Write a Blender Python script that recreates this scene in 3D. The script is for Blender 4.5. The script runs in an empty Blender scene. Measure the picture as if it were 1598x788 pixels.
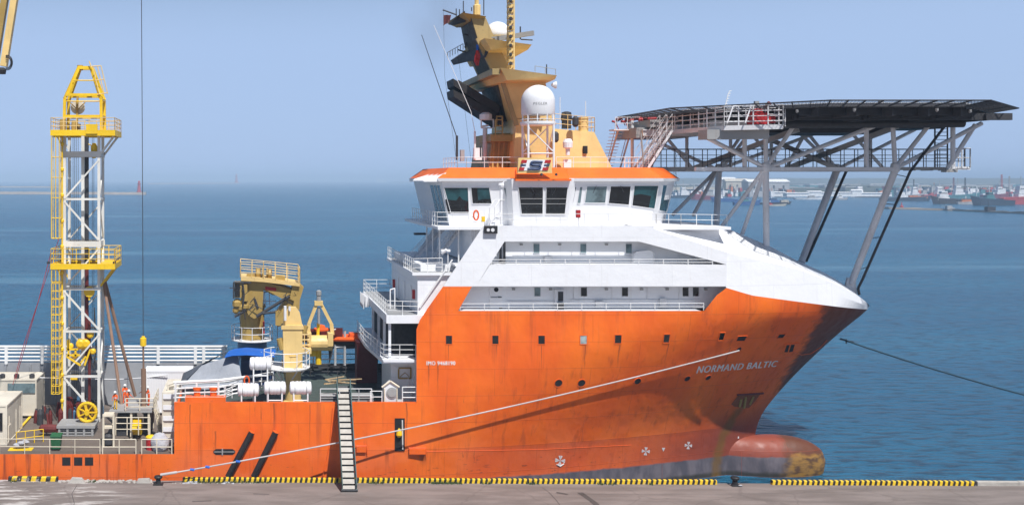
import bpy, math, random
from mathutils import Vector, Matrix
random.seed(7)
PI = math.pi
SC = bpy.context.scene
COL = SC.collection
F = 1584.0      # focal length in photo pixels; principal point (390, 280)
HC = 28.15      # camera height above the water
def W(px, py, Y): return Vector(((px-390)*Y/F, Y, HC-(py-280)*Y/F))
def XW(px, Y): return (px-390)*Y/F
def ZW(py, Y): return HC-(py-280)*Y/F
def lerp(a, b, t): return a+(b-a)*t
def interp(x, tab):
    if x <= tab[0][0]: return tab[0][1]
    for (a, va), (b, vb) in zip(tab, tab[1:]):
        if x <= b: return va+(vb-va)*(x-a)/(b-a)
    return tab[-1][1]
def ray(px, py, p0, n):
    d = Vector(((px-390)/F, 1, -(py-280)/F)); o = Vector((0, 0, HC)); n = Vector(n)
    return o+d*((Vector(p0)-o).dot(n)/d.dot(n))

# ---------------------------------------------------------------- materials
def mth(nt, op, a, b=None, c=None):
    n = nt.nodes.new('ShaderNodeMath'); n.operation = op
    for i, v in enumerate((a, b, c)):
        if v is None: continue
        if isinstance(v, (int, float)): n.inputs[i].default_value = v
        else: nt.links.new(v, n.inputs[i])
    return n.outputs[0]
def noise(nt, vec, scale, detail=4, rough=.55):
    n = nt.nodes.new('ShaderNodeTexNoise'); n.inputs['Scale'].default_value = scale
    n.inputs['Detail'].default_value = detail; n.inputs['Roughness'].default_value = rough
    nt.links.new(vec, n.inputs['Vector']); return n.outputs['Fac']
def mapping(nt, vec, sc, rot=(0, 0, 0)):
    n = nt.nodes.new('ShaderNodeMapping'); n.inputs['Scale'].default_value = sc; n.inputs['Rotation'].default_value = rot
    nt.links.new(vec, n.inputs['Vector']); return n.outputs[0]
def sstep(nt, v, a, b, lo=0., hi=1.):
    n = nt.nodes.new('ShaderNodeMapRange'); n.interpolation_type = 'SMOOTHSTEP'
    nt.links.new(v, n.inputs[0]); n.inputs[1].default_value = a; n.inputs[2].default_value = b
    n.inputs[3].default_value = lo; n.inputs[4].default_value = hi; return n.outputs[0]
def mixc(nt, f, a, b):
    n = nt.nodes.new('ShaderNodeMix'); n.data_type = 'RGBA'
    for i, v in ((0, f), (6, a), (7, b)):
        if isinstance(v, (int, float)): n.inputs[i].default_value = v
        elif isinstance(v, tuple): n.inputs[i].default_value = (*v[:3], 1)
        else: nt.links.new(v, n.inputs[i])
    return n.outputs[2]
def newmat(name):
    m = bpy.data.materials.new(name); m.use_nodes = True; nt = m.node_tree
    b = nt.nodes['Principled BSDF']; g = nt.nodes.new('ShaderNodeNewGeometry')
    return m, nt, b, g.outputs['Position']
def paint(name, col, rough=.5, dirt=.35, dirtcol=(.16, .08, .04), streak=.3, metal=0., plates=None, bump=.15, var=.12):
    m, nt, b, pos = newmat(name)
    big = noise(nt, pos, .35, 5)
    c = mixc(nt, sstep(nt, big, .35, .7), tuple(v*(1-var) for v in col), tuple(min(.92, v*(1+var*.6)) for v in col))
    st = noise(nt, mapping(nt, pos, (2.6, 2.6, .16)), 1.0, 6, .6)
    c = mixc(nt, sstep(nt, st, .56, .78, 0, streak), c, dirtcol)
    sp = noise(nt, pos, 3.2, 8, .68)
    c = mixc(nt, sstep(nt, sp, .60, .74, 0, dirt), c, dirtcol)
    hgt = noise(nt, pos, 1.1, 3)
    if plates:
        br = nt.nodes.new('ShaderNodeTexBrick'); br.inputs['Scale'].default_value = 1
        br.inputs['Brick Width'].default_value = plates[0]; br.inputs['Row Height'].default_value = plates[1]
        br.inputs['Mortar Size'].default_value = .03; br.inputs['Mortar Smooth'].default_value = .6
        x = nt.nodes.new('ShaderNodeSeparateXYZ'); nt.links.new(pos, x.inputs[0])
        k = nt.nodes.new('ShaderNodeCombineXYZ'); nt.links.new(x.outputs[0], k.inputs[0]); nt.links.new(x.outputs[2], k.inputs[1])
        nt.links.new(k.outputs[0], br.inputs['Vector'])
        c = mixc(nt, mth(nt, 'MULTIPLY', br.outputs['Fac'], .22), c, tuple(v*.45 for v in col))
        hgt = mth(nt, 'SUBTRACT', hgt, mth(nt, 'MULTIPLY', br.outputs['Fac'], .12))
    nt.links.new(c, b.inputs['Base Color'])
    b.inputs['Metallic'].default_value = metal
    nt.links.new(sstep(nt, sp, .3, .75, rough-.08, min(1, rough+.2)), b.inputs['Roughness'])
    if bump:
        bp = nt.nodes.new('ShaderNodeBump'); bp.inputs['Strength'].default_value = bump; bp.inputs['Distance'].default_value = .25
        nt.links.new(hgt, bp.inputs['Height']); nt.links.new(bp.outputs[0], b.inputs['Normal'])
    return m
def glass(name, col, rough=.06):
    m, nt, b, pos = newmat(name)
    c = mixc(nt, sstep(nt, noise(nt, pos, .8, 3), .4, .65), col, tuple(v*.45 for v in col))
    nt.links.new(c, b.inputs['Base Color']); b.inputs['Roughness'].default_value = rough
    b.inputs['Specular IOR Level'].default_value = .6
    return m
M = {}
M['orange'] = paint('orange_paint', (.86, .135, .008), .42, .3, (.22, .05, .012), .5)
M['orange_deck'] = paint('orange_roof_paint', (.88, .15, .008), .5, .15, (.35, .07, .02), .1)
M['white'] = paint('white_paint', (.82, .83, .85), .45, .14, (.46, .36, .26), .16, plates=(6.1, 2.1), var=.025)
M['white_clean'] = paint('white_gloss_paint', (.83, .83, .84), .4, .08, (.45, .38, .30), .12, bump=.05, var=.03)
M['rail'] = paint('rail_white_paint', (.80, .80, .79), .5, .3, (.40, .24, .12), .2, bump=0)
M['cream_rail'] = paint('rail_cream_paint', (.72, .64, .50), .55, .4, (.33, .17, .08), .4, bump=0)
M['cream'] = paint('cream_container_paint', (.70, .64, .53), .55, .4, (.34, .20, .10), .45)
M['ochre'] = paint('ochre_paint', (.79, .56, .22), .48, .2, (.30, .15, .05), .3)
M['khaki'] = paint('khaki_paint', (.42, .28, .075), .5, .4, (.16, .08, .03), .45)
M['mast_shade'] = paint('mast_shade_paint', (.075, .06, .04), .6, .5, (.02, .018, .016), .4)  # near-black: shade of the mast's left side put into the colour
M['tan'] = paint('tan_mast_paint', (.40, .29, .12), .5, .4, (.12, .08, .04), .4)
M['yellow'] = paint('yellow_paint', (.88, .56, .01), .45, .25, (.35, .18, .02), .25)
M['lattice'] = paint('offwhite_lattice_paint', (.76, .75, .70), .5, .35, (.36, .24, .14), .3, bump=0)
M['grey_steel'] = paint('grey_steel_paint', (.34, .34, .335), .5, .35, (.22, .14, .08), .3)
M['lgrey_steel'] = paint('light_grey_steel_paint', (.74, .74, .75), .5, .35, (.30, .20, .13), .35, bump=0)
M['dark_steel'] = paint('dark_steel', (.045, .045, .05), .6, .3, (.10, .06, .04), .2)
M['black'] = paint('black_rubber', (.016, .015, .016), .6, .3, (.05, .04, .035), .3)
M['void'] = paint('unlit_interior', (.012, .012, .014), .8, 0, bump=0)  # black paint standing in for the shade inside openings
M['deckgreen'] = paint('green_deck_paint', (.06, .08, .07), .6, .4, (.06, .045, .035), .1)
M['deckbrown'] = paint('worn_brown_deck', (.15, .12, .10), .7, .7, (.07, .045, .035), .1)
M['bulwark'] = paint('grey_bulwark_paint', (.33, .34, .36), .5, .3, (.22, .20, .19), .3, plates=(3.2, 9))
M['blue_cover'] = paint('blue_tarpaulin', (.012, .13, .55), .5, .2, (.02, .07, .25), .1, bump=.3)
M['grey_cover'] = paint('grey_tarpaulin', (.30, .32, .36), .7, .25, (.10, .10, .11), .1, bump=.6)
M['red'] = paint('red_paint', (.45, .018, .02), .5, .3, (.12, .02, .015), .3)
M['darkred'] = paint('dark_red_steel', (.14, .018, .015), .55, .4, (.05, .02, .015), .3, bump=0)
M['rustpipe'] = paint('rusty_pipe', (.25, .15, .10), .7, .8, (.10, .05, .03), .5, bump=0)
M['green'] = paint('green_plastic', (.02, .12, .045), .5, .3, (.03, .05, .03), .2)
M['bag'] = paint('white_bulk_bag', (.46, .46, .49), .8, .3, (.30, .29, .28), .1, bump=1.)
M['wood'] = paint('sawn_timber', (.50, .36, .20), .8, .5, (.20, .12, .06), .2, bump=0)
M['blue_paint'] = paint('blue_pedestal_paint', (.07, .16, .28), .5, .3, (.05, .07, .09), .2)
M['glass_dark'] = glass('dark_window_glass', (.014, .017, .02))
M['glass_teal'] = glass('teal_window_glass', (.022, .085, .10))
M['glass_pale'] = glass('pale_curtained_glass', (.42, .50, .50), .25)
M['glass_bluegrey'] = glass('bluegrey_window_glass', (.17, .24, .26), .12)
M['skin'] = paint('skin', (.30, .16, .10), .6, 0, bump=0, streak=0)
M['coverall'] = paint('orange_coverall', (.85, .12, .012), .8, .15, (.3, .05, .02), 0, bump=0)
M['coverall_y'] = paint('yellow_rain_trousers', (.85, .50, .02), .8, .15, (.3, .15, .02), 0, bump=0)
M['refl'] = paint('pale_reflective_tape', (.75, .75, .70), .4, 0, streak=0, bump=0)
M['helmet'] = paint('white_helmet_shell', (.82, .82, .80), .3, 0, streak=0, bump=0)
M['rope'] = paint('white_rope', (.50, .47, .46), .9, .5, (.30, .25, .28), .3, bump=0)
M['rope_teal'] = paint('teal_rope', (.02, .055, .085), .9, .3, (.01, .03, .04), .3, bump=0)
M['navy'] = paint('navy_paint', (.02, .045, .13), .5, .1, (.02, .03, .06), .05, bump=0)
M['textwhite'] = paint('white_lettering', (.82, .80, .78), .6, .25, (.35, .15, .08), .1, bump=0)
M['marking'] = paint('scraped_white_marks', (.70, .64, .62), .6, .35, (.45, .10, .04), .1, bump=0)
M['helimetal'] = paint('helideck_plate', (.10, .10, .115), .6, .3, (.05, .04, .04), .2)
M['net'] = paint('dark_net_frame', (.035, .035, .04), .6, .4, (.15, .14, .14), .1, bump=0)
M['pocket'] = paint('rusty_pocket_paint', (.28, .075, .02), .7, .5, (.10, .05, .015), .4)
M['concrete'] = paint('pale_concrete', (.42, .39, .35), .85, .6, (.20, .17, .14), .3, bump=.5)

def hull_mat():
    m, nt, b, pos = newmat('hull_paint')
    x = nt.nodes.new('ShaderNodeSeparateXYZ'); nt.links.new(pos, x.inputs[0]); X, Y, Z = x.outputs
    wob = mth(nt, 'MULTIPLY', mth(nt, 'SUBTRACT', noise(nt, mapping(nt, pos, (.6, .6, 1.2)), 1.0, 6), .5), 1.0)
    org = mixc(nt, sstep(nt, noise(nt, mapping(nt, pos, (.5, .5, .25)), .5, 5), .35, .7), (.80, .118, .003), (.93, .175, .006))
    # faded pinkish orange patches on the lower plating, brick red lower still
    fade = mth(nt, 'MULTIPLY', sstep(nt, noise(nt, mapping(nt, pos, (.25, .25, .4)), .8, 5), .45, .62), sstep(nt, Z, 3, 8.5, 1, 0))
    c = mixc(nt, mth(nt, 'MULTIPLY', fade, .55), org, (.90, .20, .05))
    zz = mth(nt, 'ADD', Z, mth(nt, 'MULTIPLY', wob, .25))
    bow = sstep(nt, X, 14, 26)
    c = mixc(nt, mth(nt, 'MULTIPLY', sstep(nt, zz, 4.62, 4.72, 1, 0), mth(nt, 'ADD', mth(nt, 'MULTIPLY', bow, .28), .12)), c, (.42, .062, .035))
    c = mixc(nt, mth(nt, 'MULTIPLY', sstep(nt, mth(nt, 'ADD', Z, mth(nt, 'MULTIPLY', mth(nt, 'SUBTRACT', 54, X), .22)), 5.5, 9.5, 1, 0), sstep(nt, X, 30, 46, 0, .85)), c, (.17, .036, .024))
    # vertical rust streaks and spots
    st = noise(nt, mapping(nt, pos, (1.6, 1.6, .10)), 1.0, 7, .62)
    aft = sstep(nt, X, -7.2, -6.4, 1, .42)
    c = mixc(nt, mth(nt, 'MULTIPLY', sstep(nt, st, .52, .72), aft), c, (.30, .045, .010))
    st2 = noise(nt, mapping(nt, pos, (3.8, 3.8, .35)), 1.0, 8, .7)
    gate = noise(nt, pos, .22, 3)
    rst = mth(nt, 'MULTIPLY', sstep(nt, st2, .60, .70), sstep(nt, gate, .50, .62))
    c = mixc(nt, mth(nt, 'MULTIPLY', rst, sstep(nt, Z, 3, 14, .8, .2)), c, (.10, .028, .012))
    rub = mth(nt, 'MULTIPLY', sstep(nt, noise(nt, mapping(nt, pos, (.9, .9, 3)), 1.3, 8, .7), .60, .66), sstep(nt, Z, 2.2, 5.2, .7, 0))
    c = mixc(nt, rub, c, (.12, .03, .018))
    # thin rust runs from windows, portholes and brackets
    rx = mth(nt, 'ADD', X, mth(nt, 'MULTIPLY', mth(nt, 'SUBTRACT', noise(nt, mapping(nt, pos, (.1, .1, .8)), 1.0, 3), .5), .25))
    runs = None
    for x_, z0_, z1_, w_ in ((15.5, 9.5, 12.2, .10), (16.3, 9.0, 12.1, .08), (17.2, 11.6, 13.8, .05), (21.4, 12.0, 13.8, .05), (25.3, 11.0, 13.7, .07), (29.1, 10.8, 13.7, .07), (32.1, 11.2, 13.7, .09), (36.5, 11.5, 13.8, .07), (26.8, 8.6, 10.2, .08), (28.9, 8.8, 10.2, .07), (42.6, 9.0, 13.2, .05), (-3.0, 2.9, 6.3, .10), (2.1, 5.2, 8.7, .12), (5.2, 4.0, 8.6, .06), (8.9, 3.4, 7.9, .09), (13.6, 2.8, 8.7, .07), (11.9, 2.9, 4.6, .25), (15.1, 2.8, 4.4, .5), (-5.2, 3.0, 8.6, .08), (-9.4, 3.0, 4.2, .10), (-17, 3, 4.3, .12)):
        d_ = mth(nt, 'ABSOLUTE', mth(nt, 'SUBTRACT', rx, x_))
        a_ = mth(nt, 'MULTIPLY', sstep(nt, d_, w_*.3, w_, 1, 0), mth(nt, 'MULTIPLY', sstep(nt, Z, z0_, z1_), sstep(nt, Z, z1_, z1_+.12, 1, 0)))
        runs = a_ if runs is None else mth(nt, 'MAXIMUM', runs, a_)
    c = mixc(nt, mth(nt, 'MULTIPLY', runs, .6), c, (.16, .035, .010))
    # grey boot-top
    boot = sstep(nt, mth(nt, 'ADD', Z, mth(nt, 'MULTIPLY', wob, .35)), 1.75, 1.95, 1, 0)
    grey = mixc(nt, sstep(nt, noise(nt, mapping(nt, pos, (.8, .8, .3)), 1.2, 6), .35, .65), (.085, .075, .09), (.16, .135, .15))
    c = mixc(nt, boot, c, grey)
    slime = mth(nt, 'MULTIPLY', sstep(nt, mth(nt, 'ADD', Z, mth(nt, 'MULTIPLY', wob, .4)), .25, .6, 1, 0), .9)
    c = mixc(nt, slime, c, (.035, .03, .022))
    # ochre rust run below the anchor pocket
    cx = mth(nt, 'ADD', mth(nt, 'MULTIPLY', mth(nt, 'MULTIPLY', mth(nt, 'SUBTRACT', Z, .6), mth(nt, 'SUBTRACT', Z, .6)), .062), 44.3)
    d = mth(nt, 'ABSOLUTE', mth(nt, 'ADD', mth(nt, 'SUBTRACT', X, cx), mth(nt, 'MULTIPLY', wob, 1.1)))
    run = mth(nt, 'MULTIPLY', sstep(nt, d, .15, .85, 1, 0), sstep(nt, Z, 6.3, 7.3, 1, 0))
    c = mixc(nt, mth(nt, 'MULTIPLY', run, .75), c, (.17, .085, .012))
    # bulb tip: ochre and rust
    tip = sstep(nt, mth(nt, 'ADD', X, mth(nt, 'MULTIPLY', wob, 3.0)), 50.2, 51.6)
    tc = mixc(nt, sstep(nt, noise(nt, mapping(nt, pos, (.7, .7, 1.5)), 1.4, 7), .4, .62), (.33, .17, .03), (.10, .045, .015))
    tc = mixc(nt, sstep(nt, mth(nt, 'ADD', Z, wob), 1.9, 2.2), tc, (.11, .035, .012))
    c = mixc(nt, mth(nt, 'MULTIPLY', tip, .92), c, tc)
    # plate seams
    br = nt.nodes.new('ShaderNodeTexBrick'); br.inputs['Scale'].default_value = 1
    br.inputs['Brick Width'].default_value = 8.5; br.inputs['Row Height'].default_value = 2.35
    br.inputs['Mortar Size'].default_value = .035; br.inputs['Mortar Smooth'].default_value = .8
    k = nt.nodes.new('ShaderNodeCombineXYZ'); nt.links.new(X, k.inputs[0]); nt.links.new(Z, k.inputs[1]); nt.links.new(k.outputs[0], br.inputs['Vector'])
    c = mixc(nt, mth(nt, 'MULTIPLY', br.outputs['Fac'], .38), c, (.36, .05, .008))
    nt.links.new(c, b.inputs['Base Color'])
    nt.links.new(sstep(nt, st, .3, .7, .48, .68), b.inputs['Roughness'])
    h = mth(nt, 'ADD', noise(nt, mapping(nt, pos, (1, 1, .8)), .7, 2), mth(nt, 'MULTIPLY', br.outputs['Fac'], .2))
    bp = nt.nodes.new('ShaderNodeBump'); bp.inputs['Strength'].default_value = .28; bp.inputs['Distance'].default_value = .3
    nt.links.new(h, bp.inputs['Height']); nt.links.new(bp.outputs[0], b.inputs['Normal'])
    return m
M['hull'] = hull_mat()

# ---------------------------------------------------------------- mesh builder
SPLIT = {'jib_tip', 'slew_gear', 'davit_post', 'crown_gear', 'top_drive', 'hydraulic_gear', 'corner_lamp', 'perimeter_lights', 'roof_lamp', 'navigation_lights', 'drill_stem', 'lamp_lens', 'travelling_block', 'box_girder', 'cross_girder', 'ladder_rail', 'winch', 'side_door', 'access_ladder', 'dark_machinery', 'bulb_mark', 'fender_bar', 'cradle', 'deck_columns', 'bulkhead_lamps', 'pipe_run', 'hose_cluster', 'deck_clutter' if 0 else 'pipe_run', 'window_wiper', 'rail_reflection'}
class MB:
    def __init__(s): s.v = []; s.f = []; s.m = []; s.k = 0
    def add(s, vs, fs):
        n = len(s.v); s.v += [Vector(v) for v in vs]; s.f += [tuple(i+n for i in f) for f in fs]; s.m += [s.k]*len(fs); return s
    def box(s, a, b):
        (x0, y0, z0), (x1, y1, z1) = a, b
        return s.hexa([(x0,y0,z0),(x1,y0,z0),(x1,y1,z0),(x0,y1,z0),(x0,y0,z1),(x1,y0,z1),(x1,y1,z1),(x0,y1,z1)])
    def hexa(s, vs): return s.add(vs, [(3,2,1,0),(4,5,6,7),(0,1,5,4),(1,2,6,5),(2,3,7,6),(3,0,4,7)])
    def beam(s, p, q, w, h=None):
        p, q = Vector(p), Vector(q); h = h or w; d = (q-p).normalized()
        up = Vector((0, 0, 1)) if abs(d.z) < .95 else Vector((0, 1, 0))
        a = d.cross(up).normalized()*w/2; b = a.cross(d).normalized()*h/2
        return s.hexa([p-a-b, p+a-b, q+a-b, q-a-b, p-a+b, p+a+b, q+a+b, q-a+b])
    def tube(s, p, q, r, n=8, r2=None):
        p, q = Vector(p), Vector(q); r2 = r if r2 is None else r2; d = (q-p).normalized()
        up = Vector((0, 0, 1)) if abs(d.z) < .95 else Vector((1, 0, 0))
        a = d.cross(up).normalized(); b = a.cross(d).normalized()
        vs = [c+(a*math.cos(2*PI*i/n)+b*math.sin(2*PI*i/n))*rr for c, rr in ((p, r), (q, r2)) for i in range(n)]
        return s.add(vs, [(i, (i+1) % n, n+(i+1) % n, n+i) for i in range(n)]+[tuple(range(n))[::-1], tuple(range(n, 2*n))])
    def path(s, pts, r, n=6):
        for a, b in zip(pts, pts[1:]): s.tube(a, b, r, n)
        return s
    def lathe(s, c, prof, n=20, axis='z'):
        c = Vector(c); vs = []
        for r, h in prof:
            for i in range(n):
                a = 2*PI*i/n; u, v = r*math.cos(a), r*math.sin(a)
                vs.append(c+(Vector((u, v, h)) if axis == 'z' else Vector((u, h, v)) if axis == 'y' else Vector((h, u, v))))
        fs = [(j*n+i, j*n+(i+1) % n, (j+1)*n+(i+1) % n, (j+1)*n+i) for j in range(len(prof)-1) for i in range(n)]
        fs += [tuple(range(n))[::-1], tuple(range((len(prof)-1)*n, len(prof)*n))]
        return s.add(vs, fs)
    def prism(s, pts, d):          # polygon (list of 3D points) pushed by vector d
        d = Vector(d); n = len(pts); vs = [Vector(p) for p in pts]+[Vector(p)+d for p in pts]
        return s.add(vs, [tuple(range(n))[::-1], tuple(range(n, 2*n))]+[(i, (i+1) % n, n+(i+1) % n, n+i) for i in range(n)])
    def pp(s, pix, Y, depth): return s.prism([W(x, y, Y) for x, y in pix], (0, depth, 0))
    def pbox(s, x0, y0, x1, y1, Y, depth): return s.pp([(x0, y0), (x1, y0), (x1, y1), (x0, y1)], Y, depth)
    def ring(s, lo, hi, cap=True):  # loft between two loops
        n = len(lo); fs = [(i, (i+1) % n, n+(i+1) % n, n+i) for i in range(n)]
        if cap: fs += [tuple(range(n))[::-1], tuple(range(n, 2*n))]
        return s.add(list(lo)+list(hi), fs)
    def grid(s, rows, flip=False):
        n = len(rows[0]); vs = [p for r in rows for p in r]; fs = []
        for j in range(len(rows)-1):
            for i in range(n-1):
                f = (j*n+i, j*n+i+1, (j+1)*n+i+1, (j+1)*n+i); fs.append(f[::-1] if flip else f)
        return s.add(vs, fs)
    def rail(s, pts, h=1.05, bars=3, sp=1.5, r=.028, rp=None, lean=(0, 0, 0)):
        pts = [Vector(p) for p in pts]; rp = rp or r*1.15; lean = Vector(lean)
        for a, b in zip(pts, pts[1:]):
            for k in range(1, bars+1):
                o = Vector((0, 0, h*k/bars))+lean*(k/bars); s.tube(a+o, b+o, r, 6)
            n = max(1, round((b-a).length/sp))
            for i in range(n+1):
                p = a.lerp(b, i/n); s.tube(p, p+Vector((0, 0, h))+lean, rp, 6)
        return s
    def build(s, name, mat, parent=None, smooth=False, origin=None, **tags):
        if name in SPLIT:
            par = list(range(len(s.v)))
            def root(i):
                while par[i] != i: par[i] = par[par[i]]; i = par[i]
                return i
            for f in s.f:
                for i in f[1:]: par[root(i)] = root(f[0])
            comp = {}
            for i in range(len(s.v)): comp.setdefault(root(i), []).append(i)
            gs = []
            for vs in comp.values():
                lo = [min(s.v[i][k] for i in vs)-.06 for k in range(3)]; hi = [max(s.v[i][k] for i in vs)+.06 for k in range(3)]; new = [set(vs), lo, hi]
                while True:
                    hit = [g for g in gs if all(g[1][k] <= new[2][k] and new[1][k] <= g[2][k] for k in range(3))]
                    if not hit: break
                    for g in hit: gs.remove(g); new = [new[0] | g[0], [min(a, b) for a, b in zip(new[1], g[1])], [max(a, b) for a, b in zip(new[2], g[2])]]
                gs.append(new)
            if len(gs) > 1:
                obs = []
                for g in gs:
                    ids = sorted(g[0]); mp = {i: j for j, i in enumerate(ids)}; t = MB(); t.v = [s.v[i] for i in ids]
                    for f, m_ in zip(s.f, s.m):
                        if f[0] in mp: t.f.append(tuple(mp[i] for i in f)); t.m.append(m_)
                    t.k = 1 if any(t.m) else 0; obs.append(t._build(name, mat, parent, smooth, origin, **tags))
                return obs[0]
        return s._build(name, mat, parent, smooth, origin, **tags)
    def _build(s, name, mat, parent=None, smooth=False, origin=None, **tags):
        lo = [min(v[i] for v in s.v) for i in range(3)]; hi = [max(v[i] for v in s.v) for i in range(3)]
        o = Vector(origin) if origin is not None else Vector(((lo[0]+hi[0])/2, (lo[1]+hi[1])/2, lo[2]))
        me = bpy.data.meshes.new(name); me.from_pydata([tuple(v-o) for v in s.v], [], s.f)
        for mm in (mat if isinstance(mat, list) else [mat]): me.materials.append(M[mm] if isinstance(mm, str) else mm)
        if s.k or any(s.m): me.polygons.foreach_set('material_index', s.m)
        import bmesh
        bm = bmesh.new(); bm.from_mesh(me)
        if smooth: bmesh.ops.remove_doubles(bm, verts=bm.verts, dist=1e-4)
        bmesh.ops.recalc_face_normals(bm, faces=bm.faces); bm.to_mesh(me); bm.free()
        if smooth: me.set_sharp_from_angle(angle=math.radians(38)); me.shade_smooth() if False else me.polygons.foreach_set('use_smooth', [True]*len(me.polygons))
        ob = bpy.data.objects.new(name, me); COL.objects.link(ob); ORG[ob.name] = o
        if parent is not None: ob.parent = parent; ob.location = o-ORG[parent.name]
        else: ob.location = o
        for k, v in tags.items(): ob[k] = v
        return ob
ORG = {}
def thing(name, loc, label, category, group=None, parent=None):
    e = bpy.data.objects.new(name, None); COL.objects.link(e); e.empty_display_size = .5
    ORG[e.name] = Vector(loc); e.location = Vector(loc)
    e['label'] = label; e['category'] = category
    if group: e['group'] = group
    return e
def tag(o, label, category, group=None):
    o['label'] = label; o['category'] = category
    if group: o['group'] = group
    return o
def copy_tree(o, d, label=None, parent=None):
    c = o.copy(); COL.objects.link(c)
    if parent is not None: c.parent = parent
    else: c.location = o.location+Vector(d)
    if label: c['label'] = label
    for ch in list(o.children): copy_tree(ch, d, None, c)
    ORG[c.name] = ORG[o.name]+Vector(d)
    return c
def textmesh(s, italic=0.):
    cu = bpy.data.curves.new('lettering', 'FONT'); cu.body = s; cu.size = 1; cu.resolution_u = 3; cu.shear = italic; cu.space_character = 1.12
    ob = bpy.data.objects.new('lettering', cu); COL.objects.link(ob); bpy.context.view_layer.update()
    me = bpy.data.meshes.new_from_object(ob.evaluated_get(bpy.context.evaluated_depsgraph_get()))
    import bmesh
    bm = bmesh.new(); bm.from_mesh(me); bmesh.ops.triangulate(bm, faces=bm.faces); bm.to_mesh(me); bm.free()
    vs = [v.co.copy() for v in me.vertices]; fs = [tuple(p.vertices) for p in me.polygons]
    bpy.data.objects.remove(ob); bpy.data.meshes.remove(me); bpy.data.curves.remove(cu)
    x0 = min(v.x for v in vs); x1 = max(v.x for v in vs); y0 = min(v.y for v in vs); y1 = max(v.y for v in vs)
    return [((v.x-x0)/(x1-x0), (v.y-y0)/(y1-y0)) for v in vs], fs
# ---------------------------------------------------------------- camera, light, sky
cam = bpy.data.cameras.new('Camera'); co = bpy.data.objects.new('Camera', cam); COL.objects.link(co)
co.location = (0, 0, HC); co.rotation_euler = (PI/2, 0, 0)
cam.sensor_width = 36; cam.lens = 36*F/1598; cam.shift_x = (799-390)/1598; cam.shift_y = (280-394)/1598
cam.clip_start = .5; cam.clip_end = 90000; SC.camera = co
EL, AZ = math.radians(58), math.radians(18)       # sun: high, behind the camera to the right
sd = Vector((math.sin(AZ)*math.cos(EL), -math.cos(AZ)*math.cos(EL), math.sin(EL)))
sl = bpy.data.lights.new('Sun', 'SUN'); sl.energy = 4.4; sl.angle = math.radians(.55); sl.color = (1, .975, .94)
so = bpy.data.objects.new('Sun', sl); COL.objects.link(so); so.rotation_euler = sd.to_track_quat('Z', 'Y').to_euler(); so.location = (40, -60, 90)
wd = bpy.data.worlds.new('World'); SC.world = wd; wd.use_nodes = True
nt = wd.node_tree; bg = nt.nodes['Background']; sk = nt.nodes.new('ShaderNodeTexSky'); sk.sky_type = 'NISHITA'
sk.sun_disc = False; sk.sun_elevation = EL; sk.sun_rotation = math.atan2(sd.x, sd.y)
sk.altitude = 0; sk.air_density = 1.0; sk.dust_density = .6; sk.ozone_density = 3.2
tc = nt.nodes.new('ShaderNodeTexCoord'); sx = nt.nodes.new('ShaderNodeSeparateXYZ'); nt.links.new(tc.outputs['Generated'], sx.inputs[0])
low = sstep(nt, sx.outputs[2], .12, .30, .92, 0)      # pale blue murk low in the sky
nt.links.new(mixc(nt, low, sk.outputs[0], (6.2, 8.45, 12.7)), bg.inputs[0]); bg.inputs[1].default_value = .058
vs_ = SC.view_settings; SC.display_settings.display_device = 'sRGB'
vs_.view_transform = 'Standard'; vs_.look = 'None'; vs_.gamma = 1; vs_.exposure = .28
SC.cycles.volume_bounces = 0; SC.cycles.max_bounces = 6

# ---------------------------------------------------------------- water
def water_mat():
    m, nt, b, pos = newmat('sea_water')
    n1 = noise(nt, mapping(nt, pos, (.36, .95, 1), (0, 0, .12)), 1.0, 6, .58)
    n2 = noise(nt, mapping(nt, pos, (.055, .16, 1), (0, 0, -.1)), 1.0, 4, .5)
    h = mth(nt, 'ADD', mth(nt, 'MULTIPLY', n1, 1.25), mth(nt, 'MULTIPLY', n2, 1.6))
    bp = nt.nodes.new('ShaderNodeBump'); bp.inputs['Strength'].default_value = 1; bp.inputs['Distance'].default_value = 1.0
    nt.links.new(h, bp.inputs['Height']); nt.links.new(bp.outputs[0], b.inputs['Normal'])
    big = noise(nt, mapping(nt, pos, (.004, .016, 1)), 1.0, 5, .6)
    c = mixc(nt, sstep(nt, big, .35, .65), (.004, .085, .175), (.008, .12, .22))
    c = mixc(nt, sstep(nt, n1, .46, .62, 0, .75), c, (.002, .026, .055))
    # wind-slick streaks, paler and smoother
    sl = sstep(nt, noise(nt, mapping(nt, pos, (.0035, .024, 1), (0, 0, .05)), 1.0, 6, .62), .55, .68)
    c = mixc(nt, mth(nt, 'MULTIPLY', sl, .8), c, (.07, .19, .28))
    nt.links.new(c, b.inputs['Base Color']); b.inputs['Roughness'].default_value = .22; b.inputs['IOR'].default_value = 1.33
    b.inputs['Specular IOR Level'].default_value = .34
    return m
R = 40000
s = MB(); s.add([(-R, -R, 0), (R, -R, 0), (R, R, 0), (-R, R, 0)], [(0, 1, 2, 3)])
o = s.build('water', water_mat(), origin=(0, 0, 0)); o['kind'] = 'structure'

# ---------------------------------------------------------------- haze
hz = bpy.data.materials.new('haze_air'); hz.use_nodes = True; nt = hz.node_tree; nt.nodes.clear()
out = nt.nodes.new('ShaderNodeOutputMaterial'); pv = nt.nodes.new('ShaderNodeVolumePrincipled')
pv.inputs['Color'].default_value = (.56, .76, 1, 1); pv.inputs['Density'].default_value = .00024; pv.inputs['Anisotropy'].default_value = -.25
nt.links.new(pv.outputs[0], out.inputs['Volume'])
s = MB(); s.box((-R-500, -R-500, -12), (R+500, R+500, 75))
o = s.build('haze', hz, origin=(0, 0, 0)); o['kind'] = 'stuff'

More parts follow.
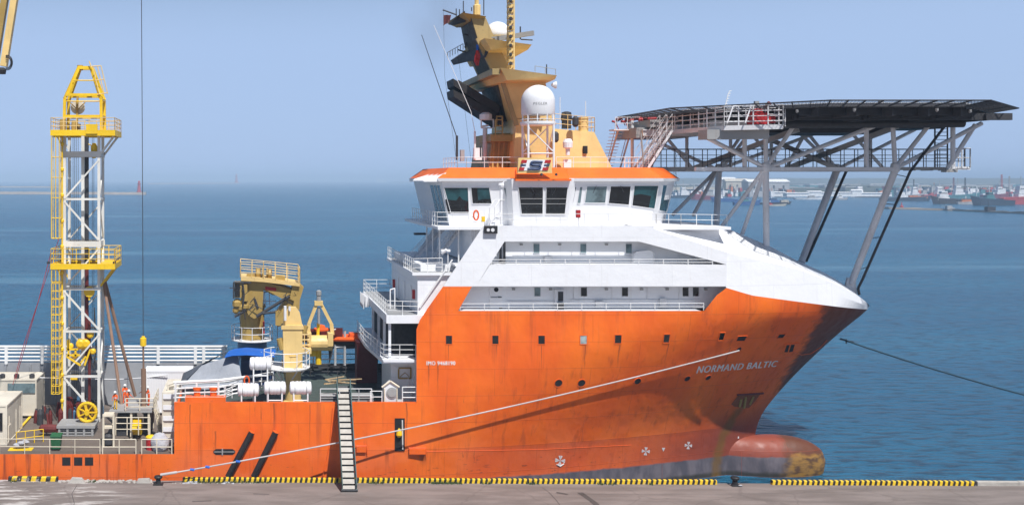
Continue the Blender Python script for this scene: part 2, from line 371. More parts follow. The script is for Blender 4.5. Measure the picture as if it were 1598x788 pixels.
# ---------------------------------------------------------------- quay
ZQ = 2.75
def YK(X): return 85.55-.016*X             # water-side edge of the kerb line
def quay_mat():
    m, nt, b, pos = newmat('quay_concrete')
    a = noise(nt, mapping(nt, pos, (.22, .9, 1), (0, 0, .05)), 1.0, 6, .6)
    c = mixc(nt, sstep(nt, a, .35, .68), (.165, .136, .122), (.24, .20, .182))
    g = noise(nt, pos, 5, 8, .7); c = mixc(nt, sstep(nt, g, .55, .72, 0, .5), c, (.15, .12, .105))
    x = nt.nodes.new('ShaderNodeSeparateXYZ'); nt.links.new(pos, x.inputs[0])
    pale = mth(nt, 'MULTIPLY', sstep(nt, noise(nt, mapping(nt, pos, (.30, 1.5, 1)), 1.0, 7, .65), .50, .60), sstep(nt, x.outputs[0], -14, -8, 1, .0))
    c = mixc(nt, mth(nt, 'MULTIPLY', pale, .8), c, (.56, .52, .49))
    oil = sstep(nt, noise(nt, mapping(nt, pos, (.5, 1.4, 1)), 1.0, 6, .6), .66, .74)
    c = mixc(nt, mth(nt, 'MULTIPLY', oil, .6), c, (.07, .06, .055))
    vo = nt.nodes.new('ShaderNodeTexVoronoi'); vo.feature = 'DISTANCE_TO_EDGE'; vo.inputs['Scale'].default_value = .10
    wv = nt.nodes.new('ShaderNodeVectorMath'); wv.operation = 'ADD'
    nv = nt.nodes.new('ShaderNodeTexNoise'); nv.inputs['Scale'].default_value = .8; nt.links.new(pos, nv.inputs['Vector'])
    nt.links.new(pos, wv.inputs[0]); nt.links.new(nv.outputs['Color'], wv.inputs[1]); nt.links.new(wv.outputs[0], vo.inputs['Vector'])
    c = mixc(nt, sstep(nt, vo.outputs['Distance'], .002, .012, .3, 0), c, (.10, .08, .07))
    ch = noise(nt, pos, 1.6, 4)
    nt.links.new(c, b.inputs['Base Color']); b.inputs['Roughness'].default_value = .88
    bp = nt.nodes.new('ShaderNodeBump'); bp.inputs['Strength'].default_value = .35; bp.inputs['Distance'].default_value = .05
    nt.links.new(g, bp.inputs['Height']); nt.links.new(bp.outputs[0], b.inputs['Normal'])
    return m
s = MB(); xs = [-300, 400]
vs = [(-300, YK(-300)+.06, ZQ), (400, YK(400)+.06, ZQ), (400, -160, ZQ), (-300, -160, ZQ)]
s.prism([Vector(v)-Vector((0, 0, 8)) for v in vs], (0, 0, 8))
o = s.build('quay', quay_mat(), origin=(0, 0, 0)); o['kind'] = 'structure'
def mark(name, pts, w, mat):
    s = MB()
    for a, b in zip(pts, pts[1:]):
        pa, pb = [Vector((XW(x, (HC-ZQ)*F/(y-280)), (HC-ZQ)*F/(y-280), ZQ+.006)) for x, y in (a, b)]; n = (pb-pa).cross(Vector((0, 0, 1))).normalized()*w
        s.add([pa-n, pb-n*.9, pb+n*.9, pa+n], [(0, 1, 2, 3)])
    q = s.build(name, mat); q['kind'] = 'structure'
M['stain'] = paint('dark_oil_stain', (.085, .072, .065), .8, .5, (.15, .12, .11), 0, bump=0)
mark('path_joint', [(846,760),(857,768),(868,780),(877,792)], .035, 'stain'); mark('path_patch', [(905,768),(925,782),(936,792)], .26, 'stain')
mark('path_stain', [(868,768),(886,771)], .20, 'stain'); mark('path_joint', [(120,757),(112,770),(116,785),(112,795)], .03, 'stain'); mark('path_joint', [(1360,765),(1300,768),(1150,770),(900,771)], .018, 'stain')
mark('path_stain', [(300,782),(330,781)], .12, 'stain'); mark('path_stain', [(395,770),(420,771)], .10, 'stain')

def stripe_mat(name, pitch, worn):
    m, nt, b, pos = newmat(name)
    x = nt.nodes.new('ShaderNodeSeparateXYZ'); nt.links.new(pos, x.inputs[0])
    xx = mth(nt, 'ADD', x.outputs[0], mth(nt, 'MULTIPLY', x.outputs[2], -.22))
    w = mth(nt, 'PINGPONG', mth(nt, 'DIVIDE', xx, pitch), .5)
    w = mth(nt, 'ADD', w, mth(nt, 'MULTIPLY', mth(nt, 'SUBTRACT', noise(nt, pos, 4, 4), .5), .05))
    c = mixc(nt, sstep(nt, w, .235, .275), (.80, .52, .015), (.018, .016, .014))
    c = mixc(nt, sstep(nt, noise(nt, pos, 2.2, 7, .7), worn, worn+.06, 0, .85), c, (.40, .34, .30))
    nt.links.new(c, b.inputs['Base Color']); b.inputs['Roughness'].default_value = .7
    return m
def kerb(px0, px1, mat, name, label, cat='kerb', h=.36, group=None):
    s = MB(); X0, X1 = XW(px0, 85.4), XW(px1, 85.4); n = max(2, int((X1-X0)/1.7)); rnd = random.Random(px0)
    for i in range(n):                       # cast in lengths, slightly out of line
        a = lerp(X0, X1, i/n)+.008; b_ = lerp(X0, X1, (i+1)/n)-.008; dy = rnd.uniform(-.012, .012); dz = rnd.uniform(-.012, .012)
        ya, yb = YK(a)+dy, YK(b_)+dy; t = .05
        lo = [(a, ya-.36, ZQ), (b_, yb-.36, ZQ), (b_, yb, ZQ), (a, ya, ZQ)]
        md = [(p[0], p[1], ZQ+h-t+dz) for p in lo]
        hi = [(a+t*.3, ya-.36+t, ZQ+h+dz), (b_-t*.3, yb-.36+t, ZQ+h+dz), (b_-t*.3, yb-t, ZQ+h+dz), (a+t*.3, ya-t, ZQ+h+dz)]
        s.ring(lo, md, False); s.ring(md, hi, False); s.add(hi, [(0, 1, 2, 3)])
    return tag(s.build(name, mat), label, cat, group)
SM = stripe_mat('yellow_black_stripes', .43, .62); SM2 = stripe_mat('wide_yellow_black_stripes', .82, .56)
kerb(12, 90, SM2, 'striped_kerb', 'short worn kerb with wide yellow and black stripes at the far left of the quay')
kerb(285, 1112, SM, 'striped_kerb', 'long yellow and black striped kerb along the quay edge below the orange hull')
kerb(1197, 1506, SM, 'striped_kerb', 'yellow and black striped kerb on the quay edge right of the bulbous bow')
kerb(1510, 1700, 'concrete', 'concrete_kerb', 'bare unpainted concrete kerb at the right end of the quay edge')

def rock(s, c, r, sq, rnd, n=7):
    c = Vector(c); rows = []
    for j, (ph, k) in enumerate(((0, 1), (.5, .85), (.85, .45))):
        rows.append([c+Vector((math.cos(a*2*PI/n)*r*k*rnd.uniform(.8, 1.2), math.sin(a*2*PI/n)*r*k*.7*rnd.uniform(.8, 1.2), r*sq*ph)) for a in range(n)])
    s.ring(rows[0], rows[1], False); s.ring(rows[1], rows[2], False); s.add(rows[2], [tuple(range(n))])
for px, w, h, lab in ((215, 1.25, .42, 'large broken pale kerb block lying left of centre in the rubble gap'),
                      (222+222, 0, 0, ''), (222, 0, 0, '')):
    if not w: continue
    s = MB(); X = XW(120, 85.2)
    s.ring([(X-.75, 84.95, ZQ), (X+.75, 84.9, ZQ), (X+.7, 85.4, ZQ), (X-.7, 85.42, ZQ)], [(X-.42, 85.0, ZQ+.42), (X+.45, 84.98, ZQ+.36), (X+.42, 85.32, ZQ+.38), (X-.4, 85.35, ZQ+.42)])
    tag(s.build('broken_kerb_block', 'concrete'), 'broken pale concrete block beside the short striped kerb', 'concrete block', 'broken concrete blocks on the quay edge')
s = MB(); X = XW(224, 85.2)
s.ring([(X-.55, 84.95, ZQ), (X+.6, 84.95, ZQ), (X+.6, 85.4, ZQ), (X-.55, 85.42, ZQ)], [(X-.45, 85.0, ZQ+.34), (X+.5, 85.0, ZQ+.36), (X+.5, 85.36, ZQ+.34), (X-.42, 85.36, ZQ+.3)])
tag(s.build('broken_kerb_block', 'concrete'), 'pale concrete block lying just left of the roped black bollard', 'concrete block', 'broken concrete blocks on the quay edge')
rnd = random.Random(3); s = MB()
for i in range(170):
    X = XW(rnd.uniform(92, 245), 85.1); rock(s, (X, YK(X)-rnd.uniform(.05, .75)*rnd.random()**.5, ZQ), rnd.uniform(.04, .17), .8, rnd)
for i in range(60):
    X = XW(rnd.uniform(-5, 420), 85.1); rock(s, (X, YK(X)-rnd.uniform(.45, .8), ZQ), rnd.uniform(.025, .07), .8, rnd)
o = s.build('rubble', 'concrete'); o['kind'] = 'stuff'
M['weed'] = paint('weeds', (.075, .11, .03), .8, .4, (.14, .12, .05), 0, bump=0)
s = MB()
for x0, x1, n in ((285, 420, 260), (575, 600, 60), (672, 720, 230), (752, 765, 40), (820, 840, 60), (930, 960, 70), (14, 24, 30), (138, 150, 40), (1010, 1016, 20)):
    for i in range(n):
        X = XW(rnd.uniform(x0, x1), 85); y = YK(X)-.38-abs(rnd.gauss(0, .13)); h = rnd.uniform(.06, .28); a = rnd.uniform(0, 6.3); w = rnd.uniform(.02, .05)
        d = Vector((math.cos(a)*w, math.sin(a)*w, 0)); l = Vector((rnd.uniform(-.12, .12), rnd.uniform(-.1, .06), h)); p = Vector((X, y, ZQ))
        s.add([p-d, p+d, p+l*.6+d*.7, p+l], [(0, 1, 2, 3)])
o = s.build('weeds', 'weed'); o['kind'] = 'stuff'
s = MB()
for i in range(16):
    X = XW(rnd.choice([287, 292, 352, 358, 300, 1138]), 85)+rnd.uniform(-.4, .4); y = YK(X)-rnd.uniform(.4, .9)
    a = rnd.uniform(0, 3); L = rnd.uniform(.15, .5); p = Vector((X, y, ZQ+.01))
    s.hexa([p, p+Vector((L, 0, 0)), p+Vector((L*.9, .12, 0)), p+Vector((0, .14, 0)), p+Vector((.02, 0, .07)), p+Vector((L, .01, .04)), p+Vector((L*.9, .1, .09)), p+Vector((0, .12, .05))])
o = s.build('litter', 'bag'); o['kind'] = 'stuff'

def bollard(px, Y, label):
    X = XW(px, Y); s = MB()
    s.lathe((X, Y, ZQ), [(.36, 0), (.36, .05), (.22, .10), (.20, .42), (.33, .52), (.36, .62), (.30, .70), (.10, .74)], 18)
    s.box((X-.42, Y-.42, ZQ-.01), (X+.42, Y+.42, ZQ+.03))
    return tag(s.build('mooring_bollard', 'black', smooth=True), label, 'bollard', 'bollards on the quay edge')
bollard(247, 84.7, 'black iron bollard holding the white mooring rope')
bollard(1147, 84.4, 'black iron bollard without a rope in the gap between two striped kerbs')

# ---------------------------------------------------------------- far shore
def hazed(name, col, **k): return paint(name, col, .8, .25, tuple(c*.5 for c in col), .2, bump=0, **k)
M['land'] = hazed('far_land', (.10, .12, .10)); M['stone'] = hazed('breakwater_stone', (.30, .26, .22))
M['f_white'] = hazed('far_white', (.75, .75, .75)); M['f_blue'] = hazed('far_blue', (.02, .10, .28)); M['f_navy'] = hazed('far_navy', (.015, .04, .07))
M['f_red'] = hazed('far_red', (.45, .05, .05)); M['f_orange'] = hazed('far_orange', (.60, .18, .05)); M['f_grey'] = hazed('far_grey', (.38, .38, .38))
M['f_teal'] = hazed('far_teal', (.05, .20, .22)); M['f_beige'] = hazed('far_beige', (.50, .46, .38)); M['f_dark'] = hazed('far_dark', (.03, .03, .035)); M['f_maroon'] = hazed('far_maroon', (.20, .04, .06))
def YW(py): return HC*F/(py-280)       # distance of the water level seen at photo row py
# land: low coastal plain on the right, with an uneven edge
s = MB(); top = []; bot = []
ys = [(1000, 306), (1150, 306.5), (1250, 305), (1400, 305), (1500, 307), (1620, 307.5), (1800, 308), (2400, 309)]
front = [W(x, y, YW(y)) for x, y in ys]
back = [Vector((XW(x, 9000), 9000, 6)) for x, y in ys]
mid = [Vector((XW(x, 2300), 2300, 3.0)) for x, y in ys]
rg = [[Vector((XW(x, Yq), Yq, z+random.uniform(-1.2, 1.2)*(z > 10))) for x in range(1000, 2400, 9)] for Yq, z in ((3300, 2), (3500, 27), (3900, 32), (6000, 36), (6100, -5))]
s.grid(rg)
s.grid([[Vector((v.x, v.y, -1)) for v in front], [Vector((v.x, v.y, 2.0)) for v in front], mid, back, [v-Vector((0, 0, 12)) for v in back]])
o = s.build('land', 'land', origin=(0, 0, 0)); o['kind'] = 'structure'
s = MB(); rnd = random.Random(11)         # far-off town and scrub that reads as one mass
for i in range(1500):
    Y = rnd.uniform(1900, 7600); px = rnd.uniform(1035, 1700) if Y < 6000 else rnd.uniform(1010, 1700); X = XW(px, Y); k = rnd.random()
    w, h = rnd.uniform(8, 45), rnd.uniform(3, 12)*(1 if Y < 5000 else 1.7); s.k = 0 if k < .45 else 1 if k < .75 else 2 if k < .9 else 3
    s.box((X-w, Y, 2), (X+w, Y+rnd.uniform(8, 30), 3+h))
s.k = 0
o = s.build('distant_town', ['land', 'f_grey', 'f_beige', 'f_teal']); o['kind'] = 'stuff'

s = MB(); rnd = random.Random(17)
for i in range(520):
    Y = rnd.uniform(1560, 1900); px = rnd.choice([rnd.uniform(1372, 1640), rnd.uniform(1372, 1640), rnd.uniform(1048, 1240)]); X = XW(px, Y); w = rnd.uniform(1, 5); h = rnd.uniform(3, 15)*(rnd.random()**.5)
    s.k = rnd.choice([0, 0, 0, 1, 2, 3, 4, 5]); z = rnd.choice([2, 2, h*.6]); s.box((X-w, Y, 1), (X+w, Y+rnd.uniform(3, 9), 2+h))
    if rnd.random() < .25: s.box((X-.25, Y, 2+h), (X+.25, Y+.5, 2+h+rnd.uniform(3, 9)))
s.k = 0
o = s.build('harbour_crowd', ['f_white', 'f_grey', 'f_red', 'f_orange', 'f_teal', 'f_navy']); o['kind'] = 'stuff'

def breakwater(pts, w, h, name, label):
    s = MB(); rnd = random.Random(5); L = []
    for a, b in zip(pts, pts[1:]):
        n = max(1, int((b-a).length/9)); L += [a.lerp(b, i/n) for i in range(n)]
    L.append(pts[-1]); rows = []
    for p in L:
        q = Vector((0, 1, 0)); j = lambda k=.8: rnd.uniform(-k, k)
        rows.append([p-q*(w*.5+4+j(1.5))+Vector((0, 0, -1)), p-q*(w*.5+j())+Vector((0, 0, h+j(.5))), p+q*(w*.5+j())+Vector((0, 0, h+j(.5))), p+q*(w*.5+4)+Vector((0, 0, -1))])
    s.grid(rows); s.add(rows[0], [(0, 1, 2, 3)]); s.add(rows[-1], [(3, 2, 1, 0)])
    return tag(s.build(name, 'stone'), label, 'breakwater')
breakwater([W(-400, 302, YW(302)), W(0, 303, YW(303)), W(228, 304, YW(304))], 10, 4.5, 'stone_breakwater', 'nearer stone breakwater on the left ending at the red light tower')
breakwater([W(-200, 292, YW(292)), W(80, 293, YW(293)), W(108, 293.2, YW(293.2))], 16, 4, 'stone_breakwater', 'faint low breakwater behind the yellow derrick')
breakwater([W(232, 287.5, YW(287.5)), W(374, 286.7, YW(286.7))], 30, 6, 'stone_breakwater', 'faint far breakwater ending at the more distant red light tower')
breakwater([W(612, 285.0, YW(285.0)), W(700, 285.6, YW(285.6))], 40, 6, 'stone_breakwater', 'barely visible breakwater near the horizon left of the bridge')
b4 = breakwater([W(1382, 326, YW(326)), W(1480, 329, YW(329)), W(1598, 334, YW(334)), W(1800, 342, YW(342))], 7, 1.6, 'stone_jetty', 'low stone jetty on the right in front of the moored harbour boats')
def lighttower(px, py, hp, label):
    Y = YW(py); c = W(px, py, Y); h = hp*Y/F; r = h*.13
    t = thing('light_tower', c, label, 'lighthouse', 'red light towers on the breakwaters')
    s = MB(); s.lathe(c, [(r*1.6, 0), (r*1.6, h*.2), (r*1.1, h*.2), (r*.75, h*.72), (r*1.1, h*.74), (r*1.1, h*.78)], 14); s.build('tower', 'f_red', t)
    s = MB(); s.lathe(c+Vector((0, 0, h*.78)), [(r*.6, 0), (r*.6, h*.10), (r*.8, h*.11), (r*.1, h*.22)], 12); s.build('lantern', 'f_red', t)
lighttower(217, 303, 21, 'small red light tower on the nearer left breakwater'); lighttower(369, 286.6, 15, 'hazy red light tower on the far breakwater')
c = W(1407, 325.5, YW(326)); s = MB(); s.lathe(c, [(1.6, 0), (1.5, 2.5), (.5, 3), (.2, 6)], 10); tag(s.build('channel_marker', 'f_red'), 'small red channel marker by the tip of the right-hand jetty', 'beacon')
c = W(1482, 328.5, YW(329)); s = MB(); s.box(c+Vector((-3, -1.5, .8)), c+Vector((1.5, 2, 4.2))); s.box(c+Vector((1.5, -1, .8)), c+Vector((4, 2, 2.4))); tag(s.build('jetty_hut', 'f_grey'), 'small grey hut on the middle of the right-hand jetty', 'hut')
c = W(1545, 331.5, YW(331.5)); s = MB(); s.box(c+Vector((-3.5, -2, .8)), c+Vector((3.5, 2, 4.8))); s.tube(c+Vector((-1.5, 0, 4.5)), c+Vector((-1.5, 0, 11)), .16); tag(s.build('jetty_hut', 'f_dark'), 'dark square hut with a pole on the right-hand jetty', 'hut')

def far_ship(px0, px1, py, hull, sup, label, hh=4., house=.25, hw=.3, hs=8, cargo=None, bow=1, masts=1, name='moored_workboat', grp='boats moored across the harbour'):
    Y = YW(py); X0, X1 = XW(px0, Y), XW(px1, Y); L = X1-X0; bw = L*.17
    t = thing(name, ((X0+X1)/2, Y, 0), label, 'boat', grp)
    def U(u, v, z): return Vector(((X0+L*u) if bow > 0 else (X1-L*u), Y+v, z))
    s = MB(); lo = [(0, -.8), (.8, -.9), (.93, 0), (.8, .9), (0, .8)]; hi = [(-.01, -1), (.82, -1), (1, 0), (.82, 1), (-.01, 1)]
    s.ring([U(u, v*bw*.5, -.3) for u, v in lo], [U(u, v*bw*.5, hh*(1.55 if u > .9 else 1.15 if u > .7 else .8)) for u, v in hi]); s.build('hull', hull, t)
    s = MB(); z = hh*.8
    for k in range(3):
        a = house+.02*k; b_ = house+hw-.05*k; d = bw*(.42-.05*k); hz_ = hs/3
        s.hexa([U(a, -d, z), U(b_, -d, z), U(b_, d, z), U(a, d, z), U(a, -d, z+hz_*.93), U(b_-.01, -d, z+hz_*.93), U(b_-.01, d, z+hz_*.93), U(a, d, z+hz_*.93)]); z += hz_
    s.build('superstructure', sup, t)
    s = MB(); zz = hh*.8+hs*.72; s.hexa([U(house+.05, -bw*.33, zz), U(house+hw-.1, -bw*.33, zz), U(house+hw-.1, bw*.33, zz), U(house+.05, bw*.33, zz), U(house+.05, -bw*.33, zz+.9), U(house+hw-.1, -bw*.33, zz+.9), U(house+hw-.1, bw*.33, zz+.9), U(house+.05, bw*.33, zz+.9)]); s.build('wheelhouse_windows', 'f_dark', t)
    s = MB()
    for k in range(masts): u = house+hw*.4+k*.3; s.tube(U(min(u, .9), 0, z*.7), U(min(u, .9), 0, z+hs*.75), .30, 5); s.beam(U(min(u, .9)-.03, 0, z+hs*.4), U(min(u, .9)+.03, 0, z+hs*.4), .4)
    s.tube(U(.08, 0, hh*.8), U(.92, 0, hh*.8), .15, 4); s.build('mast', 'f_white' if sup != 'f_white' else 'f_grey', t)
    if cargo:
        s = MB(); a, b_ = (house+hw+.03, .86) if house < .4 else (.05, house-.03); rr = random.Random(px0); u = a
        while u < b_:
            w = rr.uniform(.03, .09); s.box(*[Vector(map(f, zip(U(u, -bw*.4, hh*.7), U(min(u+w, b_), bw*.3, hh*.8+rr.uniform(1.5, 3.5))))) for f in (min, max)]); u += w+.008
        s.build('deck_cargo', cargo, t)
    return t
L = [(1046, 1085, 309, 'f_navy', 'f_white', 'dark blue harbour boat with a white house just right of the bridge', dict(hs=13, hh=4, house=.4)),
 (1076, 1117, 312, 'f_maroon', 'f_grey', 'maroon hulled harbour boat behind the slanted helideck braces', dict(hs=10, hh=6, house=.1, masts=1, bow=-1)),
 (1108, 1150, 315, 'f_blue', 'f_white', 'blue harbour boat with a white wheelhouse left of the blue pair', dict(hs=9, hh=4, house=.55, bow=-1)),
 (1145, 1188, 320, 'f_blue', 'f_teal', 'plain blue low harbour boat in front of the white quay wall', dict(hs=4, hh=4, house=.3)),
 (1186, 1236, 319, 'f_dark', 'f_blue', 'dark barge with a blue deckhouse left of the open water', dict(hs=5, hh=2.2, house=.2, hw=.4, cargo='f_beige')),
 (1196, 1228, 321.5, 'f_beige', 'f_red', 'small beige flat barge lying in front of the dark barge', dict(hs=2.5, hh=1.6, house=.1, hw=.2)),
 (1325, 1372, 308, 'f_white', 'f_white', 'white yacht with a tall white house right of the storage sheds', dict(hs=13, hh=5, house=.55, bow=-1)),
 (1376, 1455, 314, 'f_navy', 'f_white', 'navy supply boat carrying orange deck cargo at the harbour wall', dict(hs=12, hh=5, house=.3, hw=.18, cargo='f_orange')),
 (1452, 1512, 318.5, 'f_dark', 'f_white', 'black tug with a blunt bow and white house in front of the supply boat', dict(hs=10, hh=6, house=.55, hw=.3, bow=-1, masts=2)),
 (1494, 1524, 319, 'f_grey', 'f_orange', 'small grey boat with an orange deckhouse between two dark hulls', dict(hs=4, hh=3, house=.2, hw=.6)),
 (1514, 1580, 321, 'f_navy', 'f_teal', 'largest dark hulled boat lying before the red one', dict(hs=9, hh=7, house=.45, hw=.25, masts=2, bow=-1)),
 (1562, 1640, 319, 'f_red', 'f_white', 'red hulled offshore boat cut by the right edge of the picture', dict(hs=14, hh=9, house=.3, hw=.25, masts=1)),
 (1440, 1490, 309.5, 'f_red', 'f_white', 'red harbour boat with a white house behind the navy supply boat', dict(hs=12, hh=6, house=.4)),
 (1478, 1530, 310, 'f_teal', 'f_white', 'teal hulled harbour boat with a tall white bridge in the back row', dict(hs=14, hh=6, house=.2)),
 (1532, 1576, 311, 'f_maroon', 'f_white', 'maroon harbour boat in the back row behind the largest dark hull', dict(hs=12, hh=7, house=.5)),
 (1408, 1444, 309, 'f_grey', 'f_white', 'grey harbour boat with a slim mast in the back row left', dict(hs=13, hh=5, house=.4)),
 (1240, 1290, 311.5, 'f_white', 'f_grey', 'long low white boat in front of the white storage wall', dict(hs=3, hh=2.5, house=.4)),
 (1296, 1324, 312, 'f_grey', 'f_white', 'small grey and white motor boat between the slanted helideck columns', dict(hs=4, hh=2.5, house=.4)),
 ]
for a in L: far_ship(a[0], a[1], a[2], a[3], a[4], a[5], **a[6])
far_ship(587, 604, 284.2, 'f_white', 'f_white', 'tiny pale ship near the horizon left of the bridge', hs=40, hh=14, house=.1, hw=.25, name='distant_ship', grp='ships on the horizon')
def shed(px0, py0, px1, py1, Y, mat, roof, label, name='warehouse', windows=0):
    a, b_ = W(px0, py0, Y), W(px1, py1, Y); t = thing(name, (a.x, Y, 2), label, 'building', 'harbour buildings across the water'); D = (b_.x-a.x)*.35
    s = MB(); s.box((a.x, Y, 1.5), (b_.x, Y+D, a.z)); s.build('wall', mat, t)
    s = MB(); h = (a.z-2)*.22
    s.prism([(a.x-1, Y-1, a.z), (a.x-1, Y+D+1, a.z), (a.x-1, Y+D/2, a.z+h)], (b_.x-a.x+2, 0, 0)); s.build('roof', roof, t)
    n = windows
    for i in range(n):
        x = lerp(a.x, b_.x, (i+.6)/(n+.2)); s = MB(); s.box((x-1.4, Y-.3, 2.5+(a.z-2)*.45), (x+1.4, Y+.1, 2.5+(a.z-2)*.7)); s.build('window', 'f_dark', t)
shed(1168, 284, 1232, 300, 1750, 'f_grey', 'f_white', 'large pale warehouse with a light roof behind the vertical helideck column', windows=4)
shed(1133, 283, 1168, 302, 1900, 'f_beige', 'f_beige', 'tall beige block left of the pale warehouse', 'harbour_block', 3)
shed(1122, 280.5, 1148, 300, 2300, 'f_grey', 'f_white', 'grey block with a white roof behind the beige block', 'harbour_block', 2)
for i, (x0, x1, y0, y1) in enumerate(((1228, 1262, 303, 310), (1262, 1282, 301, 308), (1282, 1330, 302.5, 308), (1330, 1345, 299, 308), (1345, 1392, 303, 308), (1196, 1226, 302, 308))):
    shed(x0, y0-1.5, x1, y1, 1560+i*4, 'f_white', 'f_white', ['long low white shed right of the dark barge', 'tall white shed between two low ones', 'long white shed seen between the slanted columns', 'narrow white shed beside the long white one', 'white shed behind the white yacht', 'white shed behind the vertical helideck column'][i], 'storage_shed')
for px, h, mt, lab in ((1426, 20, 'f_dark', 'thin dark lattice mast farthest left over the boats'), (1488, 22, 'f_maroon', 'maroon lattice crane mast over the back row'), (1506, 22, 'f_dark', 'dark lattice crane mast right of the maroon one'),
                       (1563, 26, 'f_red', 'tall red lattice mast over the boats near the right edge'), (1575, 24, 'f_grey', 'thin grey mast right of the tall red one'), (1053, 20, 'f_dark', 'grey lattice tower just right of the bridge roof')):
    Y = 1650; c = W(px, 302, Y); c.z = 2; h = h*1.25*Y/F
    if px == 1053: h = ZW(238, Y)
    s = MB(); w = h*.035
    for sx in (-1, 1):
        for sy in (-1, 1): s.beam(c+Vector((sx*w, sy*w, 0)), c+Vector((sx*w*.5, sy*w*.5, h)), .35)
    for k in range(9):
        z0, z1 = h*k/9, h*(k+1)/9
        s.beam(c+Vector((-w*.8, -w, z0)), c+Vector((w*.8, -w, z1)), .3); s.beam(c+Vector((w*.8, -w, z0)), c+Vector((-w*.8, -w, z1)), .3)
    tag(s.build('lattice_mast', mt), lab, 'mast', 'lattice masts across the harbour')
# ================================================================ THE SHIP
Y0, YC, YF = 88., 98., 108.
SHIP = thing('supply_ship', (18, 98, 0), 'large orange hulled offshore supply ship with white superstructure moored along the quay', 'ship')
STEM = [(-3, 48.2), (1.8, 48.55), (3.4, 48.75), (4.95, 49), (6.19, 49.8), (9.04, 52.3), (11.26, 54.5), (14.4, 57.5), (15.84, 59.0)]
def stem(z): return interp(z, STEM) if z > 15.2 else sum(interp(z+d, STEM) for d in (-1.2, -.8, -.4, 0, .4, .8, 1.2))/7 if z < 14.4 else lerp(sum(interp(14.4+d, STEM) for d in (-1.2, -.8, -.4, 0, .4, .8, 1.2))/7, interp(15.2, STEM), (z-14.4)/.8)
def hb(X, z):
    zz = min(1, max(0, (z-1.8)/15)); Xs = 8+30*zz**1.9; p = 1.65+.45*zz; q = 1+zz**1.9
    u = (X-Xs)/(stem(z)-Xs); u = min(1, max(0, u)); return 10*(1-u**p)**(1/q)
def H(px, py, off=0.):           # point on the near hull side that shows at this photo pixel
    Y = Y0
    for _ in range(60):
        X, z = XW(px, Y), ZW(py, Y); Y = lerp(Y, YC-hb(X, z), .5)
    X, z = XW(px, Y), ZW(py, Y); p = Vector((X, Y, z)); return p+HN(X, z)*off
def HP(X, z): return Vector((X, YC-hb(X, z), z))
def HN(X, z):
    e = .05; a = HP(X+e, z)-HP(X-e, z); b = HP(X, z+e)-HP(X, z-e); n = a.cross(b)
    return n.normalized()
ZTOP = [(38.9, 16.76), (39.6, 16.76), (41.0, 18.85), (43.7, 18.06), (50, 17.15), (59, 15.84)]
def ztop(X): return interp(X, ZTOP)
s = MB(); NS = 70
ss = [1-(1-i/NS)**1.5 for i in range(NS+1)]
def hull_rows(zs, Xa, side):
    rows = []
    for z in zs:
        xa = Xa
        rows.append([Vector((lerp(xa, stem(z), u), YC+side*hb(lerp(xa, stem(z), u), z), z)) for u in ss])
    return rows
for side in (-1, 1):
    s.grid(hull_rows([-2, -1, 0, .6, 1.2, 1.8, 2.4, 3.0, 3.7, 4.37], -29, side), side > 0)
    s.grid(hull_rows([4.37, 4.8, 5.2, 5.6, 6, 6.5, 7, 7.5, 8, 8.4, 8.8], -6.56 if side < 0 else 14.4, side), side > 0)
    rows = []
    for j in range(11):
        t = j/10; row = []
        for u in ss:
            z = 8.8+t*7.9
            for _ in range(12):
                X = lerp(14.44+max(0, z-15.54)*.68, stem(z), u); z = 8.8+t*(ztop(X)-8.8)
            row.append(Vector((X, YC+side*hb(X, z), z)))
        rows.append(row)
    s.grid(rows, side > 0)
    # orange slope left of the lower recess
    y = YC+side*10; P = lambda x, y_: Vector((XW(x, Y0), y, ZW(y_, Y0)))
    s.add([P(665, 485), P(715, 485), P(736.5, 447), P(692, 447)], [(0, 1, 2, 3)])
    s.add([P(665, 485)+Vector((0, -side*.12, 0)), P(715, 485)+Vector((0, -side*.12, 0)), P(736.5, 447)+Vector((0, -side*.12, 0)), P(692, 447)+Vector((0, -side*.12, 0))], [(0, 1, 2, 3)])
    s.add([P(715, 485), P(736.5, 447), P(736.5, 447)+Vector((0, -side*.12, 0)), P(715, 485)+Vector((0, -side*.12, 0))], [(0, 1, 2, 3)])
# bulb
rows = []
for i in range(26):
    t = i/25; X = 41+14.45*t; u = max(0, (X-49.5)/5.97); r = math.sqrt(max(0, 1-u**3.0))
    f = min(1, (X-40)/9); cz = .75+.25*u
    rows.append([Vector((X, YC+2.0*r*f*math.copysign(abs(math.cos(a))**.8, math.cos(a)), cz+(2.75-.25*u)*r*math.copysign(abs(math.sin(a))**.8, math.sin(a)))) for a in [2*PI*k/28 for k in range(29)]])
s.grid(rows)
hull = s.build('hull', 'hull', SHIP, smooth=True)
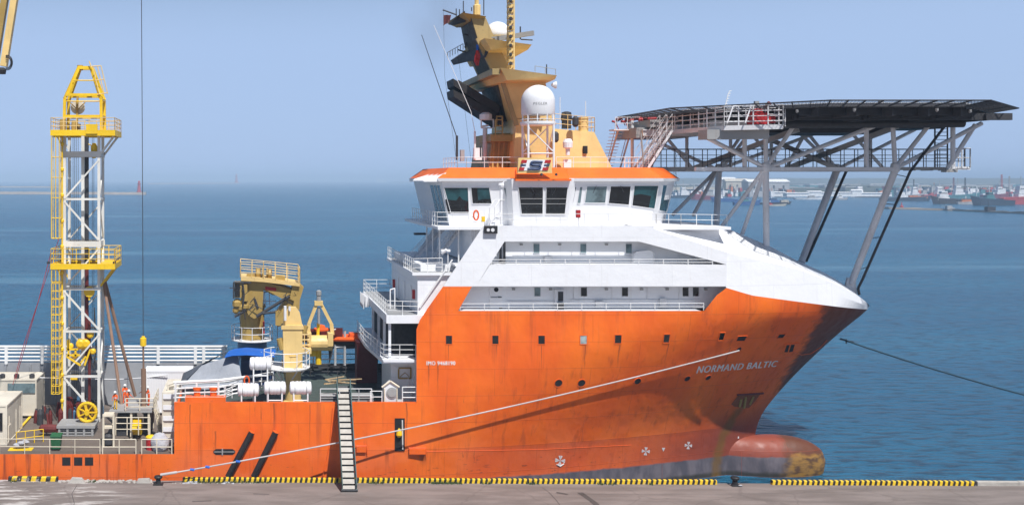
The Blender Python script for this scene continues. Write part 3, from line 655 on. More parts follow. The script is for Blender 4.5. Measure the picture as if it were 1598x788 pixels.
# bulwark capping, inner faces
s = MB()
s.box((-6.56, 88.03, 7.9), (14.5, 88.28, 8.84))
s.box((-6.56, 88.03, 4.3), (-6.40, 107.4, 8.0)); s.pbox(289, 620, 352, 629, 88.02, 1.0)
s.build('bulwark', 'orange', SHIP)
s = MB(); s.box((-6.3, 88.3, 7.6), (14.6, 107.7, 8.0)); s.build('main_deck', 'deckgreen', SHIP)
s = MB(); s.box((-29, 88.02, 3.9), (-6.58, 107.9, 4.30)); s.build('aft_deck', 'deckbrown', SHIP)
s = MB(); s.box((-29, 107.7, 4.3), (-2.4, 107.98, 8.75)); s.box((-2.4, 107.7, 8), (-1.2, 107.98, 8.75)); 
for i in range(11): x = -28.5+i*2.6; s.box((x, 107.45, 4.3), (x+.12, 107.7, 8.6))
s.build('far_bulwark', 'bulwark', SHIP)
s = MB()
for z in (8.95, 9.35, 9.75, 10.12, 10.42): s.tube((-29, 107.7, z), (-2.4, 107.7, z), .14 if z > 10.3 else .10, 8)
for px in (66, 305, 318, 349, 247, 10): x = XW(px, 107.7); s.box((x-.16, 107.55, 8.6), (x+.16, 107.8, 10.5))
s.build('far_pipe_rail', 'rail', SHIP)

# ---- white side plating
s = MB(); q = Y0
for side in (0, 1):
    yy, d = (88., .14) if not side else (107.86, .14)
    for poly in ([(692,447),(755,352),(803,352),(743,447)], [(803,352),(1010,352),(998,377),(787,377)], [(1010,352),(1030,360.6),(1135,394),(1134,413),(998,377)], [(763.5,413.3),(1134,413),(1134,447),(743,447)]):
        s.prism([Vector((XW(x, Y0), yy, ZW(y, Y0))) for x, y in poly], (0, d, 0))
KN = [(34.7, 23.60), (41.35, 21.8), (48.2, 20.24), (52.8, 18.65), (56.5, 17.0), (59, 15.86)]
ZT = [(34.7, 24.1), (42.7, 23.97), (45.3, 22.98), (48, 22.04), (51.3, 20.5), (54.4, 19.3), (56.7, 18.2), (58.65, 16.5), (59, 15.9)]
BT = [(34.7, 9.6), (38, 8.0), (42.7, 6), (45.3, 5), (48, 4), (51.3, 3), (54.4, 2), (56.7, 1), (58.65, .2), (59, 0)]
for side in (-1, 1):
    rows = []
    for i in range(41):
        X = lerp(41.33, 59, 1-(1-i/40)**1.4); zb, zk = ztop(X) if X > 41 else 18.85, interp(X, KN)
        rows.append([Vector((X, YC+side*max(0, (hb(X, lerp(zb, zk, t))-.12*t)), lerp(zb, zk, t))) for t in (0, .5, 1)])
    s.grid(rows)
s.build('side_plating', 'white', SHIP, smooth=False)
# ---- sloping foredeck shelter (whaleback)
s = MB(); rows = []
for i in range(49):
    X = lerp(33.6, 59, i/48); zk = interp(X, KN); kb = max(0, hb(X, max(zk, 16.8))-.12*(1 if X > 41.3 else (X-33.6)/7.7)); bt = min(interp(X, BT), kb); zt = max(interp(X, ZT), zk+.01)
    rows.append([Vector((X, YC-kb, zk)), Vector((X, YC-bt, zt)), Vector((X, YC, zt+.05)), Vector((X, YC+bt, zt)), Vector((X, YC+kb, zk))])
s.grid(rows)
s.build('foredeck_shelter', 'white_clean', SHIP)
s = MB()
for (a, b) in (((1161,369),(1168,381)), ((1168,376),(1174,386)), ((1186,379),(1191,392)), ((1233,406),(1240,419)), ((1236,405),(1246,421)), ):
    s.tube(W(a[0], a[1], 93), W(b[0], b[1], 91.5), .05, 6)
pa = [W(x, y, Yq) for x, y, Yq in ((1161,369,93.5), (1200,395,92), (1243,418,91), (1262,438,90.6), (1278,471,90.2))]
s.path(pa, .05, 6); s.path([W(x, y, Yq) for x, y, Yq in ((1287,436,93.3), (1299,455,93.4), (1304,474,93.3))], .05, 6)
s.build('foredeck_stiffeners', 'rail', SHIP)

# ---- superstructure blocks and decks
s = MB()
s.box((15.1, 89.8, 16.76), (43.2, 106.2, 20.60)); s.box((19.6, 89.8, 20.76), (41.5, 106.2, 23.9))
s.box((15.2, 89.2, 8.0), (22, 106.8, 12.1)); s.box((12.6, 90.6, 8.0), (15.2, 97, 12.1)); 
s.box((14.7, 89.0, 16.3), (17.5, 105.2, 19.75))
s.build('deckhouse', 'white', SHIP)
s = MB()
s.box((11.9, 88.5, 15.6), (40, 107.5, 16.3)); s.box((12.2, 88.16, 16.5), (41.3, 107.8, 16.74)) if False else None
s.box((17.0, 88.16, 16.55), (39.2, 89.79, 16.74)); s.box((17.8, 88.16, 20.60), (40.9, 89.79, 20.76)); s.box((16.4, 88.6, 23.75), (42, 107.4, 24.0))
s.box((14.2, 88.7, 19.76), (19.6, 105.4, 20.0))
s.pp([(597,561),(650,561),(650,565),(599,565)], 88.4, 19)
s.build('upper_decks', 'white', SHIP)
s = MB(); s.box((12.9, 90.8, 12.4), (22, 106.5, 15.58)); s.build('recess_shade_block', 'void', SHIP)  # solid black block in place of the shade under the terrace
s = MB()
for x in (12.25,): 
    for y in (89.0, 92.5, 96.5, 101): s.beam((x, y, 12.4), (x, y, 15.6), .22)
s.box((14.9, 88.9, 12.4), (15.3, 89.3, 15.6)); s.beam((15.6, 89.2, 12.4), (15.6, 89.2, 15.6), .25)
for (a, b) in (((637,590),(637,613)), ((648,575),(640,625)), ((622,575),(612,570))): s.tube(W(*a, 90.4), W(*b, 90.3), .04)
s.build('deck_columns', 'white', SHIP)
s = MB(); a, b = W(641.5, 590, 90.5), W(622, 574, 90.5)
for p, q in (((622,574),(641,574)), ((641,574),(641,590)), ((641,590),(622,590)), ((622,590),(622,574))): s.beam(W(*p, 90.5), W(*q, 90.5), .12)
s.beam(W(624,588,90.5), W(632,581,90.5), .05); s.beam(W(632,581,90.5), W(639,588,90.5), .05)
s.build('hose_rack', 'khaki', SHIP)
s = MB(); s.box((10.6, 100.5, 8), (12.6, 102.5, 12)); s.build('red_locker', 'darkred', SHIP)

# ---- windows
def patch(cor, n, off, tk, s):      # closed thin slab following 4 corner points
    v = [Vector(c)+Vector(n)*off for c in cor]; s.prism(v, Vector(n)*tk)
def hull_window(px, py, w, h, mat, name='square_window', skew=0.):
    p = H(px, py); X, z = p.x, p.z; hw, hh = w/2*p.y/F, h/2*p.y/F
    def C(a, b): return HP(X+a*hw+b*skew, z+b*hh)
    n = HN(X, z); s = MB(); rw = .055
    o = [C(-1,-1), C(1,-1), C(1,1), C(-1,1)]; c0 = sum(o, Vector())/4; oo = [c0+(v-c0)*(1+rw/hw) for v in o]
    for i in range(4):
        j = (i+1) % 4; s.prism([o[i]-n*.02, o[j]-n*.02, oo[j]-n*.02, oo[i]-n*.02], n*.055)
    f = s.build(name, 'orange', hull); s = MB(); patch(o, n, -.01, .02, s); s.build('pane', mat, f)
for px, py, w, h, mt in ((700.5,530,9.5,13,'glass_dark'), (773,530,9.5,13,'glass_dark'), (845,530,10,13,'glass_dark'), (910.5,530,10,13,'glass_pale'), (964.5,529,10,13,'glass_dark'), (1040,528,9,13,'glass_dark'), (1126,525,8,12,'glass_dark')):
    hull_window(px, py, w, h, mt)
for px, py, w, h in ((1157,528,15,8), (1219,524,12,6.5)): hull_window(px, py, w, h, 'void', 'fairlead_opening', .05)
def porthole(px, py, r):
    p = H(px, py); n = HN(p.x, p.z); a = (HP(p.x+.05, p.z)-HP(p.x-.05, p.z)).normalized(); b = n.cross(a); R_ = r*p.y/F
    c = [p+(a*math.cos(t)+b*math.sin(t))*R_ for t in [2*PI*i/20 for i in range(20)]]; c2 = [p+(a*math.cos(t)+b*math.sin(t))*(R_+.06) for t in [2*PI*i/20 for i in range(20)]]
    s = MB(); s.ring([v-n*.02 for v in c2], [v+n*.035 for v in c2], False); s.ring([v-n*.02 for v in c], [v+n*.035 for v in c], False); s.ring([v+n*.035 for v in c], [v+n*.035 for v in c2], False)
    f = s.build('porthole', 'orange', hull); s = MB(); s.prism([v-n*.01 for v in c], n*.02); s.build('pane', 'void', f)
for px, py, r in ((871.5,597.5,6), (907.5,597.5,6), (995,594.5,5.5), (1072.5,590.5,5), (1105,589,4.6), (1153,544.5,4)): porthole(px, py, r)
def hull_poly(name, pix, mat, off=.006, tk=.02, parent=hull):
    pts = [H(x, y) for x, y in pix]; c = sum(pts, Vector())/len(pts); n = HN(c.x, c.z)
    s = MB(); s.prism([p+n*off for p in pts], n*tk); return s.build(name, mat, parent)
hull_poly('roller_fairlead', [(1224,549),(1228,537.5),(1232,537.5),(1229,549)], 'void'); hull_poly('roller_fairlead', [(1231,549),(1235,537.5),(1240,537),(1237,548)], 'void')
s = MB(); s.path([H(1224, 537, .06), H(1246, 535, .06)], .06); s.path([H(1238, 549, .03), H(1250, 553, .05), H(1265, 551, .05), H(1280, 541, .05), H(1290, 530, .05)], .03); s.build('fairlead_bar', 'orange', hull)
# anchor pocket
f = hull_poly('anchor_pocket', [(1152,616),(1187,613),(1176,628),(1168,636),(1146,634),(1141,630)], 'pocket', .03, .01)
s = MB(); s.path([H(1150, 615, .08), H(1190, 612.5, .08)], .09); s.build('pocket_lip', 'darkred', f)
s = MB(); s.path([H(1175, 618, .05), H(1169, 630, .08)], .10, 8); s.path([H(1156, 622, .05), H(1153, 633, .08)], .12, 8); s.path([H(1163, 619, .05), H(1160, 635, .08)], .12, 8)
s.build('anchor', 'khaki', f, label='rusty ochre anchor housed in its pocket on the bow')
# boxy slots aft
f = hull_poly('mooring_slot', [(333,703),(337,700),(363,700),(367,703),(367,706),(363,709),(337,709),(333,706)], 'void', .02, .01)
s = MB(); s.path([H(334, 704.5, .05), H(366, 704.5, .05)], .03); s.path([H(347, 699.5, .04), H(347, 709.5, .04)], .07); s.build('slot_bar', 'grey_steel', f)
for x in (103.5, 122, 139): hull_poly('deck_freeing_port', [(x-6.5,713),(x+6.5,713),(x+6.5,726),(x-6.5,726)], 'void', .003, .01)
f = hull_poly('pilot_door_opening', [(616,652),(631.5,652),(631.5,703),(616,703)], 'void', .05, .02)
s = MB(); s.path([H(627.5,655,.1), H(628,700,.1)], .06); s.build('opening_bar', 'rail', f); s = MB(); s.lathe(H(622.5,674,.12), [(.12,-.4),(.28,-.2),(.22,.1),(.08,.35)], 8); s.build('yellow_hook', 'yellow', f)
for x0, x1, y in ((638, 663, 703), (556, 571, 700)):
    s = MB(); a, b = H(x0, y, .1), H(x1, y, .1); s.box(a-Vector((0, .1, .25)), b+Vector((0, .1, .25))); s.path([a+Vector((-.05, -.05, .3)), b+Vector((.05, -.05, .3)), b+Vector((.1, 0, -.5))], .035); s.build('step_recess', 'orange', hull)
s = MB(); 
for a, b in (((650,704.5),(845,701)), ((845,701),(985,694)), ): 
    n = 12
    for i in range(n): s.path([H(lerp(a[0],b[0],i/n), lerp(a[1],b[1],i/n), .015), H(lerp(a[0],b[0],(i+1)/n), lerp(a[1],b[1],(i+1)/n), .015)], .018, 6)
s.path([H(600, 699, .01), H(652, 704.5, .01)], .018)
s.build('rubbing_seam', 'orange', hull)
s = MB(); s.path([H(526, 636, .05), H(504, 742, .05)], .05); s.path([H(519, 636, .05), H(514, 700, .05)], .04); s.build('fender_bar', 'orange', hull)
# fender pipes leaning on the plating
for x0, x1 in ((393, 356), (430, 396)):
    a, b = H(x0, 673, .28), H(x1, 742, .28); s = MB(); s.tube(a, b, .27, 14); f = s.build('pipe_fender', 'black', hull)
    d = (a-b).normalized(); s = MB(); s.tube(a-d*.02, a+d*.06+Vector((0, 0, .0)), .26, 14); s.build('fender_cap', 'orange', f)
# writing
def hull_text(txt, x0, y0, x1, y1, h, mat, name, italic=0., skew=0., sub=1, taper=1.):
    uv, fs = textmesh(txt, italic); s = MB()
    for k in range(3):                     # strokes laid three times, slightly shifted, for a bold painted letter
        pts = []
        for u, v in uv:
            px = lerp(x0, x1, u)+skew*v+h*.035*k; py = lerp(y0, y1, u)-h*v*lerp(1, taper, u); pts.append(H(px, py, .02+.005*k))
        s.add(pts, fs)
    return s.build(name, mat, hull, label='white lettering reading '+txt)
hull_text('NORMAND BALTIC', 1086, 582, 1212, 571.5, 11, 'textwhite', 'ship_name', .28, 1.5, taper=.85)
hull_text('IMO 9468190', 665.5, 569.5, 710, 569.5, 6.3, 'textwhite', 'registration_number')
def cross_mark(px, py, r):
    s = MB()
    for k in range(4):
        a = PI/2*k+.1
        for q in (-1, 1):
            pts = [(0, 0), (r*math.cos(a+.42*q), r*math.sin(a+.42*q)), (r*.98*math.cos(a+.04*q), r*.98*math.sin(a+.04*q))]
            s.add([H(px+x, py+y, .02) for x, y in pts], [(0, 1, 2)])
    s.build('thruster_mark', 'marking', hull)
cross_mark(874, 718, 8); cross_mark(1007.5, 703.5, 6.5); cross_mark(1074, 694.5, 6)
s = MB(); s.path([H(868.5, 724, .02), H(874, 727, .02), H(880, 723, .02)], .05); s.add([H(1032.5,698,.02), H(1038,698,.02), H(1035,704,.02)], [(0,1,2)]); s.build('bulb_mark', 'marking', hull)
s = MB()
for i in range(7): p = H(1152+i*2.4, 682+i*5.5, .02); s.add([p+Vector((x, 0, z)) for x, z in ((-.06, -.1), (.06, -.1), (.06, .1), (-.06, .1))], [(0, 1, 2, 3)])
s.build('draught_marks', 'marking', hull)

# windows in flat walls (house)
def wall_window(px0, py0, px1, py1, p0, n, mat, parent, name='window', fr='white_clean', rw=.05, pix=None):
    cor = [ray(x, y, p0, n) for x, y in (pix or [(px0, py1), (px1, py1), (px1, py0), (px0, py0)])]; n = Vector(n).normalized()
    c0 = sum(cor, Vector())/4; s = MB(); oo = [v+(v-c0).normalized()*rw*1.5 for v in cor]
    for i in range(4): j = (i+1) % 4; s.prism([cor[i]+n*.003, cor[j]+n*.003, oo[j]+n*.003, oo[i]+n*.003], n*.06)
    f = s.build(name, fr, parent); s = MB(); s.prism([v+n*.004 for v in cor], n*.02); s.build('pane', mat, f)
    return f
DH = [o for o in COL.objects if o.name == 'deckhouse'][0]
for px, mt in ((837,'glass_bluegrey'), (910,'glass_bluegrey'), (981,'glass_bluegrey')): wall_window(px-4.6, 380.5, px+4.6, 395, (0,89.8,0), (0,-1,0), mt, DH, fr='lgrey_steel', rw=.03)
for px, mt in ((838.5,'glass_bluegrey'), (911,'glass_dark'), (975,'glass_dark'), (1069.5,'glass_dark'), (1085.5,'glass_dark')): wall_window(px-4.6, 448.5, px+4.6, 462, (0,89.8,0), (0,-1,0), mt, DH, fr='lgrey_steel', rw=.03)
s = MB(); s.pbox(764, 448, 784, 484, 89.72, .08); d = s.build('door', 'white_clean', DH); s = MB(); s.lathe(W(774.5,452,89.7), [(.2,0),(.2,.05)], 14, 'y'); s.build('door_window', 'void', d)
s = MB(); s.pbox(777, 463, 783, 464.5, 89.66, .05); s.pbox(779, 480, 784, 482, 89.66, .05); s.pbox(766,463.6,776,464.4,89.66,.05); s.build('hinge', 'dark_steel', d)
s = MB(); s.pbox(867, 452, 882, 475, 89.3, .45); b = s.build('fire_hose_box', 'white_clean', DH); s = MB(); s.pbox(871, 455, 879, 470, 89.27, .05); s.build('box_opening', 'dark_steel', b)
s = MB(); s.pbox(871, 472, 880, 484, 89.0, .3); s.build('hose_stand', 'dark_steel', b)
s = MB(); s.pp([(988,415),(988,397),(992,393),(1015,391),(1020,395),(1021,415)], 89.3, .45); b = s.build('deck_locker', 'white_clean', DH); s = MB(); s.path([W(989,415,89.25),W(988.5,397,89.25),W(993,393,89.25),W(1015,390.5,89.25),W(1020.5,395,89.25),W(1021,415,89.25)], .04); s.build('locker_frame', 'lgrey_steel', b)
s = MB()
for x in (780, 786): s.pbox(x, 378, x+3, 413, 89.3, .2)
s.pbox(783, 404, 789, 413, 88.9, .3)
s.build('hose_reel', 'dark_steel', DH)
s = MB()
for px in (800, 858, 945, 1000, 1040, 1100):
    s.pbox(px, 449.5, px+4, 453, 89.6, .2); 
for px in (812, 872, 945): s.pbox(px, 380, px+4, 383, 89.6, .2)
s.build('bulkhead_lamps', 'grey_steel', DH)
s = MB()
for y, x0, x1 in ((470, 790, 865), (468, 890, 1090), (399, 800, 985)): s.tube(W(x0, y, 89.72), W(x1, y, 89.72), .03)
for px in (895, 955, 1010, 1060): s.tube(W(px, 448, 89.72), W(px, 468, 89.72), .03)
s.pbox(930, 470, 942, 478, 89.5, .3); s.pbox(1030, 466, 1040, 480, 89.55, .25); s.pbox(850, 400, 862, 409, 89.5, .3)
s.build('pipe_run', 'lgrey_steel', DH)
for px, Yq in ((617.5, 103), (646.5, 90.6)):
    s = MB(); z = ZW(443 if px < 620 else 460, Yq); s.box((14.5, Yq-.25, z-.35), (14.71, Yq+.25, z+.45)); s.build('extinguisher_box', 'red', DH)
s = MB()
for Yq, z0 in ((100, 16.4), (96, 16.4), (92, 16.4)): s.box((14.6, Yq, z0), (14.69, Yq+.8, z0+2.1))
s.build('side_door', 'white_clean', DH)

# ---- rails
r_ = .03
def rails(name, pts, mat='rail', parent=SHIP, **k): s = MB(); s.rail(pts, **k); return s.build(name, mat, parent)
rails('recess_railing', [W(767,414,88.05), W(1112,413.6,88.05)], h=.48, bars=2, sp=2.05, r=.032)
rails('recess_railing', [W(718,485.2,88.05), W(1098,484.2,88.05)], h=.62, bars=2, sp=2.1, r=.032)
rails('bridge_deck_railing', [W(762,351.5,88.1), W(1024,351.5,88.1), (38, 89.5, 24.1), (43.2, 91.9, 23.95)], h=.98, bars=2, sp=2.05)
rails('bridge_wing_railing', [(16.5, 103, 24.0), (16.5, 89.4, 24.0), (20.6, 89.2, 24.0)], h=1.25, bars=3, sp=1.25)
rails('terrace_railing', [(14.3, 105.2, 20.0), (14.3, 88.9, 20.0), W(690,424,88.9)], h=1.2, bars=3, sp=1.1)
rails('terrace_railing', [(19.0, 107.3, 16.3), (12.0, 107.3, 16.3), (12.0, 88.7, 16.3), W(652,493,88.7)], h=1.25, bars=3, sp=1.3)
rails('terrace_railing', [(11.0, 104, 12.4), (11.0, 97, 12.4), (11.7, 88.8, 12.4), W(649,561,88.6)], h=1.3, bars=3, sp=1.4)
s = MB(); s.prism([(11.0, 104, 12.1), (11.0, 97, 12.1), (11.6, 88.5, 12.1), (15.4, 88.5, 12.1), (15.4, 104, 12.1)], (0, 0, .28)); s.build('lower_terrace', 'white', SHIP)
# floor faces of terraces, bridge-wing stair
s = MB(); s.box((12.1, 88.7, 16.3), (14.69, 107.2, 16.33)); s.box((14.4, 88.9, 20.0), (19.5, 105.1, 20.03)); s.box((11.7, 88.7, 12.4), (15.3, 97, 12.42)); s.build('terrace_floor', 'grey_steel', SHIP)
def stair(s, a, b, w, n, axis=(0, 1, 0), rail_h=.95, tw=.22):
    a, b = Vector(a), Vector(b); ax = Vector(axis)*w/2
    for q in (-1, 1):
        s.beam(a+ax*q, b+ax*q, .05, .22)
        if rail_h:
            u = Vector((0, 0, rail_h)); s.tube(a+ax*q+u, b+ax*q+u, .025); s.tube(a+ax*q+u*.5, b+ax*q+u*.5, .02)
            for i in range(5): p = a.lerp(b, i/4)+ax*q; s.tube(p, p+u, .022)
    h = Vector((b.x-a.x, b.y-a.y, 0)).normalized()
    for i in range(n):
        p = a.lerp(b, (i+.5)/n); t = h*tw/2; s.hexa([p-ax-t, p+ax-t, p+ax+t, p-ax+t]+[v+Vector((0, 0, .035)) for v in (p-ax-t, p+ax-t, p+ax+t, p-ax+t)])
s = MB(); stair(s, (15.4, 98, 20.0), (19.2, 98, 23.9), .9, 15); s.build('bridge_stair', 'lgrey_steel', SHIP)
s = MB(); stair(s, (16.8, 94, 20.0), (19.6, 94, 23.8), .9, 13); s.build('bridge_stair', 'lgrey_steel', SHIP)
s = MB()
for x, y in ((17.0, 91), (17.2, 95.5), (18.5, 90), (19.8, 89.2), (16.9, 97)): s = MB(); s.tube((x, y, 20), (x, y, 23.9), .07); s.build('wing_support', 'rail', SHIP)
s = MB(); s.beam(W(655,480,88.9), W(706,405,88.6), .12); s.build('sloping_handrail', 'rail', SHIP)
s = MB(); p = W(695,391,89); s.box(p+Vector((-.4,-.2,-.1)), p+Vector((.4,.2,.1))); s.tube(W(689,395,89), W(697,390,88.8), .16, 10); s.tube(W(699,394,89), W(699,424,89), .04); s.build('floodlight', 'white_clean', SHIP)
s = MB(); s.pbox(756.5, 352.5, 776.5, 364.5, 87.7, .3); s.build('navigation_light_box', 'black', SHIP); s = MB(); s.lathe(W(762,359,87.66), [(.14,0),(.14,.05)], 10, 'y'); s.lathe(W(769,359,87.66), [(.16,0),(.16,.05)], 10, 'y'); s.build('lamp_lens', 'lgrey_steel', SHIP)
s = MB(); p = W(656,365,99); s.box(p+Vector((-.6,-.3,-.1)), p+Vector((.5,.3,.1))); s.build('wing_floodlight', 'dark_steel', SHIP)
s = MB(); 
for k in range(4): s.box((11.45, 103.5-k*.95, 15.5), (11.85, 104.1-k*.95, 16.5)); s.tube((11.3, 103.7-k*.95, 15.3), (11.3, 103.7-k*.95, 16.7), .05)
s.box((11.8, 100.2, 15.7), (11.88, 104.4, 15.85))
s.build('smoke_buoy_rack', 'lgrey_steel', SHIP)
s = MB(); s.path([W(609,483,93), W(609,452,93), W(616,450,93), W(616,483,93)], .06)
s.build('inflation_post', 'white_clean', SHIP)

# ---------------------------------------------------------------- bridge
T = [(17,98), (17,90.2), (36.4,90.2), (39.9,95.2), (39.9,100.8), (36.4,105.8), (17,105.8)]
B = [(17.9,98), (17.9,91), (35.9,91), (39.0,95.5), (39.0,100.5), (35.9,105.0), (17.9,105.0)]
s = MB(); s.ring([Vector((x, y, 24.0)) for x, y in B], [Vector((x, y, 28.2)) for x, y in T]); BR = s.build('bridge', 'white_clean', SHIP)
pn0, nn = (0, 91, 24), Vector((0, -4.2, -.8)).normalized()
def bw(pix, mt, p0=pn0, n=nn): wall_window(0, 0, 0, 0, p0, n, mt, BR, 'bridge_window', pix=pix, rw=.045)
bw([(704,332.5),(731.5,332.5),(730,293),(693,293)], 'glass_teal'); bw([(737.5,317.5),(767,317.5),(763,293),(735,293)], 'glass_teal')
def sill(pix):
    s = MB(); s.prism([ray(x, y, pn0, nn)+nn*.03 for x, y in pix], nn*.008); s.build('console_behind_glass', 'glass_dark', BR)
sill([(699.5,333),(731.3,333),(731,314),(722,312),(717,306),(712,313),(694.5,311)]); sill([(737.5,317.5),(767,317.5),(766,310),(754,311),(746,313),(744,293),(736,293)]); sill([(986.5,320.5),(1012,324.4),(1016,306),(1000,303),(988,305)])
bw([(790,308),(795,312),(797,296),(786,293)], 'glass_bluegrey') ; bw([(802,319),(806,319),(802,292),(796,292)], 'glass_teal')
bw([(888.5,317),(893,317),(897,292),(893,292)], 'glass_bluegrey') if False else None
bw([(912.5,316.5),(944,316.5),(947,291),(916,291)], 'glass_bluegrey'); bw([(949.5,317),(981,319.5),(984,291),(953,291)], 'glass_dark'); bw([(986.5,320.5),(1021,325.5),(1027,290),(990,290)], 'glass_teal')
n2 = (Vector((39.0,95.5,24))-Vector((35.9,91,24))).cross(Vector((36.4,90.2,28.2))-Vector((35.9,91,24))).normalized()
if n2.y > 0: n2 = -n2
bw([(1028,328),(1040,330.5),(1049,289.5),(1034,289.5)], 'glass_teal', (35.9,91,24), n2)
# central bay with two tall windows
s = MB(); s.ring([(XW(803,89.6), 89.9, 24.0), (XW(888,89.6), 89.9, 24), (XW(894,90), 91.2, 24), (XW(797,90), 91.2, 24)], [(XW(799,89), 89.2, 28.19), (XW(892,89), 89.2, 28.19), (XW(905,90), 90.6, 28.19), (XW(786,90), 90.6, 28.19)]); BAY = s.build('bridge_bay', 'white_clean', BR)
nb = Vector((0, -4.19, -.7)).normalized(); pb = (0, 89.9, 24.0)
def bw2(pix, mt): wall_window(0, 0, 0, 0, pb, nb, mt, BAY, 'tall_window', pix=pix, rw=.045)
bw2([(814,334.5),(846.5,334.5),(847,292.5),(809,292.5)], 'glass_dark'); bw2([(851.5,334.5),(881,334.5),(885.5,292.5),(852.5,292.5)], 'glass_dark')
for x0, x1, mt in ((889.5, 897, 'glass_teal'), (901, 906.5, 'glass_bluegrey')): bw([(x0,317),(x0+4.5,317),(x1+2,292),(x0+4,292)], mt)
s = MB()
for y in (310, 318): 
    for a, b in ((812,846.5), (852,884)): s.prism([ray(x, yy, pb, nb)+nb*.03 for x, yy in ((a,y+.6),(b,y+.6),(b,y-.3),(a,y-.3))], nb*.006)
s.build('rail_reflection', 'grey_steel', BAY)  # railing reflections in the tall panes, drawn as thin grey bars
s = MB()
for a, b in (((828,292),(836,304)), ((868,292),(861,305)), ((930,290),(925,301)), ((968,290),(973,300))): s.tube(ray(*a, pn0 if a[0] > 890 else pb, nn if a[0] > 890 else nb)+nn*.09, ray(*b, pn0 if b[0] > 890 else pb, nn if b[0] > 890 else nb)+nn*.09, .025)
s.build('window_wiper', 'dark_steel', BR)
# aft wall panels and windows (faces -X)
na = (Vector((17,90.2,28.2))-Vector((17.9,91,24))).cross(Vector((0,1,0))).normalized()
if na.x > 0: na = -na
s = MB()
for y0_, y1_ in ((91.6,92.8), (93.2,94.6), (95.0,96.4)):
    def A(y, z): return Vector((17.9-.9*(z-24)/4.2, y, z))
    s.prism([A(y0_,24.4)+na*.004, A(y1_,24.4)+na*.004, A(y1_,27.6)+na*.004, A(y0_,27.6)+na*.004], na*.03)
s.build('wing_window', 'glass_bluegrey', BR)
s = MB(); o_ = .34
def grow(P, k): return [((x-28)*(1+k/11.5)+28, (y-98)*(1+k/7.8)+98) for x, y in P]
s.ring([Vector((x, y, 27.98)) for x, y in grow(T, .30)], [Vector((x, y, 28.24)) for x, y in grow(T, .36)]); s.build('bridge_eave', 'white_clean', BR)
s = MB(); s.ring([Vector((x, y, 28.25)) for x, y in grow(T, .30)], [Vector((x, y, 29.2)) for x, y in grow(T, -.95)]); s.build('bridge_roof', 'orange_deck', BR)
s = MB(); s.ring([(XW(806,89), 88.95, 28.2), (XW(888,89), 88.95, 28.2), (XW(890,90), 91, 28.2), (XW(804,90), 91, 28.2)], [(XW(808,90), 90.6, 29.12), (XW(884,90), 90.6, 29.12), (XW(886,91), 91.2, 29.15), (XW(808,91), 91.2, 29.15)]); s.box((XW(804,89), 88.85, 28.02), (XW(891,89), 91, 28.2)); s.build('bay_roof', 'orange_deck', BR)
s = MB()
for k in range(4): 
    y = 90.4+k*2.3; s.hexa([(15.6, y, 28.02), (17.1, y, 28.02), (17.1, y+.12, 28.02), (15.6, y+.12, 28.02), (15.8, y, 28.2), (17.5, y, 28.75), (17.5, y+.12, 28.75), (15.8, y+.12, 28.2)])
s.box((15.4, 90.0, 27.93), (17.2, 98, 28.03))
s.build('wing_sunshade', 'white_clean', BR)
s = MB(); s.rail([W(728,262,93.5)]+[(XW(728,92.3), 92.3, 29.2), (XW(812,92.0), 92.0, 29.2)], h=.95, bars=2, sp=1.4, r=.028)
s.rail([(XW(868,92.0), 92.0, 29.2), (XW(1002,92.0), 92.0, 29.2), (XW(1002,92)+.6, 98, 29.2)], h=.95, bars=2, sp=1.6, r=.028)
s.rail([(18.5, 97, 29.2), (18.9, 92.4, 29.2), (XW(728,92.3), 92.3, 29.2)], h=.95, bars=2, sp=1., r=.026); s.build('bridge_roof_railing', 'rail', BR)
# logo board
s = MB(); s.pp([(809,246.5),(859,246.5),(862,270.5),(808,270.5)], 88.55, .3); sg = s.build('funnel_mark_board', 'ochre', SHIP)
s = MB(); s.pp([(819,249.5),(856,249.5),(850.5,266.5),(812,266.5)], 88.51, .035); s.build('white_panel', 'white_clean', sg)
s = MB()
for a, b in (((814.5,249.8),(823,254.6)), ((811,261.5),(819,266.2))): 
    dx = 1.5; s.pp([(a[0]-.2,a[1]),(b[0],a[1]),(b[0]-dx,b[1]),(a[0]-dx-.2,b[1])], 88.48, .02)
    s.pp([(a[0]+36.5,a[1]),(b[0]+37.5,a[1]),(b[0]+37.5-dx,b[1]),(a[0]+36.5-dx,b[1])], 88.48, .02)
s.build('red_bars', 'red', sg)
s = MB(); s.pp([(812.5,256.8),(821,256.8),(820.5,259.3),(811.7,259.3)], 88.48, .02); s.pp([(849.5,256.8),(858,256.8),(857.3,259.3),(848.8,259.3)], 88.48, .02)
pts = [(846.5,253.2),(832,252.6),(829,254),(828.5,256.5),(831,258),(841,258.4),(843.5,260),(842.5,262.8),(839.5,264.2),(823.5,263.8)]
P = [W(x, y, 88.44) for x, y in pts]
for a, b in zip(P, P[1:]): s.beam(a, b, .2, .04) if False else s.tube(a, b, .085, 8)
s.path(P, .10, 8); s.build('s_emblem', 'navy', sg)
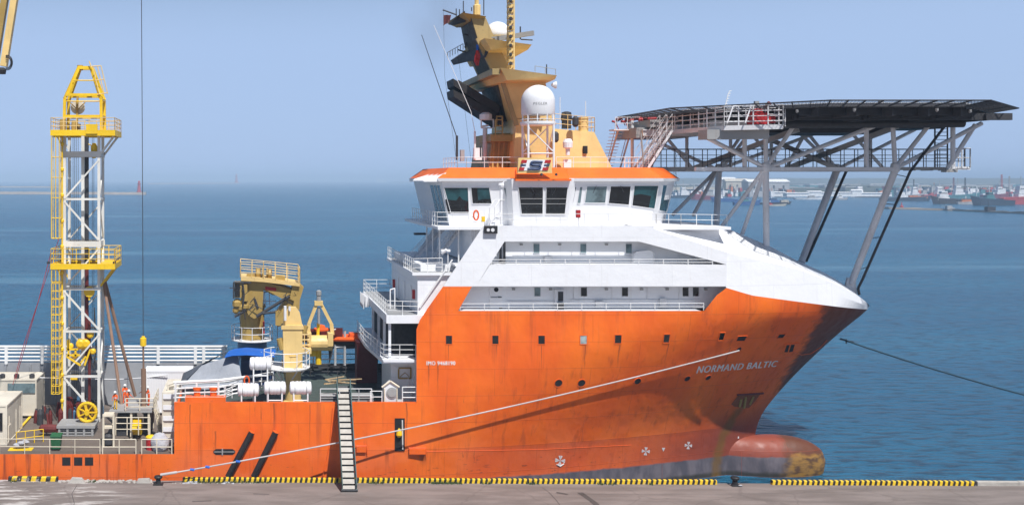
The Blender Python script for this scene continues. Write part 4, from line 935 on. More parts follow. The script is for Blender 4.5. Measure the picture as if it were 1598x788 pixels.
# ---------------------------------------------------------------- funnel block and mast
s = MB()
s.ring([(XW(803,94), 94, 29.2), (XW(955,94), 94, 29.2), (XW(955,94), 102.5, 29.2), (XW(803,94), 102.5, 29.2)],
       [(XW(807,94), 94.3, ZW(196,94)), (XW(929,94), 94.3, ZW(206,94)), (XW(927,94), 102, ZW(206,94)), (XW(807,94), 102, ZW(196,94))])
FB = s.build('funnel_house', 'ochre', SHIP)
s = MB(); s.pbox(911, 228, 917, 240, 93.9, .3); s.build('vent_opening', 'void', FB)
for x, y in ((867,214), (898,190)):
    s = MB(); s.lathe(W(x, y, 93.4), [(.15,-.5),(.3,-.3),(.3,.3),(.12,.5)], 10) ; s.build('dark_horn', 'dark_steel', FB)
s = MB(); s.path([W(868,248,92.6), W(867,260,92.6)], .03); s.build('cable_run', 'dark_steel', FB)
s = MB(); s.lathe(W(886,241,92.4), [(.18,-.1),(.2,.5),(.42,.6),(.45,1.1),(.3,1.4)], 12); s.box(W(880,262,92.6), W(890,249,92.9)); s.build('searchlight', 'white_clean', FB)
s = MB(); s.rail([(XW(866,94.2), 94.4, ZW(200,94)), (XW(929,94.2), 94.4, ZW(206,94)), (XW(930,94.2)+.3, 101, ZW(206,94))], h=1.35, bars=3, sp=1.1, r=.03); s.build('funnel_railing', 'ochre', FB)
s = MB(); s.lathe(W(910,206,94.8), [(.42,0),(.42,1.2),(.48,1.2),(.48,1.35)], 12); s.build('vent_post', 'ochre', FB)
s = MB(); s.lathe(W(884,201,95), [(.45,0),(.45,.7),(.55,.9),(.45,1.5),(.15,1.6)], 10); s.build('exhaust_cowl', 'dark_steel', FB)
# mast: main leaning column
def col4(s, pn0_, pn1_, pf0, pf1, y0_, y1_, Yn, Yf):
    """column: near-face px edges at bottom (pn0_,pn1_) row y0_, at top (pf0,pf1) row y1_, between depths"""
    b = [Vector((XW(pn0_,Yn), Yn, ZW(y0_,Yn))), Vector((XW(pn1_,Yn), Yn, ZW(y0_,Yn)))]
    t = [Vector((XW(pf0,Yn), Yn, ZW(y1_,Yn))), Vector((XW(pf1,Yn), Yn, ZW(y1_,Yn)))]
    D = Vector((0, Yf-Yn, 0)); s.ring([b[0], b[1], b[1]+D, b[0]+D], [t[0], t[1], t[1]+D, t[0]+D])
MA = MB(); col4(MA, 801, 862, 806, 862, 250, 185, 94.1, 103.5); col4(MA, 806, 862, 782, 850, 186, 122, 94.1, 103)
MAST = MA.build('mast', 'ochre', SHIP)
s = MB(); col4(s, 776, 806, 745, 772, 128, 60, 95.5, 101.5); col4(s, 746, 773, 735, 757, 62, 26, 96, 100.5); s.build('upper_mast', 'tan', MAST)
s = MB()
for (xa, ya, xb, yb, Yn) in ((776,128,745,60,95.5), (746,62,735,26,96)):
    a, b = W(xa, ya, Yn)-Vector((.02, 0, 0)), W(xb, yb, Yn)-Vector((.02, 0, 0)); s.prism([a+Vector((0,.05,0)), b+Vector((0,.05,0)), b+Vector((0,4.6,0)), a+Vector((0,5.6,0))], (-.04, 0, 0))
a, b = W(806,186,94.1)-Vector((.02,0,0)), W(782,122,94.1)-Vector((.02,0,0)); s.prism([a+Vector((0,3.5,0)), b+Vector((0,1.5,0)), b+Vector((0,8.6,0)), a+Vector((0,8.8,0))], (-.04, 0, 0)); s.build('side_shade_plate', 'mast_shade', MAST)  # dark plates stand in for shade on the mast's left faces
s = MB()
for Yq in (97.2, 99.2): s.beam(Vector((XW(781,95.5)-.12, Yq, ZW(128,95.5))), Vector((XW(748,95.5)-.12, Yq, ZW(60,95.5))), .22, .12)
s.beam(Vector((XW(781,95.5)-.2, 95.6, ZW(128,95.5))), Vector((XW(748,95.5)-.2, 95.6, ZW(60,95.5))), .3, .3); 
s.beam((XW(808,94)-.05, 94.2, ZW(196,94)), (XW(786,94)-.05, 94.2, ZW(128,94)), .35, .35)
s.build('mast_stiffeners', 'tan', MAST)
s = MB()   # lower platform with deep fascia
s.ring([W(791,126,91.5), W(866,124.5,91.5), (XW(866,91.5)+.8, 104, ZW(124.5,91.5)), (XW(791,91.5)-1.0, 104, ZW(126,91.5))], [W(781,106,91), W(869,118,91), (XW(869,91)+.9, 104.5, ZW(116,91)), (XW(781,91)-.2, 104.5, ZW(106,91))])
s.build('lower_radar_platform', 'ochre', MAST)
s = MB(); s.beam((XW(781,91)-.3, 91.3, ZW(112,91.3)), (XW(781,91)-.3, 104.5, ZW(112,91.3)), .7, .55); s.build('platform_edge', 'tan', MAST)
s = MB(); s.ring([W(766,78,94), W(824,78,94), (XW(818,94), 103, ZW(85,94)), (XW(766,94), 103, ZW(88,94))], [W(756,60,93.5), W(830,70,93.5), (XW(830,93.5), 103.5, ZW(68,93.5)), (XW(756,93.5), 103.5, ZW(60,93.5))]); s.build('middle_radar_platform', 'ochre', MAST)
s = MB(); s.ring([(XW(762,94), 95, ZW(88,94)), (XW(766,94), 95, ZW(80,94)), (XW(750,94)-.2, 103.6, ZW(74,94)), (XW(740,94), 103.6, ZW(84,94))], [(XW(762,94), 96, ZW(66,94)), (XW(766,94), 96, ZW(62,94)), (XW(756,94), 104.5, ZW(62,94)), (XW(738,94), 104.5, ZW(74,94))]); s.build('side_bracket', 'dark_steel', MAST)
s = MB(); s.ring([W(733,34,96.5), W(752,32,96.5), (XW(752,96.5), 100.5, ZW(33,96.5)), (XW(726,96.5), 100.5, ZW(34,96.5))], [W(722,20,95.5), W(759,26,95.5), (XW(760,95.5), 101.5, ZW(26,95.5)), (XW(722,95.5)-.4, 101.5, ZW(21,95.5))]); s.build('top_platform', 'khaki', MAST)
s = MB(); s.ring([(XW(714,97), 98, ZW(30,97)), (XW(727,97), 97, ZW(34,97)), (XW(734,97), 100.5, ZW(34,97)), (XW(716,97), 100.5, ZW(31,97))], [(XW(711,97), 97, ZW(29,97)), (XW(722,97), 96, ZW(20,97)), (XW(726,97), 101, ZW(20,97)), (XW(712,97), 101, ZW(29,97))]); s.build('top_platform_flare', 'dark_steel', MAST)
def pole(pix, Y, r, mat, name, parent=MAST, n=6, taper=1.): 
    s = MB()
    for i, (a, b) in enumerate(zip(pix, pix[1:])): s.tube(W(*a, Y), W(*b, Y), r, n, r*taper)
    return s.build(name, mat, parent)
s = MB()   # tall lattice pole
for dx in (-3.3, 3.3):
    for Yq in (92.6, 93.3): s.beam((XW(797+dx,93), Yq, ZW(118,93)), (XW(797+dx,93), Yq, ZW(-16,93)), .12)
for k in range(15):
    y0_, y1_ = 112-k*8.6, 112-(k+1)*8.6
    s.beam(W(793.7,y0_,92.6), W(800.3,y1_,92.6), .09); s.box(W(793.7,y0_+2.4,92.58), W(800.3,y0_,93.3))
s.build('signal_mast', 'ochre', MAST)
s = MB()
for k in range(8): s.lathe(W(797, 100-k*14, 92.45), [(.08,-.12),(.14,-.05),(.14,.12),(.06,.2)], 8)
s.build('navigation_lights', 'dark_steel', MAST)
def dome(px, py, rpx, Y, hpx, name, mat='white_clean', parent=SHIP, n=24):
    r = rpx*Y/F; h = hpx*Y/F; c = W(px, py, Y); s = MB()
    prof = [(r*.96, 0), (r, .12), (r, h)]+[(r*math.cos(a), h+r*.98*math.sin(a)) for a in [PI/2*k/9 for k in range(1, 9)]]+[(.02, h+r*.985)]
    s.lathe(c, prof, n); return s.build(name, mat, parent, smooth=True)
dome(776, 57, 19, 98, 4, 'satellite_dome', parent=MAST); dome(753, 50, 6, 98, 3, 'small_dome', parent=MAST); dome(741, 0+8, 0.1, 98, 1, 'whip_tip', parent=MAST) if False else None
s = MB(); s.beam(W(768,62,96), W(833,52,94), .32, .42); s.lathe(W(795,59,95), [(.3,-1),(.3,.1)], 8); s.build('radar_scanner', 'grey_steel', MAST)
s = MB(); s.path([W(742,30,97), W(742,3,97), W(745,-10,97)], .09); s.path([W(748,26,97), W(748,8,97)], .12); s.lathe(W(744,24,97), [(.35,0),(.35,.9),(.2,1.0),(.2,2.2)], 8); s.build('top_aerials', 'ochre', MAST)
for pts in ([(723,20),(723,2)], [(712,28),(712,14)], [(717,24),(717,15)], [(755,24),(755,-6)], [(736,18),(736,12)]): pole(pts, 97, .05, 'dark_steel', 'whip_aerial')
for pts, Yq in (([(691,16),(713,24)], 99), ([(725,54),(743,60)], 99), ([(714,78),(728,82)], 100), ([(727,75),(727,66)], 100), ([(732,80),(732,63)], 100), ([(813,62),(831,63)], 98), ([(812,62),(812,42)], 98), ([(744,62),(756,66)],96)): pole(pts, Yq, .07, 'dark_steel', 'yard_arm')
s = MB(); s.rail([(XW(724,96), 104, ZW(82,99)), (XW(740,96), 101, ZW(74,99))], h=.6, bars=1, sp=.5, r=.03); s.build('platform_rail', 'grey_steel', MAST)
s = MB(); s.rail([W(835,112,91.5), W(867,117,91.5)], h=.5, bars=1, sp=1, r=.025); s.build('platform_rail', 'grey_steel', MAST)
pole([(853,116),(853,101)], 92, .05, 'dark_steel', 'whip_aerial'); pole([(874,245),(874,152)], 95, .03, 'white_clean', 'whip_aerial'); pole([(914,190),(914,158)], 96, .03, 'white_clean', 'whip_aerial')
# black exhaust trunks
s = MB()
for k, (dy, x1) in enumerate(((0, 779), (17, 783))):
    a0, a1 = W(707, 123+dy, 97), W(x1, 164+dy*.9, 97)
    s.hexa([a0, a1, a1+Vector((0, 4, 0)), a0+Vector((0, 3.2, 0))]+[v-Vector((0, 0, 1.05)) for v in (a0+Vector((.1,0,.35)), a1, a1+Vector((0, 4, 0)), a0+Vector((.1, 3.2, .35)))])
    s.tube(W(712, 131+dy, 97.6), W(x1, 172+dy*.9, 97.6), .42, 12)
s.build('exhaust_trunks', 'black', MAST)
s = MB(); s.path([W(775,198,97), W(775,182,97), W(784,182,96), W(784,245,96)], .08)
s.rail([W(773,214,95), W(784,214,95)], h=1.6, bars=3, sp=.5, r=.05); s.box(W(766,221,95), W(786,214,100)); s.build('exhaust_gallery', 'khaki', MAST)
s = MB(); s.ring([(XW(763,96), 96, 29.2), (XW(804,96), 96, 29.2), (XW(804,96), 104, 29.2), (XW(763,96), 104, 29.2)], [(XW(770,96), 96, ZW(208,96)), (XW(804,96), 96, ZW(208,96)), (XW(804,96), 103.5, ZW(208,96)), (XW(770,96), 103.5, ZW(208,96))]); s.build('mast_foot', 'khaki', MAST)
s = MB()
for k in range(5): x = XW(768+k*7.5, 95.95); s.beam((x, 95.9, 29.2), (x+.25, 95.9, ZW(210,95.9)), .16, .22)
s.build('mast_foot_ribs', 'khaki', MAST)
s = MB(); s.tube(W(757,250,97), W(757,200,97), .22, 10); s.tube(W(751,198,97), W(762,196,97), .1); s.path([W(751,200,97), W(751,187,97), W(770,187,97), W(770,200,97), W(751,200,97)], .07); s.lathe(W(758,184,97), [(.6,-.2),(.6,.3),(.3,.5)], 10); s.build('side_aerial_stand', 'lgrey_steel', SHIP)
# big radome in front
Yr = 90.6; RC = W(839.5, 180, Yr)
rd = dome(839.5, 180, 25.5, Yr, 22, 'radome')
s = MB(); uv, fs = textmesh('PEGLER')
def cyl(u, v, x0, x1, y0, y1):
    px = lerp(x0, x1, u); py = lerp(y0, y1, v); X = XW(px, Yr-1.4); dx = X-RC.x; R_ = 25.5*Yr/F+.015; return Vector((X, RC.y-math.sqrt(max(0.01, R_*R_-dx*dx)), ZW(py, Yr-1.2)))
s.add([cyl(u, v, 833, 854, 164, 160) for u, v in uv], fs); s.build('faint_lettering', 'grey_steel', rd)
s = MB(); s.lathe(W(839.5, 196, Yr), [(1.5,0),(1.55,.12),(1.55,.30),(1.48,.32)], 24)
for k in range(10): a = 2*PI*k/10; c = RC+Vector((1.38*math.cos(a), 1.38*math.sin(a), 0)); s.tube((c.x, c.y, ZW(195,Yr)), (c.x, c.y, ZW(178,Yr)), .05)
q = W(839.5,179,Yr); ZR = q.z
for k in range(24):
    a, b = 2*PI*k/24, 2*PI*(k+1)/24
    s.tube((RC.x+1.5*math.cos(a), RC.y+1.5*math.sin(a), ZW(187,Yr)), (RC.x+1.5*math.cos(b), RC.y+1.5*math.sin(b), ZW(187,Yr)), .025, 5)
s.build('radome_gallery', 'white_clean', rd)
s = MB(); Rr = 1.12
cs = [RC+Vector((sx*Rr, sy*.95, 0)) for sx, sy in ((-1,-1), (1,-1), (1,1), (-1,1))]
for c in cs: s.tube((c.x, c.y, 29.2), (c.x, c.y, ZW(194,Yr)), .10, 8)
for i in range(4):
    a, b = cs[i], cs[(i+1) % 4]; s.tube((a.x, a.y, ZW(199,Yr)), (b.x, b.y, ZW(238,Yr)), .05); s.tube((a.x, a.y, ZW(240,Yr)), (b.x, b.y, ZW(240,Yr)), .05)
s.build('radome_legs', 'white_clean', rd)
s = MB(); s.lathe(W(866,133,92), [(.12,-.3),(.3,.0),(.34,.1)], 10, 'x'); s.build('loudhailer', 'white_clean', SHIP)
# whip aerials and boxes on the bridge roof
pole([(713,250),(713,215),(658,55)], 97, .045, 'dark_steel', 'long_whip_aerial', SHIP, taper=.7); pole([(742,250),(741,205),(735,175),(677,40)], 96, .032, 'white_clean', 'long_whip_aerial', SHIP, taper=.8)
pole([(741,248),(741,205)], 95, .1, 'white_clean', 'aerial_base', SHIP); pole([(713,250),(713,212)], 96.9, .12, 'dark_steel', 'aerial_base', SHIP); pole([(750,246),(750,228)], 94, .08, 'dark_steel', 'aerial_base', SHIP)
s = MB(); s.pbox(740, 231, 752, 250, 95, .5); s.build('white_aerial_panel', 'white_clean', SHIP); s = MB(); s.pbox(719, 234, 725, 252, 96, .4); s.build('grey_aerial_box', 'grey_steel', SHIP)
s = MB(); s.path([W(692,17,99), W(694,120,99), W(712,250,97)], .012); s.path([W(714,79,100), W(735,250,97)], .012); s.build('halyards', 'dark_steel', MAST)
s = MB(); rows = [[W(692+dx, y, 99)+Vector((0, .12*math.sin(dx*.8), 0)) for dx in (0, 3, 6, 9, 12)] for y in (24, 30, 35)]; rows[1][4] = W(702, 33, 99); rows[2] = [W(692, 41, 99), W(694, 39, 99), W(696, 38, 99), W(698, 37, 99), W(700, 36, 99)]
s.grid(rows); s.grid([[v+Vector((0, .02, 0)) for v in r] for r in rows], True); tag(s.build('dark_flag', 'darkred'), 'dark maroon flag flying from the highest yard of the mast', 'flag')
s = MB(); cl = [[W(x, y, 96)+Vector((0, .1*math.sin(i*2+y), 0)) for i, x in enumerate(xs)] for y, xs in ((70,(743,745,747)), (79,(743,745.5,748)), (88,(741,745.5,749.5)), (96,(740,744,748)), (103,(743,745,747)))]
s.grid(cl[:3]); s.k = 0; s2 = MB(); s2.grid(cl[1:]); 
fl = s2.build('signal_flag', 'red'); tag(fl, 'limp red flag with a blue corner hanging beside the mast', 'flag'); s = MB(); s.grid([[v+Vector((0, -.02, 0)) for v in r] for r in cl[:2]]); s.build('blue_canton', 'blue_cover', fl)

# thin exhaust smoke drifting left of the mast top
sm = bpy.data.materials.new('exhaust_smoke'); sm.use_nodes = True; nt = sm.node_tree; nt.nodes.clear(); out = nt.nodes.new('ShaderNodeOutputMaterial'); pv = nt.nodes.new('ShaderNodeVolumePrincipled')
g_ = nt.nodes.new('ShaderNodeTexCoord'); dd = nt.nodes.new('ShaderNodeVectorMath'); dd.operation = 'LENGTH'; nt.links.new(mapping(nt, g_.outputs['Object'], (1/4.6, 1/3.2, 1/6.2)), dd.inputs[0])
fall = sstep(nt, dd.outputs['Value'], .15, 1.0, 1, 0); nz = sstep(nt, noise(nt, mapping(nt, g_.outputs['Object'], (.35, .35, .2)), 1.0, 3), .3, .7)
nt.links.new(mth(nt, 'MULTIPLY', mth(nt, 'MULTIPLY', fall, nz), .11), pv.inputs['Density']); pv.inputs['Color'].default_value = (.30, .30, .33, 1); nt.links.new(pv.outputs[0], out.inputs['Volume'])
s = MB(); cS = W(686, 40, 99); s.lathe(cS, [(4.6*math.cos(a), 6.2*math.sin(a)) for a in [-1.5+3.0*i/10 for i in range(11)]], 20); o = s.build('smoke', sm, origin=cS); o['kind'] = 'stuff'
# ---------------------------------------------------------------- bridge front details
s = MB(); s.tube(W(782,350,88.8), W(782,292,88.8), .12, 10); s.lathe(W(782,291,88.8), [(.22,-.1),(.28,.1),(.22,.3)], 10); s.tube(W(782,289,88.8), W(787,283,88.8), .05); s.build('whistle_post', 'white_clean', SHIP)
s = MB()
for x in (764, 772): s.path([W(x,352,88.4), W(x,324,88.4), W(x+8,312,88.6), W(x+16,312,88.8)], .045)
s.build('ladder_hoops', 'rail', SHIP); s = MB(); s.beam(W(768,350,88.4), W(781,333,88.5), .25, .3); s.build('davit_arm', 'white_clean', SHIP)
def lifebuoy(px, py, Y, label, r=.36):
    s = MB(); c = W(px, py, Y)
    for k in range(18):
        a, b = 2*PI*k/18, 2*PI*(k+1)/18; s.tube(c+Vector((r*math.cos(a)*.6, 0, r*math.sin(a)*1.15)), c+Vector((r*math.cos(b)*.6, 0, r*math.sin(b)*1.15)), .07, 8)
    return tag(s.build('lifebuoy', 'coverall'), label, 'lifebuoy')
lifebuoy(743, 336, 89.1, 'orange lifebuoy hung on the bridge wing railing')
s = MB(); s.pbox(752, 338, 757, 346, 89, .2); tag(s.build('rescue_light', 'yellow'), 'small yellow rescue light beside the lifebuoy on the bridge wing', 'light')
s = MB(); s.pbox(900, 328, 906, 340, 88.3, .3); e = s.build('alarm_box', 'red', SHIP); s = MB(); s.tube(W(903,352,88.4), W(903,340,88.4), .04); s.build('post', 'rail', e)
for px in (845, 868): s = MB(); s.lathe(W(px, 272.5, 88.4), [(.10,-.12),(.13,.0),(.08,.15)], 8, 'y'); s.build('deck_lamp', 'dark_steel', SHIP)

# ---------------------------------------------------------------- helideck
ZH = 34.45; HCx, HCy, HR = 53.7, 98.2, 13.8
def octa(R_, rot=PI/8): return [(HCx+R_/math.cos(PI/8)*math.cos(rot+k*PI/4), HCy+R_/math.cos(PI/8)*math.sin(rot+k*PI/4)) for k in range(8)]
s = MB(); s.ring([Vector((x, y, ZH-.22)) for x, y in octa(HR)], [Vector((x, y, ZH)) for x, y in octa(HR)]); HD = s.build('helideck', 'helimetal', SHIP)
s = MB()
oc = octa(HR)
def inoct(x, R_=HR): return R_ if abs(x) < R_*math.tan(PI/8) else R_-(abs(x)-R_*math.tan(PI/8))
for k in range(-6, 7):                    # plate girders under the deck
    y = k*2.0; w = inoct(y, HR-.3); s.box((HCx-w, HCy+y-.06, ZH-.85), (HCx+w, HCy+y+.06, ZH-.22))
for k in range(-4, 5): x = k*3.0; w = inoct(x, HR-.3); s.box((HCx+x-.09, HCy-w, ZH-1.0), (HCx+x+.09, HCy+w, ZH-.22))
s.build('deck_girders', 'dark_steel', HD)
s = MB(); s.box((46.6, 94.8, ZH-1.95), (59.5, 101.5, ZH-.87)); s.box((59.5, 96, ZH-1.5), (65.5, 100.5, ZH-.87)); s.tube((47.2, 91.5, ZH-1.35), (64.3, 91.5, ZH-1.25), .38, 12); s.build('underdeck_duct', 'dark_steel', HD)
# perimeter safety net on outriggers
s = MB(); oi, oo = octa(HR+.02), octa(HR+1.95)
for k in range(8):
    a, b = Vector((*oi[k], ZH-.25)), Vector((*oi[(k+1) % 8], ZH-.25)); c, d = Vector((*oo[k], ZH+.12)), Vector((*oo[(k+1) % 8], ZH+.12))
    s.tube(c, d, .05); s.tube(a, b, .08); n = 9
    s.tube(a.lerp(c,.5), b.lerp(d,.5), .02)
    for i in range(n+1): s.beam(a.lerp(b, i/n), c.lerp(d, i/n), .07, .12)
    for i in range(46): s.tube(a.lerp(b, (i+.5)/46), c.lerp(d, (i+.5)/46), .014, 3)
    for i in range(1, 8): s.tube(a.lerp(c, i/8), b.lerp(d, i/8), .014, 3)
s.build('safety_net', 'net', HD)
s = MB()
for k in range(8):
    a, b = Vector((*oc[k], ZH)), Vector((*oc[(k+1) % 8], ZH))
    for i in range(64): p = a.lerp(b, (i+.5)/64); s.box(p+Vector((-.05, -.05, 0)), p+Vector((.05, .05, .09)))
s.build('edge_cleats', 'white_clean', HD)
s = MB()
for x, y in ((1374,159.5), (1180,160)): p = W(x, y, 90); s.box(p+Vector((-.15,-.15,-.3)), p+Vector((.2,.15,.1)))
for k in range(8):
    for t in (.2, .8): p = Vector((*oc[k], ZH-.5)).lerp(Vector((*oc[(k+1)%8], ZH-.5)), t); s.lathe(p, [(.05,-.2),(.12,-.1),(.12,.1)], 8)
s.build('perimeter_lights', 'grey_steel', HD)
# main support girders (light boxes) and truss
YN, YFr = 93., 102.3
ZB, ZM = 29.2, 33.1
def TX(px): return XW(px, YN)
for Yq, rz in ((YN, 0), (YFr, 0)):
    s = MB(); s.hexa([(TX(1258) if Yq == YN else TX(1120), Yq-.3, ZM-.15), (TX(1575) if Yq != YN else TX(1512), Yq-.3, ZM+.35), (TX(1575) if Yq != YN else TX(1512), Yq+.3, ZM+.35), (TX(1258) if Yq == YN else TX(1120), Yq+.3, ZM-.15)]+
        [(TX(1258) if Yq == YN else TX(1120), Yq-.3, ZM+.55), (TX(1575) if Yq != YN else TX(1512), Yq-.3, ZM+1.0), (TX(1575) if Yq != YN else TX(1512), Yq+.3, ZM+1.0), (TX(1258) if Yq == YN else TX(1120), Yq+.3, ZM+.55)])
    s.build('main_girder', 'lgrey_steel', HD)
s = MB(); s.box((TX(1180), YN-.35, ZM+.05), (TX(1285), YN+.4, ZM+.95)); s.box((TX(1100), 92, ZM-.25), (TX(1220), 96, ZM+.4)); s.box((TX(1040), 98.5, ZM-.75), (TX(1140), 103, ZM-.1)); s.box((TX(1075),95.5,ZM-.25), (TX(1100),99,ZM+.2)); s.build('box_girder', 'lgrey_steel', HD)
s = MB()
for yq in (88.5, 107): s.box((TX(1130), yq-.2, ZM+.2), (TX(1520), yq+.2, ZM+.8))
for x in (1195, 1300, 1400, 1480): s.box((TX(x)-.15, 88, ZM+.15), (TX(x)+.15, 108, ZM+.7))
s.build('cross_girder', 'dark_steel', HD)
node = [(1195,262,1240,192), (1195,262,1093,208), (1198,262,1378,189), (1195,262,1195,190), (1397,262,1455,186), (1399,262,1532,190), (1397,262,1393,190), (1478,264,1522,192), (1162,262,1162,205), (1352,262,1352,195), (1487,264,1487,190)]
far = [(1195,262,1240,192), (1190,262,1085,212), (1198,262,1378,192), (1150,262,1100,200), (1200,262,1250,195), (1397,262,1330,195), (1399,262,1532,192), (1397,262,1345,195), (1310,262,1345,195), (1300,262,1245,192), (1215,262,1215,200), (1140,262,1140,205), (1455,262,1455,192), (1285,262,1285,200), (1478,262,1420,195)]
def tp(px, py, Yq): return Vector((TX(px), Yq, ZB+(262-py)*(ZM-ZB)/(262-193)))
for Yq, L_ in ((YN, node), (YFr, far)):
    for a in L_:
        s = MB(); s.tube(tp(a[0], a[1], Yq), tp(a[2], a[3], Yq), .20 if Yq == YN else .17, 8); s.build('truss_brace', 'lgrey_steel', HD)
    s = MB(); s.beam((TX(1085), Yq, ZB-.12), (TX(1400 if Yq == YN else 1490), Yq, ZB-.12), .42, .34); s.build('bottom_chord', 'lgrey_steel', HD)
for a in ((tp(1150,262,YFr), tp(1245,200,YN)), (tp(1310,262,YFr), tp(1400,195,YN)), (tp(1250,195,YFr), tp(1345,262,YN+4))):
    s = MB(); s.beam(a[0], a[1], .5, .42); s.build('diagonal_strut', 'grey_steel', HD)
for px in (1195, 1397):
    s = MB(); s.beam((TX(px), YN, ZB-.1), (TX(px), YFr, ZB-.1), .4, .36); s.build('cross_chord', 'lgrey_steel', HD)
    for Yq in (YN, YFr): s = MB(); s.lathe((TX(px), Yq, ZB-.45), [(.2,0),(.36,.15),(.4,.45),(.36,.8),(.2,.95)], 10); s.build('truss_node', 'lgrey_steel', HD)
for a, b, r in ((Vector((TX(1195), YN, ZB-.2)), W(1196,384,93), .27), (Vector((TX(1195), YFr, ZB-.2)), Vector((TX(1190), YFr, 22.8)), .30), (Vector((TX(1397), YN, ZB-.2)), W(1328,443,96.2), .30), (Vector((TX(1397), YFr, ZB-.2)), W(1251,409,100.2), .33),
                (Vector((TX(1192), YN, ZB-.2)), W(1126,354,95), .17), (Vector((TX(1193), YN, ZB-.2)), W(1158,366,94), .17), (Vector((TX(1190), YFr, ZB-.2)), W(1050,335,99), .17), (Vector((TX(1191), YFr, ZB-.2)), W(1082,336,98), .17)):
    s = MB(); s.tube(a, b, r, 14); s.build('support_column', 'lgrey_steel', HD)
s = MB(); c = W(1328,443,96.2); s.prism([c+Vector((-.8,-.1,-1.2)), c+Vector((-.35,-.1,.6)), c+Vector((.35,-.1,.6)), c+Vector((.6,-.1,-1.6))], (0, .25, 0)); s.build('column_bracket', 'lgrey_steel', HD)
s = MB(); pts = [W(1341,460,95.9), W(1339,450,95.9), W(1346,436,95.8), tp(1417,268,YN-.3), tp(1426,256,YN-.3), tp(1473,192,YN-.3)]
s.path(pts, .12, 8)
for t in (.12, .4, .7, .95): p = pts[2].lerp(pts[3], t); q = W(1328,443,96.2).lerp(Vector((TX(1397), YN, ZB)), t); s.tube(p, q, .035)
s.path([W(1258,408,100), Vector((TX(1410), YFr-.4, ZB-.2))], .13, 8); s.build('drain_pipe', 'dark_steel', HD)
# walkway under the deck
s = MB(); s.box((TX(1040), 97.6, ZB+.0), (TX(1540), 99.0, ZB+.10))
for sx in range(18): x = lerp(TX(1045), TX(1535), sx/17); s.beam((x, 97.4, ZB-.12), (x, 99.1, ZB-.12), .12, .2)
s.beam((TX(1040), 97.5, ZB-.02), (TX(1540), 97.5, ZB-.02), .08, .3); s.build('walkway', 'grey_steel', HD)
s = MB(); s.rail([(TX(1040), 97.5, ZB+.1), (TX(1560), 97.5, ZB+.1)], h=1.75, bars=3, sp=1.35, r=.035); s.rail([(TX(1060), 99.1, ZB+.1), (TX(1560), 99.1, ZB+.1)], h=1.75, bars=2, sp=1.35, r=.03); s.build('walkway_railing', 'dark_steel', HD)
s = MB(); xe = TX(1560); s.rail([(xe-1.6, 96.8, ZB+.1), (xe, 96.8, ZB+.1), (xe, 99.2, ZB+.1)], h=1.8, bars=2, sp=.8, r=.05); s.beam((xe-2.2, 96.9, ZB), (xe+.05, 96.9, ZB), .1, .3); s.box((xe-2.2, 96.8, ZB-.02), (xe, 99.2, ZB+.08)); s.build('end_landing', 'lgrey_steel', HD)
s = MB()
for x in (xe-3.1, xe-1.9):
    for y in (97.2,): s.tube((x, y, ZB+.1), (x, y, ZM+.6), .07)
for i in range(12): s.tube((xe-3.1, 97.2, ZB+.3+i*.35), (xe-1.9, 97.2, ZB+.3+i*.35), .03)
s.build('escape_ladder', 'dark_steel', HD); s = MB(); s.box((TX(1472), YN-.4, ZB-.4), (TX(1490), YN+.3, ZB-.1)); s.build('chord_foot', 'grey_steel', HD)
# access gallery on the near aft corner
g = [Vector((XW(1030,97.5), 97.5, ZW(205,97.5))), Vector((XW(1130,88.2), 88.2, ZW(203,88.2)-.0)), Vector((XW(1222,86), 86, ZW(201,86)-.12))]
zg = 32.55
g = [Vector((v.x, v.y, zg)) for v in g]
s = MB(); back = [v+Vector((1.0, 1.8, 0)) for v in g]
for i in range(2): s.hexa([g[i], g[i+1], back[i+1], back[i]]+[v+Vector((0, 0, .12)) for v in (g[i], g[i+1], back[i+1], back[i])]); s.beam(g[i]+Vector((0,0,.05)), g[i+1]+Vector((0,0,.05)), .08, .4)
s.build('access_gallery', 'lgrey_steel', HD)
s = MB(); s.rail([v+Vector((0, 0, .12)) for v in g]+[g[2]+Vector((.2, 1.8, .12))], h=1.8, bars=4, sp=1.15, r=.04, rp=.055); s.rail([v+Vector((.6, .8, .12)) for v in g], h=1.6, bars=3, sp=1.6, r=.035); s.build('gallery_railing', 'lgrey_steel', HD)
s = MB(); a, b = g[1]+Vector((-1.2, .6, -.35)), g[2]+Vector((-.2, 2.6, -.1)); s.hexa([a+Vector((0,0,-.55)), Vector((b.x, a.y-.9, a.z-.55)), Vector((b.x, b.y, a.z-.55)), Vector((a.x, b.y+2, a.z-.55)), a+Vector((0,0,.3)), Vector((b.x, a.y-.9, a.z+.3)), Vector((b.x, b.y, a.z+.3)), Vector((a.x, b.y+2, a.z+.3))]); s.build('gallery_box_beam', 'grey_steel', HD)
